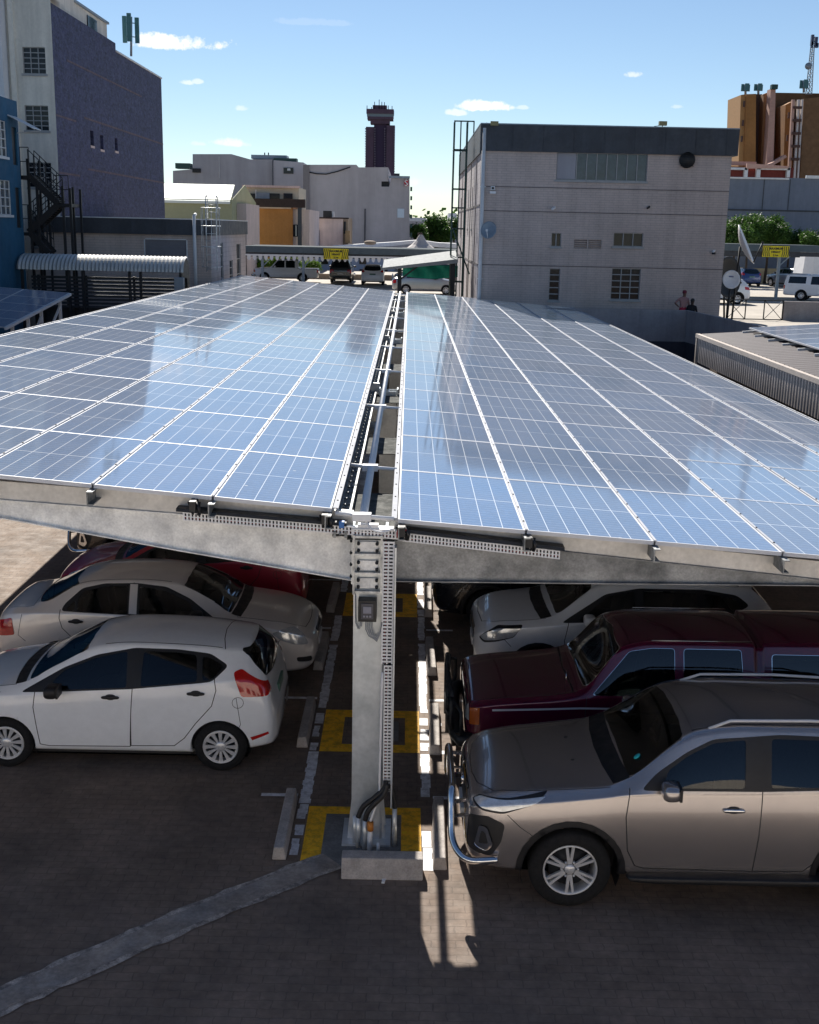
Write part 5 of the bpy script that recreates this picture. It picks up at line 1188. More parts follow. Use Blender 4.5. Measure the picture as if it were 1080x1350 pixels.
for i, (h, nx, nz, pm_) in enumerate(zip(H_, (9, 2, 3, 1, 3, 1), (1, 1, 1, 5, 5, 4), ('panel2', 'pane', 'pane', 'pane', 'pane', 'greybrick'))):
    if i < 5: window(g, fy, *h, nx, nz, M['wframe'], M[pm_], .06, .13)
    else:
        mb = MB(); mb.box(h[0], h[1], 54.13, 54.14, h[2], h[3]); 
        for k in range(4): z = h[2] + (h[3] - h[2]) * (k + .2) / 4; mb.hexa([(h[0], 54.02, z), (h[1], 54.02, z), (h[1], 54.12, z + .05), (h[0], 54.12, z + .05), (h[0], 54.02, z + .02), (h[1], 54.02, z + .02), (h[1], 54.12, z + .07), (h[0], 54.12, z + .07)])
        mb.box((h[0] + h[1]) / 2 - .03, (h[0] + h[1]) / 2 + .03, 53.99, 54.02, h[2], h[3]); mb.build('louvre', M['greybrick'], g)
for h in HL: window(g, fx, *h, 2, 3, M['wframe'], M['pane'], .05, .13)
mb = MB(); h = H_[0]; mb.box(h[0] + .03, h[0] + .85, 54.05, 54.10, h[2] + .03, h[3] - .03); mb.build('blank_panel', M['greyA'], g)
mb = MB()
zf0, zf1 = 9.55, 10.66
mb.box(gx0 - .06, gx1 + .22, 53.86, 53.99, zf0, zf1); mb.box(gx0 - .07, gx0 - .005, 53.99, 77.2, zf0 - .1, zf1); mb.box(gx1 + .005, gx1 + .22, 53.99, 77.2, zf0, zf1)
x = gx0
while x < gx1: mb.box(x, x + .02, 53.845, 53.862, zf0, zf1); x += 1.34
mb.box(gx0 - .07, gx1 + .23, 53.84, 54.3, zf1 + .002, zf1 + .05, 1); mb.box(gx0 - .08, gx0 + .2, 54.3, 77.2, zf1 + .002, zf1 + .05, 1)
mb.build('roof_fascia', [M['fascia'], M['steelb']], g)
mb = MB()
for py in (249, 281, 352): z = at(800, py, 54).z; mb.box(gx0, gx1, 53.985, 54.0, z - .015, z + .015)
for y in (57, 62, 67, 72, 77): mb.box(gx0 - .03, gx0, y, y + .2, 1.9, 9.4)
for z in (4.6, 7.2): mb.box(gx0 - .02, gx0, 54.05, 77, z, z + .08)
mb.build('string_course', mat('dark_joint', (.13, .115, .12), .9), g)
mb = MB(); mb.tube([(gx0 + .1, 53.9, 10.5), (gx0 + .12, 53.9, 2)], .085, 12)
for z in (4, 6, 8): mb.box(gx0, gx0 + .24, 53.88, 53.99, z, z + .05)
mb.build('downpipe', M['offw'], g)
mb = MB(); c_ = at(906, 211, 53.95); mb.tube([(c_.x, 53.86, c_.z), (c_.x, 54.02, c_.z)], .34, 28); 
for k in range(-3, 4): mb.box(c_.x - .3, c_.x + .3, 53.83, 53.862, c_.z + k * .085 - .012, c_.z + k * .085 + .012, 1)
mb.build('round_vent', [M['black'], M['dark']], g)
def dish(name, c, r, dirv, label, arm=True, mark=False, post=None, m_='white'):
    t = thing(name, label, 'satellite dish', tuple(post or c)); d = Vector(dirv).normalized(); x = d.cross(Vector((0, 0, 1))).normalized(); y = x.cross(d)
    mb = MB(); n = 32; rings = 6; vs = [Vector(c)]; fs = []
    for k in range(1, rings + 1):
        rr = r * k / rings
        for i in range(n): a = 2 * math.pi * i / n; vs.append(Vector(c) + x * rr * math.cos(a) + y * rr * 1.08 * math.sin(a) + d * (rr * rr / r * .28))
    for i in range(n): fs.append((0, 1 + i, 1 + (i + 1) % n))
    for k in range(rings - 1):
        for i in range(n): fs.append((1 + k * n + i, 1 + (k + 1) * n + i, 1 + (k + 1) * n + (i + 1) % n, 1 + k * n + (i + 1) % n))
    mb.add(vs, fs, 0, True); o = mb.build('reflector', M[m_], t); md = o.modifiers.new('solid', 'SOLIDIFY'); md.thickness = .02
    mb = MB(); tip = Vector(c) + d * r * 1.05 - y * r * .25
    if arm: mb.tube([Vector(c) - y * r + d * r * .28, tip], r * .03 + .008, 6); mb.box(tip.x - .05, tip.x + .05, tip.y - .05, tip.y + .05, tip.z - .05, tip.z + .05)
    if post: mb.tube([Vector(c) - d * .04, Vector(post)], .05, 8)
    else: mb.bar(Vector(c) - d * .02, Vector(c) - d * .2 + Vector((0, .15, 0)), .06)
    mb.build('mount', M['dark'] if post else M['offw'], t); return t, x, y, d
q = at(645, 304, 53.5); dish('satellite_dish', q, .36, (-.35, -1, .3), 'grey satellite dish on the brick wall beside the white downpipe', m_='steelb')
for i, (px, py, lab, k_) in enumerate([(652, 163, 'floodlight on the roof edge above the white downpipe', 0), (874, 163, 'floodlight standing on the roof fascia above the round vent side', 0), (650, 252, 'small white alarm box and lamp near the downpipe', 1), (730, 274, 'white bullet camera below the upper window band', 2), (855, 273, 'small dark camera near the right end of the upper window band', 2), (941, 331, 'white dome camera low at the right corner of the brick wall', 3)]):
    c_ = at(px, py, 53.8); t = thing(('floodlight', 'alarm_box', 'security_camera', 'security_camera')[k_], lab, ('floodlight', 'alarm box', 'security camera', 'security camera')[k_], tuple(c_)); mb = MB()
    if k_ == 0: mb.box(c_.x - .17, c_.x + .17, 53.7, 53.9, c_.z - .08, c_.z + .10); mb.build('lamp_head', mat('khaki_metal', (.25, .22, .1), .5), t); mb = MB(); mb.bar((c_.x, 53.85, c_.z - .08), (c_.x, 53.9, 10.66), .03); mb.bar((c_.x - .35, 53.9, 10.72), (c_.x, 53.88, c_.z - .06), .02); mb.build('bracket', M['dark'], t)
    elif k_ == 1: mb.box(c_.x - .09, c_.x + .09, 53.9, 54.0, c_.z + .05, c_.z + .22); mb.box(c_.x - .05, c_.x + .05, 53.89, 53.9, c_.z + .09, c_.z + .18, 1); mb.build('box', [M['offw'], M['dark']], t); mb = MB(); mb.box(c_.x - .13, c_.x + .13, 53.8, 54.0, c_.z - .10, c_.z - .0); mb.build('lamp', M['white'], t)
    else: mb.bar((c_.x - .06, 53.72, c_.z - .05), (c_.x + .07, 53.9, c_.z + .03), .09 if i == 3 else .07); mb.build('camera_body', M['white'] if i != 4 else M['dark'], t); mb = MB(); mb.bar((c_.x + .04, 53.9, c_.z), (c_.x + .04, 54.0, c_.z - .04), .04); (mb.tube([(c_.x, 53.75, c_.z - .06), (c_.x, 53.75, c_.z - .14)], .09, 12) if k_ == 3 else None); mb.build('bracket', M['black'], t)
# roof access ladder frame on the left side of the brick building
t = thing('ladder_frame', 'tall dark green steel access frame against the side of the grey brick building', 'ladder frame', (2.3, 60, 2)); 
mb = MB()
for x, y in ((2.05, 60), (2.35, 60), (2.68, 60), (2.05, 60.9), (2.68, 60.9)): mb.bar((x, y, 2), (x + .02, y, 11.3), .06)
mb.bar((3.0, 60, 11.3), (3.0, 60, 10.6), .06); mb.build('upright', M['green'], t)
mb = MB()
for z in (11.28, 9.95, 8.1, 7.2, 6.2, 4.8, 3.6):
    mb.bar((2.03, 60, z), (3.02 if z > 10 else 2.7, 60, z), .06)
    if z < 10: mb.bar((2.03, 60.9, z), (2.7, 60.9, z), .05); mb.bar((2.05, 60, z), (2.05, 60.9, z), .05)
mb.build('rail', M['green'], t)
mb = MB(); mb.bar((2.1, 59.95, 6.2), (3.0, 59.95, 4.0), .07); mb.bar((2.05, 60, 6.2), (2.72, 60.9, 6.2), .05); mb.box(2.03, 2.7, 60, 60.9, 6.16, 6.19); mb.build('brace', M['green'], t)
# ramp wall in front of it
t = thing('ramp_wall', 'low grey concrete ramp wall with dark base in front of the brick building', 'wall', (9, 52, 0))
W1 = atz(763, 407, 2.95); W2 = atz(895, 406, 2.95); W3 = atz(1020, 433, 2.95)
pts = [(5.0, W1.y), (W1.x, W1.y), (W2.x, W1.y + .4), (W3.x, W3.y - 1)]
mb = MB(); mb2 = MB()
for a, b_ in zip(pts, pts[1:]):
    mb.hexa([(a[0], a[1], .9), (b_[0], b_[1], .9), (b_[0] + .1, b_[1] + .2, .9), (a[0] + .1, a[1] + .2, .9), (a[0], a[1], 2.95), (b_[0], b_[1], 2.95), (b_[0] + .1, b_[1] + .2, 2.95), (a[0] + .1, a[1] + .2, 2.95)])
    mb2.hexa([(a[0], a[1] - .05, 0), (b_[0], b_[1] - .05, 0), (b_[0], b_[1] + .1, 0), (a[0], a[1] + .1, 0), (a[0], a[1] - .05, 1.6), (b_[0], b_[1] - .05, 1.6), (b_[0], b_[1] + .1, 1.6), (a[0], a[1] + .1, 1.6)])
mb.build('parapet', mat('ramp_concrete', (.34, .32, .33), .9, var=.12, scale=1, streak=.2), t); mb2.build('plinth', mat('dark_plinth', (.045, .045, .06), .8, var=.15), t)
mb = MB(); a = atz(1034, 395, 2.95); wx = at(1034, 405, 60.5).x; mb.box(wx, wx + 14, 60.5, 60.7, 0, 2.95); mb.box(14.1, wx, 60.55, 60.65, 0, 1.96)
tag(mb.build('retaining_wall', mat('retaining_plaster', (.36, .32, .31), .9, var=.15, scale=1.2, streak=.2)), 'long mauve grey retaining wall below the upper parking yard at the right edge', 'wall')
t = thing('railing', 'dark railing with crossed braces at the edge of the upper parking yard', 'railing', (17, 60.6, 2)); mb = MB(); x0 = 14.3; x1 = wx - .03
for z in (2.02, 2.98): mb.bar((x0, 60.6, z), (x1, 60.6, z), .05)
mb.build('rail', M['dark'], t); mb = MB(); n = 5
for i in range(n + 1): x = x0 + (x1 - x0) * i / n; mb.bar((x, 60.6, 2), (x, 60.6, 3), .05)
mb.build('baluster', M['dark'], t); mb = MB()
for i in range(n):
    xa = x0 + (x1 - x0) * (i + .02) / n; xb = x0 + (x1 - x0) * (i + .98) / n
    if i % 2 == (n - 1) % 2: mb = MB(); mb.bar((xa, 60.6, 2.03), (xb, 60.6, 2.97), .03); mb.bar((xa, 60.62, 2.97), (xb, 60.62, 2.03), .03); mb.build('brace', M['dark'], t)
# two more dishes by the corner
pz_ = at(966, 415, 58); q = at(964, 369, 58); t_, x_, y_, d_ = dish('satellite_dish', q, .42, (-.15, -1, .25), 'white oval satellite dish on a dark post at the corner of the brick building', False, True, (q.x, 58.15, 2.0))
mb = MB(); c0 = q - y_ * .02 + d_ * .03
for k in range(5): mb.bar(c0 + x_ * (-.09 + k * .045) + y_ * .14 + d_ * .02, c0 + x_ * (-.09 + k * .045) + y_ * .20 + d_ * .02, .022)
mb.build('mark', mat('navy_print', (.02, .04, .2), .5), t_)
q = at(955, 366, 59.5); dish('satellite_dish', q + Vector((.1, .3, 0)), .95, (.75, -1, .1), 'large dark satellite dish half behind the corner of the brick building', False, False, (q.x + .3, 60, 2.0), 'dark')
q = at(977, 325, 58.6); dish('satellite_dish', q, .95, (.9, -.30, .45), 'tilted white satellite dish seen edge on with a long feed arm', True, False, (q.x - .1, 58.8, 2.0))
# ------------------------------------------------------------------ right side shed with panels
SX = 7.98
s_ = thing('carport_shed', 'shed with corrugated side fascia and solar panels on its brown roof, right edge', 'shed', (11, 22, 0))
mb = MB(); y = 8.0
while y < 32.6:       # corrugated fascia: real folds
    mb.quad([(SX, y, 2.75), (SX, y + .07, 2.75), (SX, y + .07, 3.42), (SX, y, 3.42)]); mb.quad([(SX, y + .07, 2.75), (SX + .03, y + .10, 2.75), (SX + .03, y + .10, 3.42), (SX, y + .07, 3.42)])
    mb.quad([(SX + .03, y + .10, 2.75), (SX + .03, y + .15, 2.75), (SX + .03, y + .15, 3.42), (SX + .03, y + .10, 3.42)]); mb.quad([(SX + .03, y + .15, 2.75), (SX, y + .18, 2.75), (SX, y + .18, 3.42), (SX + .03, y + .15, 3.42)]); y += .18
mb.build('fascia', M['corr'], s_)
mb = MB(); mb.box(SX - .05, SX + .06, 8, 32.68, 3.42, 3.52); mb.box(SX - .03, SX + .03, 32.6, 32.7, 2.4, 3.42); mb.box(SX - .03, SX + 12, 32.6, 32.68, 3.40, 3.50); mb.build('edge_trim', mat('buff_trim', (.42, .36, .31), .6, .2), s_)
mb = MB(); y = 8.0; n = 0
while y < 32.5:
    for a, b_, za, zb_ in ((0, .12, 0, .03), (.12, .18, .03, .03), (.18, .26, .03, 0), (.26, .32, 0, 0)): mb.quad([(SX + .06, y + a, 3.5 + za), (SX + 12, y + a, 4.35 + za), (SX + 12, y + b_, 4.35 + zb_), (SX + .06, y + b_, 3.5 + zb_)])
    y += .32
mb.build('roof', M['corrd'], s_)
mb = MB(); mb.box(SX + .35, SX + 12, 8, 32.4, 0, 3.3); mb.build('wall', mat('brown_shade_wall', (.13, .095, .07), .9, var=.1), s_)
me1 = panel_mesh(1.15, 2.0); k = 0
for j in range(9):
    for i in range(5):
        x = SX + 1.25 + i * 2.02; yy = 32.2 - (j + 1) * 1.17
        o = bpy.data.objects.new('solar_panel', me1); C.objects.link(o); o.parent = s_; o.matrix_parent_inverse = Matrix.Translation(-WL[s_.name])
        X = Vector((1, 0, .071)).normalized(); Y_ = Vector((0, 1, 0)); Z_ = X.cross(Y_); m_ = Matrix((-Y_, X, Z_)).transposed().to_4x4(); m_.translation = Vector((x, yy + 1.15, 3.5 + .071 * (x - SX) + .16)); o.matrix_basis = m_
mb = MB()
for j in range(10): mb.box(SX + 1.15, SX + 11.4, 32.2 - j * 1.17 - .03, 32.2 - j * 1.17 + .03, 3.63, 3.68) if False else mb.bar((SX + 1.1, 32.2 - j * 1.17, 3.62), (SX + 11.4, 32.2 - j * 1.17, 4.35), .06)
mb.build('mounting_rail', M['offw'], s_)
# small solar canopy at the far left
t = thing('solar_carport', 'small steep solar canopy on white struts at the left edge of the photo', 'solar carport', (-13.5, 38, 0))
A = at(92, 386, 40); B = at(6, 431, 36); lx = (B - A); slope = lx.normalized(); Xl = Vector((-1, 0, 0.0)); n_ = slope.cross(Xl).normalized(); n_ = n_ if n_.z > 0 else -n_
me2 = panel_mesh(1.0, 1.66)
for j in range(5):
    for i in range(3):
        o = bpy.data.objects.new('solar_panel', me2); C.objects.link(o); o.parent = t; o.matrix_parent_inverse = Matrix.Translation(-WL[t.name])
        X = slope; Y_ = n_.cross(X).normalized(); Y_ = Y_ if Y_.x < 0 else -Y_; Z_ = X.cross(Y_)
        if Z_.z < 0: X = slope; 
        m_ = Matrix((X, Y_, Z_)).transposed().to_4x4(); m_.translation = A + slope * (j * lx.length / 5) + Y_ * (i * 1.68)
        o.matrix_basis = m_ @ Matrix.Diagonal((lx.length / 5, 1, -1 if Z_.z < 0 else 1, 1))
mb = MB(); mb.bar(A + Vector((.02, 0, -.05)), B + Vector((.02, 0, -.05)), .08); mb.build('edge_rail', M['offw'], t)
for f_, b_ in ((.12, 1), (.42, 1), (.62, 0), (.85, 1)): p = A + lx * f_; mb = MB(); mb.bar(p + Vector((-.1, 0, -.08)), (p.x - .1, p.y, 0), .09); mb.build('post', M['offw'], t)
mb = MB(); mb.bar(A + lx * .12 + Vector((-.1, 0, -.3)), A + lx * .5 + Vector((-.1, 0, -1.6)), .06); mb.bar(A + lx * .42 + Vector((-.1, 0, -.3)), A + lx * .7 + Vector((-.1, 0, -1.4)), .06); mb.build('strut', M['offw'], t)
# ------------------------------------------------------------------ left side buildings
def solveY(px, py, X):
    lo, hi = 5.0, 2000.0
    s = 1 if at(px, py, 100).x < 0 else -1
    for _ in range(60):
        m_ = (lo + hi) / 2
        if s * (at(px, py, m_).x - X) > 0: lo = m_
        else: hi = m_
    return lo
# low brick building with dark fascia
t = thing('workshop_building', 'low grey brick building with dark flat fascia behind the left solar array', 'building', (-13, 49, 0))
LX1 = -8.09; BX0 = -15.0
sh = fr(192, 316, 246, 357, 49)
mb = MB(); wall(mb, lambda u, z, d: (u, 49 + d, z), BX0, LX1, 0, 6.0, [sh], .1, 0)
hs = [(51.5, 52.2, 3.9, 5.4), (54, 55, 3.6, 4.6), (56.2, 57.6, 3.2, 5.3)]
wall(mb, lambda u, z, d: (LX1 - d, u, z), 49, 59.3, 0, 6.0, hs, .1, 1); mb.quad([(BX0, 49, 6), (LX1, 49, 6), (LX1, 59.3, 6), (BX0, 59.3, 6)], 0)
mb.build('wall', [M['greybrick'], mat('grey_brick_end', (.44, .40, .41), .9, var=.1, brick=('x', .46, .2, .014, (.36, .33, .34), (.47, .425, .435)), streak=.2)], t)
mb = MB(); mb.box(sh[0], sh[1], 49.06, 49.08, sh[2], sh[3]); 
z = sh[2]
while z < sh[3]: mb.box(sh[0], sh[1], 49.03, 49.06, z, z + .06); z += .13
for a, b_, c, d in ((sh[0] - .05, sh[0], sh[2], sh[3]), (sh[1], sh[1] + .05, sh[2], sh[3]), (sh[0], sh[1], sh[2] - .06, sh[2]), (sh[0], sh[1], sh[3], sh[3] + .04)): mb.box(a, b_, 48.97, 49.02, c, d, 1)
mb.build('roller_shutter', [mat('shutter_grey', (.20, .20, .225), .6, .2, var=.06), M['offw']], t)
for h in hs: window(t, lambda u, z, d: (LX1 - d, u, z), *h, 1, 3, M['wframe'], M['pane'], .05, .09)
mb = MB(); mb.box(BX0 - .2, LX1 + .1, 48.85, 48.98, 5.72, 6.33); mb.box(LX1 + .005, LX1 + .1, 48.98, 59.4, 5.72, 6.33); mb.box(BX0 - .2, LX1 + .12, 48.83, 49.2, 6.332, 6.37, 1); mb.box(LX1 - .2, LX1 + .12, 49.2, 59.4, 6.332, 6.37, 1)
for x in (-14, -12.6, -11.3, -9.9): mb.box(x, x + .02, 48.835, 48.852, 5.72, 6.33)
mb.build('roof_fascia', [M['fascia'], M['offw']], t)
c_ = at(256, 300, 48.75); mb = MB(); mb.tube([(c_.x, 48.76, 6.5), (c_.x + .02, 48.76, 3.0)], .07, 10); mb.tube([(c_.x, 48.76, 6.5), (c_.x, 49.1, 6.55)], .06, 8); mb.build('downpipe', M['offw'], t)
mb = MB(); mb.box(-9.3, -8.2, 48.9, 48.98, 3.55, 3.62); mb.build('ledge', M['offw'], t)
t = thing('cat_ladder', 'galvanised caged ladder rising above the corner of the low grey brick building', 'ladder', (-8.1, 48.6, 3)); mb = MB()
lx = at(272, 300, 48.6).x; lx2 = at(294, 300, 48.6).x
for x in (lx, lx + .42): mb.tube([(x, 48.55, 4.3), (x, 48.55, 7.2), (x + .0, 48.7, 7.32), (x, 48.95, 7.2), (x, 49.0, 6.4)], .022, 6)
z = 4.4
while z < 7.1: mb.tube([(lx, 48.55, z), (lx + .42, 48.55, z)], .014, 5); z += .28
mb.build('stile', M['galv'], t); mb = MB()
hoops = (4.5, 5.3, 6.1, 6.8)
for z in hoops: mb.tube([(lx + .21 + .38 * math.cos(a), 48.5 - .55 * math.sin(a), z) for a in [math.pi * k / 12 for k in range(13)]], .018, 5)
for k in range(1, 12, 2): a = math.pi * k / 12; mb.tube([(lx + .21 + .38 * math.cos(a), 48.5 - .55 * math.sin(a), 4.5), (lx + .21 + .38 * math.cos(a), 48.5 - .55 * math.sin(a), 6.8)], .012, 5)
mb.build('safety_cage', M['galv'], t)
# corrugated barrel awning, slat fence and an added dark sheet for the void below it
t = thing('barrel_awning', 'curved corrugated zinc awning along the walkway in front of the low brick building', 'awning', (-12, 44, 0)); mb = MB(); x = -14.2; r = .55
while x < -8.3:
    for k in range(10):
        a0 = math.pi * (.02 + .5 * k / 9); a1 = math.pi * (.02 + .5 * (k + 1) / 9)
        for (xa, ra), (xb, rb) in (((x, r), (x + .07, r + .035)), ((x + .07, r + .035), (x + .14, r))):
            mb.add([(xa, 44.2 - ra * 1.5 * math.cos(a0), 4.42 + ra * math.sin(a0)), (xb, 44.2 - rb * 1.5 * math.cos(a0), 4.42 + rb * math.sin(a0)), (xb, 44.2 - rb * 1.5 * math.cos(a1), 4.42 + rb * math.sin(a1)), (xa, 44.2 - ra * 1.5 * math.cos(a1), 4.42 + ra * math.sin(a1))], [(0, 1, 2, 3)], 0)
    x += .14
mb.build('roof_sheet', M['awn'], t); mb = MB()
mb.prism([(44.2 - .84 * math.cos(math.pi * k / 12), 4.40 + .58 * math.sin(math.pi * k / 12)) for k in range(13)] + [(45.0, 3.6), (44.7, 3.6), (44.5, 4.2), (43.6, 4.3)], 'x', -8.32, -8.26); mb.build('end_panel', M['black'], t)
for x in (-14.1, -12.4, -11.9, -10.2, -9.8, -8.35): mb = MB(); mb.box(x, x + .09, 43.45, 43.55, 2.0, 4.5); mb.build('post', M['dark'], t)
t = thing('slat_fence', 'dark horizontal slat fence under the curved zinc awning', 'fence', (-12, 45, 0)); mb = MB(); z = 3.0
while z < 4.2: mb.box(-14.2, -8.4, 45.0, 45.04, z, z + .085); z += .135
mb.build('slats', M['fascia'], t)
for x in (-14, -12.2, -10.4, -8.5): mb = MB(); mb.box(x, x + .08, 45.05, 45.13, 0, 4.2); mb.build('post', M['dark'], t)
mb = MB(); mb.box(-14.25, -8.35, 45.6, 45.8, 0, 3.0); tag(mb.build('yard_wall', M['fascia']), 'dark sheet filling the shaded void below the slat fence', 'wall')  # added dark sheet, its colour stands for the shade of an open void
mb = MB(); c_ = at(237, 374, 43.2); mb.box(c_.x - .16, c_.x + .16, 43.0, 43.3, 1.5, c_.z + .22); tag(mb.build('pillar', M['steelb']), 'pale blue pillar under the right end of the curved zinc awning', 'pillar')
# blue building
t = thing('blue_building', 'blue plastered building with white barred windows at the left edge', 'building', (-16, 30, 0)); bX = -14.30; KB = 1.18
def wz(py, Y=36.8 * 1.18): return at(5, py, Y).z
bh = [(35.2 * KB, 36.75 * KB, wz(207), wz(160)), (35.2 * KB, 36.85 * KB, wz(283), wz(238)), (37.25 * KB, 37.7 * KB, wz(216), wz(165)), (37.3 * KB, 37.75 * KB, wz(300), wz(246))]
mb = MB(); wall(mb, lambda u, z, d: (bX - d, u, z), 12, 37.9 * KB, 0, 10.34, bh, .12); mb.quad([(-25, 37.9 * KB, 0), (bX, 37.9 * KB, 0), (bX, 37.9 * KB, 10.34), (-25, 37.9 * KB, 10.34)]); mb.quad([(-25, 12, 10.34), (bX, 12, 10.34), (bX, 37.9 * KB, 10.34), (-25, 37.9 * KB, 10.34)]); mb.quad([(-25, 12, 0), (bX, 12, 0), (bX, 12, 10.34), (-25, 12, 10.34)]); mb.build('wall', M['blue'], t)
fb = lambda u, z, d: (bX - d, u, z)
for h in bh[:2]: window(t, fb, *h, 4, 4, M['offw'], M['panel2'], .045, .08)
for h in bh[2:]: mb = MB(); mb.box(bX - .1, bX - .06, h[0], h[1], h[2], h[3]); mb.build('door', M['dark'], t)
mb = MB(); p = at(13, 152, 44); yA, yB = 43.6, 44.65; mb.hexa([(bX, yA, p.z - .03), (bX, yB, p.z - .03), (bX + .85, yB, p.z - .45), (bX + .85, yA, p.z - .45), (bX, yA, p.z), (bX, yB, p.z), (bX + .85, yB, p.z - .42), (bX + .85, yA, p.z - .42)]); mb.bar((bX, yB - .05, p.z - .55), (bX + .8, yB - .05, p.z - .48), .03); mb.build('door_canopy', M['offw'], t)
# fire escape
t = thing('fire_escape', 'black steel fire escape zigzagging between the blue and the cream building', 'fire escape', (-12, 38.5, 0)); FY = 45.3
def A_(px, py, Y=45.3): return at(px, py, Y)
def flight(a, b_):
    mb = MB(); n = 14
    for yy in (0, .75): mb.bar(a + Vector((0, yy, 0)), b_ + Vector((0, yy, 0)), .05, .24)
    for i in range(n): p = a.lerp(b_, (i + .5) / n); mb.box(p.x - .1, p.x + .1, p.y, p.y + .75, p.z, p.z + .03)
    mb.build('stair_flight', M['black'], t); mb = MB()
    for yy in (0, .75):
        for h_ in (.5, .95): mb.bar(a + Vector((0, yy, h_)), b_ + Vector((0, yy, h_)), .03)
        for i in range(6): p = a.lerp(b_, i / 5) + Vector((0, yy, 0)); mb.bar(p, p + Vector((0, 0, .95)), .025)
    mb.build('handrail', M['dark'], t)
def landing(a, b_, d=1.5):
    mb = MB(); mb.box(a.x, b_.x, FY - .1, FY + d, a.z - .12, a.z); mb.build('landing', M['black'], t); mb = MB()
    n = max(2, int((b_.x - a.x) / .22))
    for i in range(n + 1): x = a.x + (b_.x - a.x) * i / n; mb.bar((x, FY - .08, a.z), (x, FY - .08, a.z + 1.0), .022)
    for h_ in (.5, 1.0): mb.bar((a.x, FY - .08, a.z + h_), (b_.x, FY - .08, a.z + h_), .03)
    mb.build('handrail', M['dark'], t)
landing(A_(17, 231), A_(40, 231)); flight(A_(38, 232), A_(76, 268)); landing(A_(73, 268), A_(92, 268)); flight(A_(76, 270), A_(38, 306)); landing(A_(22, 306), A_(40, 306)); flight(A_(40, 307), A_(64, 334))
for px, py in ((36, 209), (48, 236), (82, 245), (92, 248)):
    p = A_(px, py); mb = MB(); mb.bar(p, (p.x + .05, p.y, 0), .09); mb.build('post', M['black'], t); mb = MB(); mb.bar(p + Vector((0, 1.4, 0)), (p.x, p.y + 1.4, 0), .08); mb.build('post', M['black'], t)
# cream building
t = thing('cream_building', 'tall cream plastered building with grey grid windows beside the dark brick wall', 'building', (-16, 50, 0))
CX1 = at(72, 120, 50).x; ch = [fr(30, 62, 60, 97, 50), fr(33, 139, 64, 172, 50), fr(37, 214, 68, 247, 50), fr(42, 290, 72, 325, 50)]
mb = MB(); wall(mb, lambda u, z, d: (u, 50 + d, z), at(12, 100, 50).x, CX1, 0, 19, ch, .15); mb.quad([(at(12, 100, 50).x, 50, 19), (CX1, 50, 19), (CX1, 60, 19), (at(12, 100, 50).x, 60, 19)]); mb.quad([(CX1, 50, 14.8), (CX1, 52, 14.8), (CX1, 52, 19), (CX1, 50, 19)]); mb.build('wall', M['cream'], t)
for h in ch: window(t, lambda u, z, d: (u, 50 + d, z), *h, 3, 5, M['wframe'], M['pane'], .05, .13)
mb = MB(); xx = at(12, 100, 50).x; mb.box(xx - 6, xx, 49.3, 60, 0, 19.5); mb.build('corner_tower', M['creaml'], t); mb = MB(); mb.box(xx + .12, xx + .32, 49.85, 50.0, 0, 19); mb.build('pilaster', M['cream'], t)
# dark brick building
t = thing('brick_building', 'tall dark plum brick building with a stepped roofline and three narrow slit windows', 'building', (-18, 60, 0)); DX = -14.44
Yn = 50.01; Yf = 71.3; Ys = 60.6
z_far = at(213, 104, Yf).z; z_near = at(168, 60, Ys).z + .1
sl = []
for px, y0_, y1_ in ((121, 172, 192), (134, 178, 197), (153, 182, 199)): Yw = solveY(px, y0_, DX); sl.append((Yw - .28, Yw + .28, at(px, y1_, Yw).z, at(px, y0_, Yw).z))
mb = MB(); wall(mb, lambda u, z, d: (DX - d, u, z), Yn, Ys, 0, z_near, [s for s in sl if s[1] < Ys], .15); wall(mb, lambda u, z, d: (DX - d, u, z), Ys, Yf, 0, z_far, [s for s in sl if s[1] >= Ys], .15)
mb.quad([(DX, Yf, 0), (DX - 14, Yf, 0), (DX - 14, Yf, z_far), (DX, Yf, z_far)]); mb.quad([(DX, Ys, z_far), (DX, Yf, z_far), (DX - 14, Yf, z_far), (DX - 14, Ys, z_far)]); mb.quad([(DX, Yn, z_near), (DX, Ys, z_near), (DX - 14, Ys, z_near), (DX - 14, Yn, z_near)]); mb.quad([(DX, Ys, z_far), (DX - 14, Ys, z_far), (DX - 14, Ys, z_near), (DX, Ys, z_near)])
mb.build('wall', M['dbrick'], t)
mb = MB()
for s in sl: mb.box(DX - .14, DX - .13, s[0], s[1], s[2], s[3])
for s in sl: mb.box(DX - .01, DX + .03, s[0] - .05, s[1] + .05, s[2] - .10, s[2] - .002, 1)
mb.build('slit_window', [M['pane'], M['pinkb']], t)
mb = MB()
for a, b_, zz in ((Yn, 53, at(90, 157, 52).z), (54.3, Yf, at(213, 190, Yf).z), (Yn, 53.2, at(90, 230, 52).z), (54.6, Yf, at(215, 241, Yf).z), (52, 66, z_far - 1.5)): mb.box(DX + .0, DX + .012, a, b_, zz - .04, zz + .04)
mb.build('mortar_band', mat('worn_band', (.13, .10, .12), .9, var=.3), t)
mb = MB(); mb.box(DX - .2, DX + .05, Ys + .02, Yf + .05, z_far + .002, z_far + .08); mb.build('coping', M['offw'], t)
mb = MB(); zp = at(165, 33, Ys).z; mb.box(DX - 5, DX - .35, 52.2, Ys - .15, z_near, zp); mb.box(DX - 5, DX - .25, 50.4, 54.4, z_near + .01, zp + 1.9); mb.box(DX - .34, DX - .30, 56.8, 58.4, z_near + .15, z_near + .65, 1); mb.box(DX - 5.1, DX - .25, 54.4, Ys - .05, zp, zp + .1, 2); mb.build('penthouse', [M['cream'], M['pane'], M['steelb']], t)
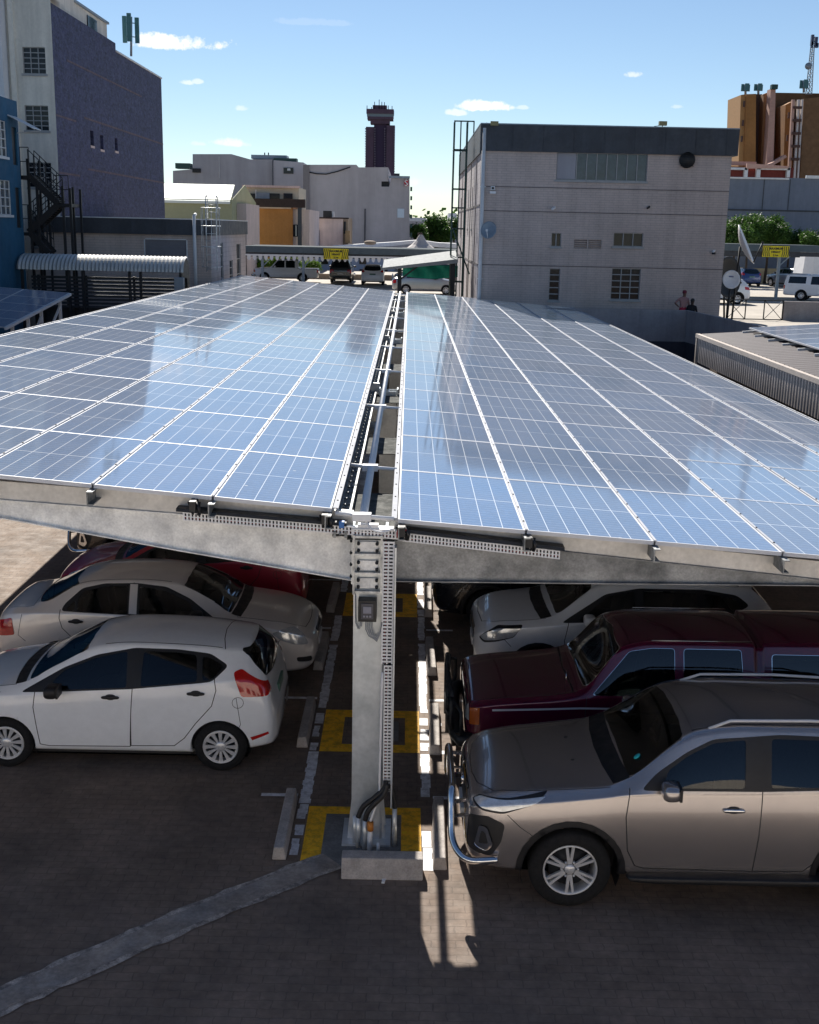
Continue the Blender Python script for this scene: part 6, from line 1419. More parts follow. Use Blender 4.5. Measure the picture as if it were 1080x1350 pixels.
def antenna(px, py0, py1, Y, lab, w=.35, n=3):
    a = at(px, py1, Y); b_ = at(px, py0, Y); t = thing('antenna', lab, 'antenna', tuple(a)); mb = MB(); mb.tube([a, b_], .06 * Y / 62, 6); mb.build('mast', M['steelb'], t); h_ = (b_.z - a.z); k = Y / 62
    for i in range(n):
        an = 2 * math.pi * i / n + .6; mb = MB(); x = a.x + w * k * math.cos(an); y = Y + w * k * math.sin(an); mb.box(x - .1 * k, x + .1 * k, y - .06, y + .06, a.z + h_ * .35, b_.z + h_ * .03 * i); mb.bar((a.x, Y, a.z + h_ * .5), (x, y, a.z + h_ * .5), .04 * k); mb.bar((a.x, Y, a.z + h_ * .85), (x, y, a.z + h_ * .85), .04 * k); mb.build('panel', mat('teal_antenna', (.05, .16, .18), .5), t)
antenna(173, 22, 74, 61.5, 'teal panel antennas at the step of the dark brick roofline')
# ------------------------------------------------------------------ mid and far buildings
def simple(name, label, px0, py0, px1, py1, Y, dep, m_, z0=0, cat='building'):
    h = fr(px0, py0, px1, py1, Y); t = thing(name, label, cat, ((h[0] + h[1]) / 2, Y + dep / 2, z0)); mb = MB(); mb.box(h[0], h[1], Y, Y + dep, z0, h[3]); mb.build('wall', m_, t); return t, h
def part(t, name, px0, py0, px1, py1, Y, m_, d=.15, out=.0):
    h = fr(px0, py0, px1, py1, Y); mb = MB(); mb.box(h[0], h[1], Y - d - out, Y - out - .01, h[2], h[3]); return mb.build(name, m_, t)
t, h = simple('green_building', 'pale green hall with bright white pitched roof behind the low brick building', 190, 262, 306, 300, 90, 14, M['yg'])
hr_ = fr(190, 240, 302, 266, 90); mb = MB(); y0 = 89.7; mb.hexa([(hr_[0], y0, hr_[2] - .1), (hr_[1] + .1, y0, hr_[2] - .1), (hr_[1] - .6, 97, hr_[3] - .1), (hr_[0], 97, hr_[3] - .1), (hr_[0], y0, hr_[2] + .1), (hr_[1] + .1, y0, hr_[2] + .1), (hr_[1] - .6, 97, hr_[3] + .1), (hr_[0], 97, hr_[3] + .1)]); mb.build('roof', M['roofw'], t)
mb = MB(); mb.add([(h[1] + .02, 90, h[3]), (h[1] + .02, 104, h[3]), (h[1] + .02, 97, hr_[3] + .1), (h[1] - .02, 90, h[3]), (h[1] - .02, 104, h[3]), (h[1] - .02, 97, hr_[3] + .1)], [(0, 1, 2), (5, 4, 3), (0, 3, 4, 1), (1, 4, 5, 2), (2, 5, 3, 0)]); mb.build('gable', M['yg'], t)
simple('annex_building', 'pink beige annex wall beside the pale green hall', 295, 268, 325, 330, 92.5, 8, M['pinkb'])
t, h = simple('orange_building', 'ochre orange building with dark brown flat roof in the middle distance', 308, 262, 386, 330, 110, 12, M['orange']); part(t, 'roof', 303, 262, 403, 273, 110, M['brownr'], .8); part(t, 'fascia', 306, 272.5, 384, 274.5, 110, M['pinkb'], .5)
t, h = simple('pink_building', 'pink beige building with a dark corner pipe right of the ochre wall', 386, 276, 408, 330, 110.3, 12, M['pinkb']); part(t, 'window', 386, 296, 398, 312, 110.3, M['pane']); part(t, 'corner_pipe', 393, 264, 398, 326, 109.6, M['fascia'], .3); part(t, 'window_bars', 390, 297, 391, 311, 110.1, M['offw'])
t, h = simple('cream_block', 'small cream block with dark windows above the brown flat roof', 322, 246, 394, 268, 116, 8, mat('cream_block', (.50, .46, .36), .9, var=.05))
for a, b_ in ((325, 338), (356, 369), (374, 386)): part(t, 'window', a, 255, b_, 262, 116, M['pane'])
part(t, 'roof', 320, 244.5, 396, 247.5, 116, M['pinkb'], .3); part(t, 'awning', 338, 254, 356, 262, 116, M['steelb'], .5); part(t, 'post', 337, 250, 338, 262, 115.5, M['offw'])
t, h = simple('beige_building', 'beige plastered building with rooftop air conditioner below the large grey wall', 408, 288, 452, 330, 125, 10, M['pinkb']); part(t, 'roof', 407, 286.3, 460, 288.2, 125, M['brownr'], .3); part(t, 'air_conditioner', 427, 278, 438, 286.3, 126, M['black'], 1.0); part(t, 'air_conditioner', 438.4, 279, 441, 286.3, 126, M['offw'], .8)
part(t, 'pipe', 420.5, 303, 421.3, 330, 125, M['fascia'])
t2, h = simple('tan_building', 'narrow tan end wall with shaded openings right of the beige building', 452, 287, 459, 330, 125.5, 9, M['tan']); part(t2, 'window', 453.5, 292, 456, 308, 125.5, M['dark']); part(t2, 'tank', 456, 304, 462, 320, 125.2, mat('ochre_tank', (.3, .2, .1), .8), 1.0)
gA = thing('grey_building', 'wide stepped grey plastered building behind the ochre and cream buildings', 'building', (-22, 160, 0)); mb = MB()
def poly_px(P, Y, dep, m_, name, root, mb=None):
    pts = [at(px, py, Y) for px, py in P]; mb = mb or MB(); mb.prism([(p.x, p.z) for p in pts], 'y', Y, Y + dep); return mb.build(name, m_, root)
poly_px([(228, 330), (228, 225), (254, 223), (254, 203), (305, 203), (330, 210), (360, 210), (360, 330)], 160, 20, M['greyA'], 'wall', gA)
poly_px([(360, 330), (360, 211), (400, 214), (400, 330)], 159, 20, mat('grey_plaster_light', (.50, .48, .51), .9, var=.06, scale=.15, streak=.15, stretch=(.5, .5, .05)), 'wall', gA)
part(gA, 'pipe', 359.4, 211, 360.6, 245, 158.8, M['fascia']); part(gA, 'window', 374, 221, 387, 229, 159, M['pane']); part(gA, 'window_light', 379, 222, 383, 225, 158.8, M['offw'])
part(gA, 'rooftop_plant', 335, 206, 381, 211, 165, M['steelb'], 3); part(gA, 'rooftop_plant', 363, 209.5, 393, 214, 162, M['green'], 2); part(gA, 'water_tank', 235, 216, 254, 223, 158, M['green'], 2); part(gA, 'opening', 254, 222, 265, 227.5, 160, M['dark'])
part(gA, 'downpipe', 289, 206, 289.5, 235, 160, M['offw'])
for px in (349, 354): a = at(px, 206, 163); b_ = at(px, 201, 163); mb = MB(); mb.tube([a, b_], .08, 5); mb.build('aerial', M['dark'], gA)
gB = thing('grey_building', 'large blank grey building below the purple tower with a red logo at its corner', 'building', (-7, 150, 0))
poly_px([(400, 330), (400, 217), (470, 217), (473, 220.5), (512, 220.5), (512, 239), (503, 239), (503, 246), (513, 246), (516, 235), (540, 232), (540, 330)], 150, 25, M['greyB'], 'wall', gB)
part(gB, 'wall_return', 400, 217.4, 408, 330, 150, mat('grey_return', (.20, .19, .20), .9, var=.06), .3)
mb = MB(); a = at(503, 246, 150); b_ = at(513, 239, 150); mb.box(a.x, b_.x, 150.5, 151, a.z, b_.z); mb.build('opening', M['dark'], gB)
part(gB, 'coping', 513, 232, 540.5, 235, 150, M['steelb'], .4); part(gB, 'pipe', 480.5, 275, 482, 325, 150, M['fascia']); part(gB, 'window', 524, 275, 533, 287, 150, mat('bright_pane', (.55, .65, .75), .3, var=.02)); part(gB, 'roof_vent', 520, 229, 527, 232.5, 152, M['dark'], 1)
mb = MB(); pts = [at(408, 227, 149.8), at(418, 229, 149.8), at(430, 229.5, 149.8), at(445, 226, 149.8), at(462, 220, 149.8)]; mb.tube(pts, .07, 5); mb.build('cable', M['dark'], gB)
part(gB, 'logo', 533, 237, 538.5, 245, 150, mat('red_logo', (.45, .02, .04), .5), .2)
mb = MB(); c0 = at(535.6, 241, 149.75); mb.tube(sm([c0 + Vector((x * .16, 0, z * .16)) for x, z in ((1, 1.6), (0, 2.0), (-1, 1.2), (0, .1), (1, -.9), (0, -1.9), (-1.2, -1.5))]), .07, 5); mb.build('logo_mark', M['white'], gB)
for z in range(6): part(gB, 'balcony', 541, 247 + z * 12, 543.5, 252 + z * 12, 152, M['green'], 2)
# far tower
TY = 1000
t = thing('tower', 'slender dark purple tower block with a wide crown and aerials on the skyline', 'tower', (at(501, 250, TY).x, TY, 0))
def tp(name, a, b_, c, d, m_, dep=12, off=0):
    h = fr(a, b_, c, d, TY); mb = MB(); mb.box(h[0], h[1], TY + off, TY + off + dep, h[2], h[3]); return mb.build(name, m_, t)
tp('wing', 482, 167, 492.5, 260, M['purple'], 14, 0); tp('wing', 509, 165, 520, 260, M['purple'], 14, 0); tp('core', 492.5, 158, 509, 260, mat('tower_core', (.055, .035, .075), .9, var=.1), 16, 2)
tp('crown', 483.3, 144, 519.4, 150, M['purple'], 20, -3); tp('crown_windows', 484, 150, 519, 154, mat('crown_glass', (.16, .2, .24), .3, var=.2), 18, -2); tp('crown', 484.5, 154, 518.5, 157.5, M['purple'], 19, -2.5); tp('neck', 488.5, 157.5, 514, 163, M['purple'], 16, -1); tp('roof_plant', 491.5, 138.5, 510, 144, M['purple'], 12, 0)
for i in range(22):
    y0_ = 169 + i * 3.3; mb = MB()
    for a in (481.4, 519.2, 493.6, 506.8): h = fr(a, y0_, a + 1.4, y0_ + 1.5, TY); mb.box(h[0], h[1], TY - 1.2, TY + 2, h[2], h[3])
    mb.build('balcony', mat('tower_balcony', (.20, .17, .22), .9, var=.2), t)
mb = MB()
for px, py in ((484, 139), (490, 141), (494, 134), (500, 131), (503.5, 134), (507, 134.5), (512, 139), (517, 139.5)): a = at(px, 144, TY); b_ = at(px, py, TY); mb.tube([a, b_], .3, 5)
mb.build('aerial', M['dark'], t)
# ------------------------------------------------------------------ right background
t, h = simple('warehouse', 'long blue grey clad warehouse behind the trees at the right edge', 955, 235, 1180, 340, 112, 20, M['greyw']); part(t, 'wall_joint', 955, 277.5, 1180, 279.5, 112, M['fascia'], .08); part(t, 'coping', 955, 234, 1040, 236, 112, M['offw'], .2); part(t, 'coping', 1062, 232.5, 1180, 236.5, 112, M['offw'], .3)
for px in (1006, 1040): part(t, 'wall_joint', px, 236, px + .8, 277, 112, M['fascia'], .05)
t, h = simple('maroon_building', 'low maroon building with white framed openings behind the warehouse roof', 955, 220, 1046, 240, 150, 12, M['maroon'])
part(t, 'frame', 955, 221, 984, 224, 150, M['offw'], .6); part(t, 'frame', 980, 221, 984.5, 234, 150, M['offw'], .6); part(t, 'frame', 996, 221, 1040, 224, 150, M['offw'], .6); part(t, 'frame', 996, 221, 1001, 234, 150, M['offw'], .6); part(t, 'frame', 1036, 221, 1040, 234, 150, M['offw'], .6)
part(t, 'roof', 955, 213, 996, 218, 152, M['hpink'], .5); poly_px([(985, 215), (1040, 219), (1040, 222), (985, 222)], 149.2, .4, M['hpink'], 'roof', t)
t = thing('highrise', 'tall ochre brown high rise with a pink chimney shaft and white fins', 'high rise', (at(1040, 230, 200).x, 200, 0)); Yh = 200
def hp(name, a, b_, c, d, m_, Y0, dep): h = fr(a, b_, c, d, Yh); mb = MB(); mb.box(h[0], h[1], Yh + Y0, Yh + Y0 + dep, h[2] if d < 300 else 0, h[3]); return mb.build(name, m_, t)
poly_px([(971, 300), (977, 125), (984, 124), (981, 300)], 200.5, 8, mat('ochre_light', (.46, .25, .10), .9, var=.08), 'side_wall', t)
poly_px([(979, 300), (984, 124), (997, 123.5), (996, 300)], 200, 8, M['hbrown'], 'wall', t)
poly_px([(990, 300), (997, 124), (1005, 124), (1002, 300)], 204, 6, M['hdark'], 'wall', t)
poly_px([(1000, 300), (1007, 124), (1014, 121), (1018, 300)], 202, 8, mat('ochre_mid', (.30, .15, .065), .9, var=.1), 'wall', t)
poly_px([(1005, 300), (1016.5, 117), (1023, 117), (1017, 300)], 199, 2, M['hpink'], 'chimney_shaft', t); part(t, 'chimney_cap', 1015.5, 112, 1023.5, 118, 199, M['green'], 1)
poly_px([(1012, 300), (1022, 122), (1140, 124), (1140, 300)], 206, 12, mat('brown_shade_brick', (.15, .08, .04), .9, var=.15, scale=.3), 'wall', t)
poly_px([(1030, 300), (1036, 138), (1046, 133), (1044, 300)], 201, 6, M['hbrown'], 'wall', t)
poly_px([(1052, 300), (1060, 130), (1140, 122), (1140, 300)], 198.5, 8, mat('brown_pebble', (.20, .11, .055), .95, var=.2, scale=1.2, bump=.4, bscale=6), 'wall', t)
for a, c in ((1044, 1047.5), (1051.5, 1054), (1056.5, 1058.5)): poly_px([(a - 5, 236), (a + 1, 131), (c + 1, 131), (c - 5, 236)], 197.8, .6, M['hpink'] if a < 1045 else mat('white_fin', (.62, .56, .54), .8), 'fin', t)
for k in range(5): part(t, 'balcony', 1046 - k * .8, 140 + k * 17, 1057 - k * .8, 143.5 + k * 17, 197.6, M['hdark'], .3)
for px, py in ((981, 137), (979.5, 162), (978, 183), (1040, 152), (1038, 182)): part(t, 'window', px - 1.3, py - 4, px + 1.2, py + 4, 200, M['hdark'], .2)
poly_px([(1012, 218), (1036, 204), (1038, 207), (1016, 220)], 196, 2, M['hpink'], 'ramp_roof', t)
antenna(983, 111, 125, 202, 'left cluster of antennas on the roof of the brown high rise', .14); antenna(1000, 111, 124, 203, 'second antenna cluster between the first and the pink chimney shaft', .14); antenna(1060, 106, 122, 203, 'antenna cluster at the foot of the lattice mast', .14)
t = thing('lattice_mast', 'blue lattice radio mast with dishes on the brown high rise', 'mast', tuple(at(1067, 122, 204))); mb = MB(); p0 = [at(1062.5, 124, 204), at(1070.5, 124, 204), at(1066.5, 124, 206)]; p1 = [at(1070.5, 48, 204), at(1074.5, 48, 204), at(1072.5, 48, 206)]
for a, b_ in zip(p0, p1): mb.bar(a, b_, .12)
n = 13
for i in range(n):
    for k in range(3):
        a = p0[k].lerp(p1[k], i / n); b_ = p0[(k + 1) % 3].lerp(p1[(k + 1) % 3], (i + 1) / n); c_ = p0[(k + 1) % 3].lerp(p1[(k + 1) % 3], i / n); mb.bar(a, b_, .07); mb.bar(a, c_, .06)
mb.build('lattice', M['steelb'], t)
for px, py, w_, hh in ((1070.5, 53, 1.6, 7), (1075.5, 55, 1.6, 6), (1076.5, 60, 1.8, 3), (1070, 59, 1.0, 4)):
    h = fr(px - w_, py - hh, px + w_, py + hh, 203.5); mb = MB(); mb.box(h[0], h[1], 203, 203.6, h[2], h[3]); mb.build('panel', mat('mast_navy', (.03, .05, .12), .5), t)
a = at(1065, 84, 203); mb = MB(); mb.tube([at(1066, 87, 203.6), at(1066, 87, 203)], .55, 14); mb.build('drum', M['steelb'], t)
# ------------------------------------------------------------------ carports, walls and small structures in the upper yard
def scal_carport(name, label, px0, px1, Y, pyt, lab_sign, spx, post_px, dep=7, scallop=True):
    a = at(px0, pyt, Y); b_ = at(px1, pyt, Y); sl_ = (b_.z - a.z) / (b_.x - a.x); zt = (a.z + b_.z) / 2
    t = thing(name, label, 'carport', ((a.x + b_.x) / 2, Y, 2)); mb = MB(); mb.box(a.x, b_.x, Y, Y + dep, zt - .12, zt + .1); mb.build('roof', mat('yard_roof', (.07, .085, .095), .95, 0, var=.1, spec=.1), t)
    mb = MB(); mb.box(a.x, b_.x, Y - .06, Y - .01, zt - .32, zt + .12); mb.build('gutter', mat('yard_gutter', (.11, .14, .16), .9, 0, var=.1, spec=.1), t); mb = MB(); mb.box(a.x, b_.x, Y + .1, Y + .3, zt - .62, zt - .33); mb.box(a.x, b_.x, Y + dep - .2, Y + dep, zt - .8, zt - .13); mb.build('roof_beam', M['fascia'], t)
    if scallop:
        mb = MB(); x = a.x; k = 0; zz = zt - .66
        while x < b_.x - .3: mb.add([(x, Y + .05, zz + .12), (x + .28, Y + .05, zz + .12), (x + .24, Y + .04, zz - .12), (x + .14, Y + .03, zz - .22), (x + .04, Y + .04, zz - .12)], [(0, 1, 2, 3, 4)], 0); x += .40
        mb.box(a.x, b_.x, Y + .0, Y + .05, zz + .1, zz + .22); mb.build('valance', M['white'], t)
    for px in post_px: c_ = at(px, pyt, Y + .2); mb = MB(); mb.box(c_.x - .09, c_.x + .09, Y + .1, Y + .28, 2, zt - .3); mb.bar((c_.x, Y + .2, zt - 1.3), (c_.x + .9, Y + .2, zt - .4), .08); mb.build('post', M['steelb'], t)
    c_ = at(spx, pyt, Y - .2); s_ = thing('height_sign', lab_sign, 'sign', (c_.x, Y - .12, zt - .6)); w = .88; hh = .36; zc = zt - .32
    mb = MB(); mb.box(c_.x - w, c_.x + w, Y - .16, Y - .12, zc - hh, zc + hh); mb.build('board', M['yellow'], s_); mb = MB()
    for sx in (-1, 1):
        for k in range(4):
            x = c_.x + sx * (w - .08 - k * .13); mb.bar((x, Y - .165, zc - hh + .04), (x + sx * .06, Y - .165, zc), .05, .008, up=(0, 1, 0)); mb.bar((x + sx * .06, Y - .165, zc), (x, Y - .165, zc + hh - .04), .05, .008, up=(0, 1, 0))
    mb.build('chevrons', M['black'], s_)
    for txt, dz, sz in (('MAXIMUM', .17, .20), ('HEIGHT', -.04, .17), ('2.1m', -.25, .17)):
        cu = bpy.data.curves.new('lettering', 'FONT'); cu.body = txt; cu.size = sz; cu.align_x = 'CENTER'; cu.extrude = .004; cu.offset = .008
        o = bpy.data.objects.new('lettering', cu); C.objects.link(o); o.rotation_euler = (math.pi / 2, 0, 0); o.location = (c_.x, Y - .168, zc + dz - .05)
        dg = bpy.context.evaluated_depsgraph_get(); me = bpy.data.meshes.new_from_object(o.evaluated_get(dg)); me.transform(o.matrix_world if o.matrix_world.translation.length > .1 else Matrix.Translation(o.location) @ Matrix.Rotation(math.pi / 2, 4, 'X')); bpy.data.objects.remove(o)
        me.materials.clear(); me.materials.append(M['black']); o2 = bpy.data.objects.new('lettering', me); C.objects.link(o2); par(o2, s_)
    return t
scal_carport('yard_carport', 'long steel carport with scalloped white valance across the upper yard', 318, 612, 85, 329, 'yellow and black height warning sign on the centre carport beam', 443, (346, 540, 400), 7)
scal_carport('yard_carport', 'steel carport with plain beam at the right edge behind the dishes', 950, 1100, 80, 325, 'yellow and black height warning sign on the carport at the right edge', 1024, (1029,), 7, False)
mb = MB(); h = fr(330, 362, 640, 377, 97); mb.box(h[0], h[1] + 1, 97, 97.3, 2, h[3]); tag(mb.build('yard_wall', M['tan']), 'tan boundary wall behind the parked cars in the centre of the upper yard', 'wall')
mb = MB(); h = fr(955, 355, 1180, 370, 106); mb.box(h[0], h[1], 106, 106.3, 2, h[3]); tag(mb.build('yard_wall', mat('sand_wall', (.45, .36, .22), .9, var=.1)), 'sand coloured boundary wall behind the blue hatchback at the right', 'wall')
t, h = simple('blue_grey_building', 'long pale blue grey wall with small dark windows behind the centre carport', 384, 330, 520, 362, 118, 8, mat('pale_blue_wall', (.30, .37, .50), .8, var=.06, scale=.4))
for px in (424, 474): 
    for py in (340, 356): part(t, 'window', px, py, px + 9, py + 8, 118, M['pane'])
t = thing('tent_roof', 'pointed pale tent roof with wing shaped flat roofs rising above the centre carport', 'tent roof', (at(555, 320, 122).x, 122, 2)); a = at(535, 327, 122); b_ = at(574, 327, 122); c_ = at(554, 309, 124)
mb = MB(); w = (b_.x - a.x) / 2; cx = (a.x + b_.x) / 2; n = 12; ringv = []
for r_, zf in ((1, 0), (.62, .3), (.33, .62), (.12, 1.0)): ringv += [(cx + w * r_ * math.cos(2 * math.pi * i / n), 119 + w * r_ * math.sin(2 * math.pi * i / n), a.z + (c_.z - a.z) * zf) for i in range(n)]
mb.add(ringv, [(k * n + i, k * n + (i + 1) % n, (k + 1) * n + (i + 1) % n, (k + 1) * n + i) for k in range(3) for i in range(n)] + [tuple(3 * n + i for i in range(n))]); mb.build('canvas', mat('tent_canvas', (.50, .46, .44), .8, var=.12, scale=.6), t)
part(t, 'finial', 551, 307, 557, 311, 123, M['brownr'], 1)
poly_px([(438, 328), (438, 324), (520, 319), (556, 316), (556, 320), (520, 324), (440, 329)], 121, 4, M['creaml'], 'roof_wing', t); poly_px([(552, 316), (578, 320), (602, 321), (602, 327), (578, 326), (552, 322)], 121, 4, M['creaml'], 'roof_wing', t); poly_px([(440, 334), (440, 328), (602, 326), (602, 334)], 122, 3, M['fascia'], 'eaves', t)
t = thing('kiosk_roof', 'small rounded beige roof lump beside the pointed tent roof', 'roof', tuple(at(488, 318, 119))); mb = MB(); p = at(488, 320, 119); blob(mb, p, (.6, .8, .22), 2.6, 0, 8); mb.build('dome', M['tan'], t)
# small white roofed shelter with teal net in front of the centre
t = thing('shelter', 'small white roofed solar shelter with teal shade net beside the brick building', 'shelter', (0, 60, 2)); a = at(505, 352, 60); b_ = at(603, 338, 60)
mb = MB(); mb.hexa([(a.x, 59, a.z - .12), (b_.x, 59, b_.z - .30), (b_.x, 62.5, b_.z - .05), (a.x, 62.5, a.z + .12), (a.x, 59, a.z), (b_.x, 59, b_.z - .1), (b_.x, 62.5, b_.z + .25), (a.x, 62.5, a.z + .3)]); mb.build('roof', mat('shelter_roof', (.26, .28, .29), .8, 0, var=.1, spec=.2), t)
mb = MB(); c_ = at(527, 360, 59.5); mb.box(c_.x - .10, c_.x + .10, 59.4, 59.6, 1.5, a.z + .1); mb.bar((c_.x, 59.5, a.z - .6), (c_.x + .9, 59.5, a.z + .1), .08); mb.box(b_.x - .35, b_.x - .1, 59.4, 59.8, 1.5, b_.z - .2); mb.build('post', M['dark'], t)
mb = MB(); p0 = at(531, 361, 61.5); p1 = at(604, 345, 61.5); n = 14
vs = []; 
for i in range(n + 1):
    x = p0.x + (p1.x - p0.x) * i / n
    for j in range(5): vs.append((x, 61.5 + .12 * math.sin(i * 1.3 + j), p0.z - .1 + (p1.z - .1 - p0.z) * j / 4 - .12 * math.sin(math.pi * i / n) * (1 if j == 0 else 0)))
mb.add(vs, [(i * 5 + j, (i + 1) * 5 + j, (i + 1) * 5 + j + 1, i * 5 + j + 1) for i in range(n) for j in range(4)], 0, True); mb.build('shade_net', M['teal'], t)
# ------------------------------------------------------------------ parked vehicles in the upper yard
def put(c, cx, cy, rotz, z=2.0):
    sh = Vector((c.L / 2, 0, 0))
    for o in c.root.children: o.matrix_parent_inverse = Matrix.Translation(-sh)
    c.root.location = (cx, cy, z); c.root.rotation_euler = (0, 0, rotz); return c
PI = math.pi
put(build_pickup('pickup', 'white double cab pickup at the left end of the centre carport', white, False, None, False, old=False), at(377, 370, 90.5).x, 91.2, 0)
put(build_pickup('pickup', 'dark pickup seen from behind under the centre carport near the yellow sign', paint('charcoal_car_paint', (.05, .055, .06), .4, .3), False, None, True, old=False), at(450, 372, 92).x, 93.2, -PI / 2)
put(build_hatch('hatchback', 'small white hatchback seen from behind in the centre of the upper yard', white, False, None, 'five'), at(491.5, 376, 89).x, 90.2, -PI / 2)
put(build_sedan('sedan', 'silver grey sedan under the white roofed shelter', silver, False), at(567, 383, 79).x - .3, 78.4, PI)
put(build_suv('suv', 'black covered vehicle behind the silver sedan under the teal net', black, False), at(565, 372, 84).x, 84.3, 0)
put(build_suv('crossover', 'white crossover with red tail light beside the white oval dish', white, False, None, 'small', 'five'), at(988, 390, 74).x - 2.1, 74.6, 0)
put(build_hatch('hatchback', 'dark blue hatchback seen from behind under the right carport', paint('blue_car_paint', (.01, .04, .16), .3, .3), False, None, 'five'), at(989, 375, 100).x, 101.5, -PI / 2)
put(build_suv('crossover', 'silver crossover seen from behind left of the white box truck', silver, False, None, 'small', 'five'), at(1042, 374, 100).x, 100.5, -PI / 2 + .35)
put(build_pickup('pickup', 'white pickup with canopy behind the retaining wall at the right edge', white, False, None, True, old=False), at(1088, 392, 79).x, 79.5, PI - .5)
t = thing('box_truck', 'white box truck parked at the right edge under the carport', 'truck', (at(1085, 360, 92).x, 94, 2)); c_ = at(1059, 350, 92)
mb = MB(); mb.hexa([(c_.x, 92, 3.2), (c_.x + 4.5, 92, 3.2), (c_.x + 4.5, 94.3, 3.2), (c_.x, 94.3, 3.2), (c_.x + .15, 92, 5.4), (c_.x + 4.5, 92, 5.4), (c_.x + 4.5, 94.3, 5.4), (c_.x + .15, 94.3, 5.4)])
for k in range(1, 6): mb.box(c_.x + k * .8, c_.x + k * .8 + .03, 91.97, 92.0, 3.2, 5.4)
mb.build('cargo_box', M['white'], t, .04); mb = MB(); mb.box(c_.x + .1, c_.x + 5.8, 92.3, 94.0, 2.85, 3.2); mb.build('chassis', M['dark'], t); mb = MB(); mb.prism([(c_.x + 4.6, 2.7), (c_.x + 6.3, 2.7), (c_.x + 6.3, 3.6), (c_.x + 6.0, 4.5), (c_.x + 4.6, 4.6)], 'y', 92.1, 94.2); mb.build('cab', M['white'], t, .05)
mb = MB(); mb.prism([(c_.x + 5.0, 3.6), (c_.x + 6.1, 3.6), (c_.x + 5.9, 4.35), (c_.x + 5.0, 4.35)], 'y', 92.08, 94.22); mb.build('cab_window', M['glass'], t)
for x in (1.1, 5.4):
    for y in (92.2, 94.1): mb = MB(); mb.tube([(c_.x + x, y - .12, 2.42), (c_.x + x, y + .12, 2.42)], .42, 20); w_ = mb.build('wheel', M['rubber'], t); mb = MB(); mb.tube([(c_.x + x, y - .13, 2.42), (c_.x + x, y + .13, 2.42)], .2, 14); mb.build('rim', M['rim'], w_)
# ------------------------------------------------------------------ two people by the brick building
def person(name, label, loc, rotz, J, cols, hair):
    """one skinned surface; J maps joints, cols = list of (z limit, material) from the feet up"""
    t = thing(name, label, 'person', loc)
    me = bpy.data.meshes.new('body'); order = ['pelvis', 'waist', 'chest', 'neck', 'chin', 'head', 'crown', 'sl', 'el', 'wl', 'hl', 'sr', 'er', 'wr', 'hr', 'pl', 'kl', 'al', 'tl', 'pr', 'kr', 'ar', 'tr']
    E_ = [('pelvis', 'waist'), ('waist', 'chest'), ('chest', 'neck'), ('neck', 'chin'), ('chin', 'head'), ('head', 'crown'), ('chest', 'sl'), ('sl', 'el'), ('el', 'wl'), ('wl', 'hl'), ('chest', 'sr'), ('sr', 'er'), ('er', 'wr'), ('wr', 'hr'), ('pelvis', 'pl'), ('pl', 'kl'), ('kl', 'al'), ('al', 'tl'), ('pelvis', 'pr'), ('pr', 'kr'), ('kr', 'ar'), ('ar', 'tr')]
    Rr = {'pelvis': (.16, .12), 'waist': (.14, .11), 'chest': (.17, .12), 'neck': (.055, .055), 'chin': (.065, .07), 'head': (.085, .10), 'crown': (.06, .07), 's': (.062, .062), 'e': (.045, .045), 'w': (.03, .03), 'h': (.042, .025), 'p': (.095, .095), 'k': (.062, .062), 'a': (.042, .042), 't': (.045, .03)}
    me.from_pydata([J[k] for k in order], [(order.index(a), order.index(b_)) for a, b_ in E_], []); o = bpy.data.objects.new('body', me); C.objects.link(o)
    md = o.modifiers.new('skin', 'SKIN'); o.modifiers.new('sub', 'SUBSURF').levels = 2
    for i, k in enumerate(order): me.skin_vertices[0].data[i].radius = Rr.get(k) or Rr[k[0]]
    me.skin_vertices[0].data[0].use_root = True
    dg = bpy.context.evaluated_depsgraph_get(); dg.update(); m2 = bpy.data.meshes.new_from_object(o.evaluated_get(dg)); bpy.data.objects.remove(o)
    for _, m_ in cols: m2.materials.append(m_)
    for p in m2.polygons:
        p.use_smooth = True; z = p.center.z
        arm = abs(p.center.x) > .24 and z > .7
        for i, (lim, _) in enumerate(cols):
            if z < lim: p.material_index = i; break
        if arm and z < J['sl'][2] - .18: p.material_index = 0
    b = bpy.data.objects.new('body', m2); C.objects.link(b); b.parent = t
    mb = MB(); h_ = J['head']; blob(mb, (h_[0], h_[1] + .02, h_[2] + .035), (.095, .11, .10), 2.2, 0, 8); hh = mb.build('hair', hair, None); hh.parent = t
    t.rotation_euler = (0, 0, rotz); return t
J1 = dict(pelvis=(0, 0, .92), waist=(0, -.01, 1.08), chest=(.01, -.02, 1.32), neck=(.02, -.03, 1.47), chin=(.02, -.05, 1.54), head=(.02, -.04, 1.63), crown=(.02, -.03, 1.70), sl=(-.18, -.02, 1.38), el=(-.38, .02, 1.18), wl=(-.22, -.14, 1.02), hl=(-.15, -.18, 1.0), sr=(.20, -.02, 1.37), er=(.26, .0, 1.10), wr=(.28, -.12, .88), hr=(.28, -.16, .80), pl=(-.10, 0, .85), kl=(-.11, -.02, .48), al=(-.12, .02, .09), tl=(-.12, -.14, .04), pr=(.10, 0, .85), kr=(.12, -.03, .48), ar=(.13, .02, .09), tr=(.14, -.14, .04))
J2 = {k: (v[0] * .9, v[1], v[2] * .94) for k, v in J1.items()}; J2.update(el=(-.24, .02, 1.05), wl=(-.25, -.1, .84), hl=(-.24, -.14, .78))
skin = mat('skin_brown', (.16, .085, .06), .6, var=.05); cap = mat('maroon_cap', (.15, .02, .04), .8, var=.05)
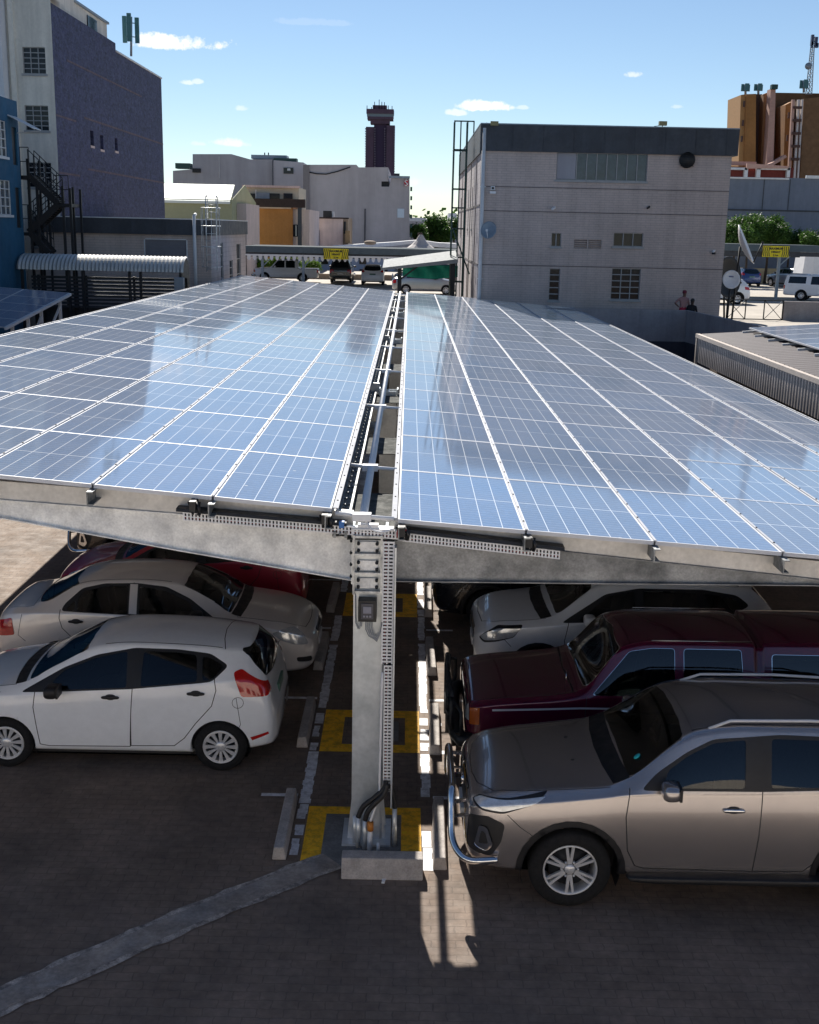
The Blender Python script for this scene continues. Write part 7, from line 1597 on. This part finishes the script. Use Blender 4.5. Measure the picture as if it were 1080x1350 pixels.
p = at(901, 400, 53.0); person('person', 'person in pink top and red shorts with an elbow out beside the brick wall', (p.x, 53.0, 2.0), .1, J1, [(.45, skin), (1.0, mat('red_cloth', (.40, .02, .06), .8, var=.1)), (1.46, mat('pink_cloth', (.36, .20, .19), .8, var=.1)), (9, skin)], cap)
p = at(912.5, 402, 52.8); person('person', 'person dressed all in black standing right of the one in red shorts', (p.x, 52.8, 1.75), -.4, J2, [(.9, mat('black_cloth', (.012, .012, .016), .9, var=.1)), (1.37, mat('black_cloth', (.012, .012, .016), .9)), (9, mat('skin_dark', (.05, .028, .022), .6, var=.05))], M['black'])
mb = MB(); mb.box(7.2, 14.1, 52.2, 54, 0, 2.0); struct('walkway', mb, M['concd'])
# ------------------------------------------------------------------ trees
def tree(label, base, trunk_h, blobs, n, size, lm, group=None, name='tree'):
    t = thing(name, label, name, tuple(base)); mb = MB(); b0 = Vector(base); rnd = random.Random(int(abs(b0.x) * 31 + n)); top = b0 + Vector((0, 0, trunk_h))
    R0 = max(.09, trunk_h * .03); mb.tube([b0, b0 + Vector((.05, 0, trunk_h * .5)), top], [R0 * 1.3, R0, R0 * .75], 8)
    for (bx_, by_, bz_, br_) in blobs: c_ = b0 + Vector((bx_, by_, bz_)); mb.tube([top - Vector((0, 0, trunk_h * .2)), top.lerp(c_, .5) + Vector((0, 0, .2)), c_ + Vector((0, 0, br_ * .4))], [R0 * .6, R0 * .35, R0 * .12], 6)
    mb.build('trunk', M['bark'], t)
    vs = []; fs = []; tot_ = sum(b[3] ** 2 for b in blobs)
    for (bx_, by_, bz_, br_) in blobs:
        c_ = b0 + Vector((bx_, by_, bz_)); m_ = max(8, int(n * br_ ** 2 / tot_ / 7))
        for _ in range(m_):       # twig clumps near the surface, each a spray of leaves
            d = Vector((rnd.gauss(0, 1), rnd.gauss(0, 1), rnd.gauss(0, 1) * .9)).normalized(); r_ = br_ * (rnd.random() ** .35) * rnd.uniform(.8, 1.12); q = c_ + d * r_
            for _ in range(7):
                p = q + Vector((rnd.gauss(0, 1), rnd.gauss(0, 1), rnd.gauss(0, 1))) * size * 1.3; u = Vector((rnd.gauss(0, 1), rnd.gauss(0, 1), rnd.gauss(0, .6))).normalized(); w_ = (d + Vector((rnd.gauss(0, .5), rnd.gauss(0, .5), rnd.gauss(0, .5)))).cross(u).normalized(); s_ = size * rnd.uniform(.6, 1.3)
                k = len(vs); vs += [p - u * s_, p + w_ * s_ * .45, p + u * s_, p - w_ * s_ * .45]; fs.append((k, k + 1, k + 2, k + 3))
    mb = MB(); mb.add(vs, fs); mb.build('crown', lm, t); return t
def crown(w, h_, n, seed, flat=.8):
    rnd = random.Random(seed); return [(rnd.uniform(-w, w) * .75, rnd.uniform(-w, w) * .6, h_ + rnd.uniform(-.6, .6) * w * flat, rnd.uniform(.24, .48) * w) for _ in range(n)]
for i, (px, Y, top_, w, n, lab, lm) in enumerate([(985, 104, 278, 2.1, 14000, 'leafy green tree in front of the warehouse next to the brick building', 'leafd'), (1012, 106, 276, 2.0, 14000, 'bushy green tree second from the brick building', 'leafd'), (1040, 107, 297, 1.5, 8000, 'lower green tree between the two larger ones and the edge', 'leafd'), (1068, 105, 300, 1.7, 9000, 'low bright green tree at the right edge', 'leafd'), (968, 100, 292, 1.3, 7000, 'small green tree touching the corner of the brick building', 'leafd')]):
    z1 = at(px, top_, Y).z; h_ = z1 - 2 - w * .95; tree(lab, (at(px, 330, Y).x, Y, 2), h_ - w * .4, crown(w, h_, 15, i), n, .11, M[lm])
for i, (px, Y, top_, w, n, lab, s_) in enumerate([(583, 170, 281, 2.6, 12000, 'round dark green tree between the grey concrete building and the ladder frame', .2), (574, 172, 290, 1.6, 6000, 'smaller dark tree left of the round one behind the tent roof', .2), (547, 165, 294, 1.3, 4000, 'narrow tree at the corner of the large grey concrete building', .18), (598, 176, 288, 1.6, 5000, 'dark green tree directly behind the ladder frame', .2)]):
    z1 = at(px, top_, Y).z; h_ = z1 - w; tree(lab, (at(px, 330, Y).x, Y, 0), h_ - w * .3, crown(w, h_, 8, 20 + i), n, s_, M['leafd'])
c_ = at(358, 352, 99); tree('bright green hedge like bush behind the white pickup', (c_.x, 99, 2), .5, [(x, 0, 1.0 + .25 * math.sin(x * 2), .8) for x in (-1.6, -.8, 0, .8, 1.6, 2.2)], 8000, .09, M['leafb'], name='bush')
c_ = at(412, 350, 99.5); tree('small bright green bush beside the carport post', (c_.x, 99.5, 2), .4, [(x, 0, .9, .5) for x in (-.5, .2)], 2500, .08, M['leafb'], name='bush')
mb = MB(); rnd = random.Random(4); vs = []; fs = []
for k in range(9000): 
    x = rnd.uniform(-5, 34) * 8; y = rnd.uniform(500, 560); z = abs(rnd.gauss(0, 3.0)) + 1.5 * math.sin(x * .05) + 4; u = Vector((rnd.gauss(0, 1), rnd.gauss(0, 1), rnd.gauss(0, 1))).normalized() * 1.2; w_ = Vector((rnd.gauss(0, 1), rnd.gauss(0, 1), rnd.gauss(0, 1))).normalized() * 1.2; p = Vector((x, y, z)); q = len(vs); vs += [p - u, p + w_, p + u, p - w_]; fs.append((q, q + 1, q + 2, q + 3))
mb.add(vs, fs); o = mb.build('distant_trees', M['leafd']); tag(o, 'far line of trees on the horizon between the buildings', 'trees'); o['kind'] = 'stuff'
t, h = simple('distant_building', 'pale distant warehouse on the horizon right of the grey concrete building', 540, 287, 575, 312, 300, 20, M['creaml']); 
simple('distant_building', 'grey flat roofed building behind the trees left of the ladder frame', 540, 292, 610, 318, 210, 10, M['greyB'])
simple('distant_building', 'small cream roof with a dark vent above the trees beside the ladder frame', 591, 281, 602, 300, 220, 6, M['creaml'])
# ------------------------------------------------------------------ things outside the picture that shade and light it
t = thing('office_building', 'cream office building the photograph was taken from', 'building', (0, -6, 0)); mb = MB(); hl = []
for i in range(-9, 9):
    for j in range(1): hl.append((i * 2.6 + .5, i * 2.6 + 2.1, 1.2 + j * 3.2, 2.7 + j * 3.2))
wall(mb, lambda u, z, d: (u, -2.2 - d, z), -24, 24, 0, 4.9, hl, .2); mb.quad([(-24, -2.2, 4.9), (24, -2.2, 4.9), (24, -14, 4.9), (-24, -14, 4.9)]); mb.build('wall', mat('warm_plaster', (.55, .50, .44), .9, var=.05), t)
mb = MB()
for h in hl: mb.quad([(h[0], -2.4, h[2]), (h[1], -2.4, h[2]), (h[1], -2.4, h[3]), (h[0], -2.4, h[3])])
mb.build('window_pane', M['pane'], t)

# ------------------------------------------------------------------ groups of repeats
GR = {'floodlight': 'floodlights on the brick building roof', 'security camera': 'security cameras on the brick building', 'satellite dish': 'satellite dishes round the brick building', 'antenna': 'rooftop antennas', 'sign': 'yellow height warning signs', 'tree': 'trees behind the upper yard', 'bush': 'bushes in the upper yard', 'carport': 'steel carports in the upper yard', 'solar carport': 'solar carports'}
for o in bpy.data.objects:
    if o.parent is None and 'category' in o and 'group' not in o:
        c_ = o['category']
        if c_ in ('car', 'pickup', 'suv', 'crossover'): o['group'] = 'cars parked under the solar carport' if o.location.y < 40 else 'vehicles parked in the upper yard'
        elif c_ in GR: o['group'] = GR[c_]
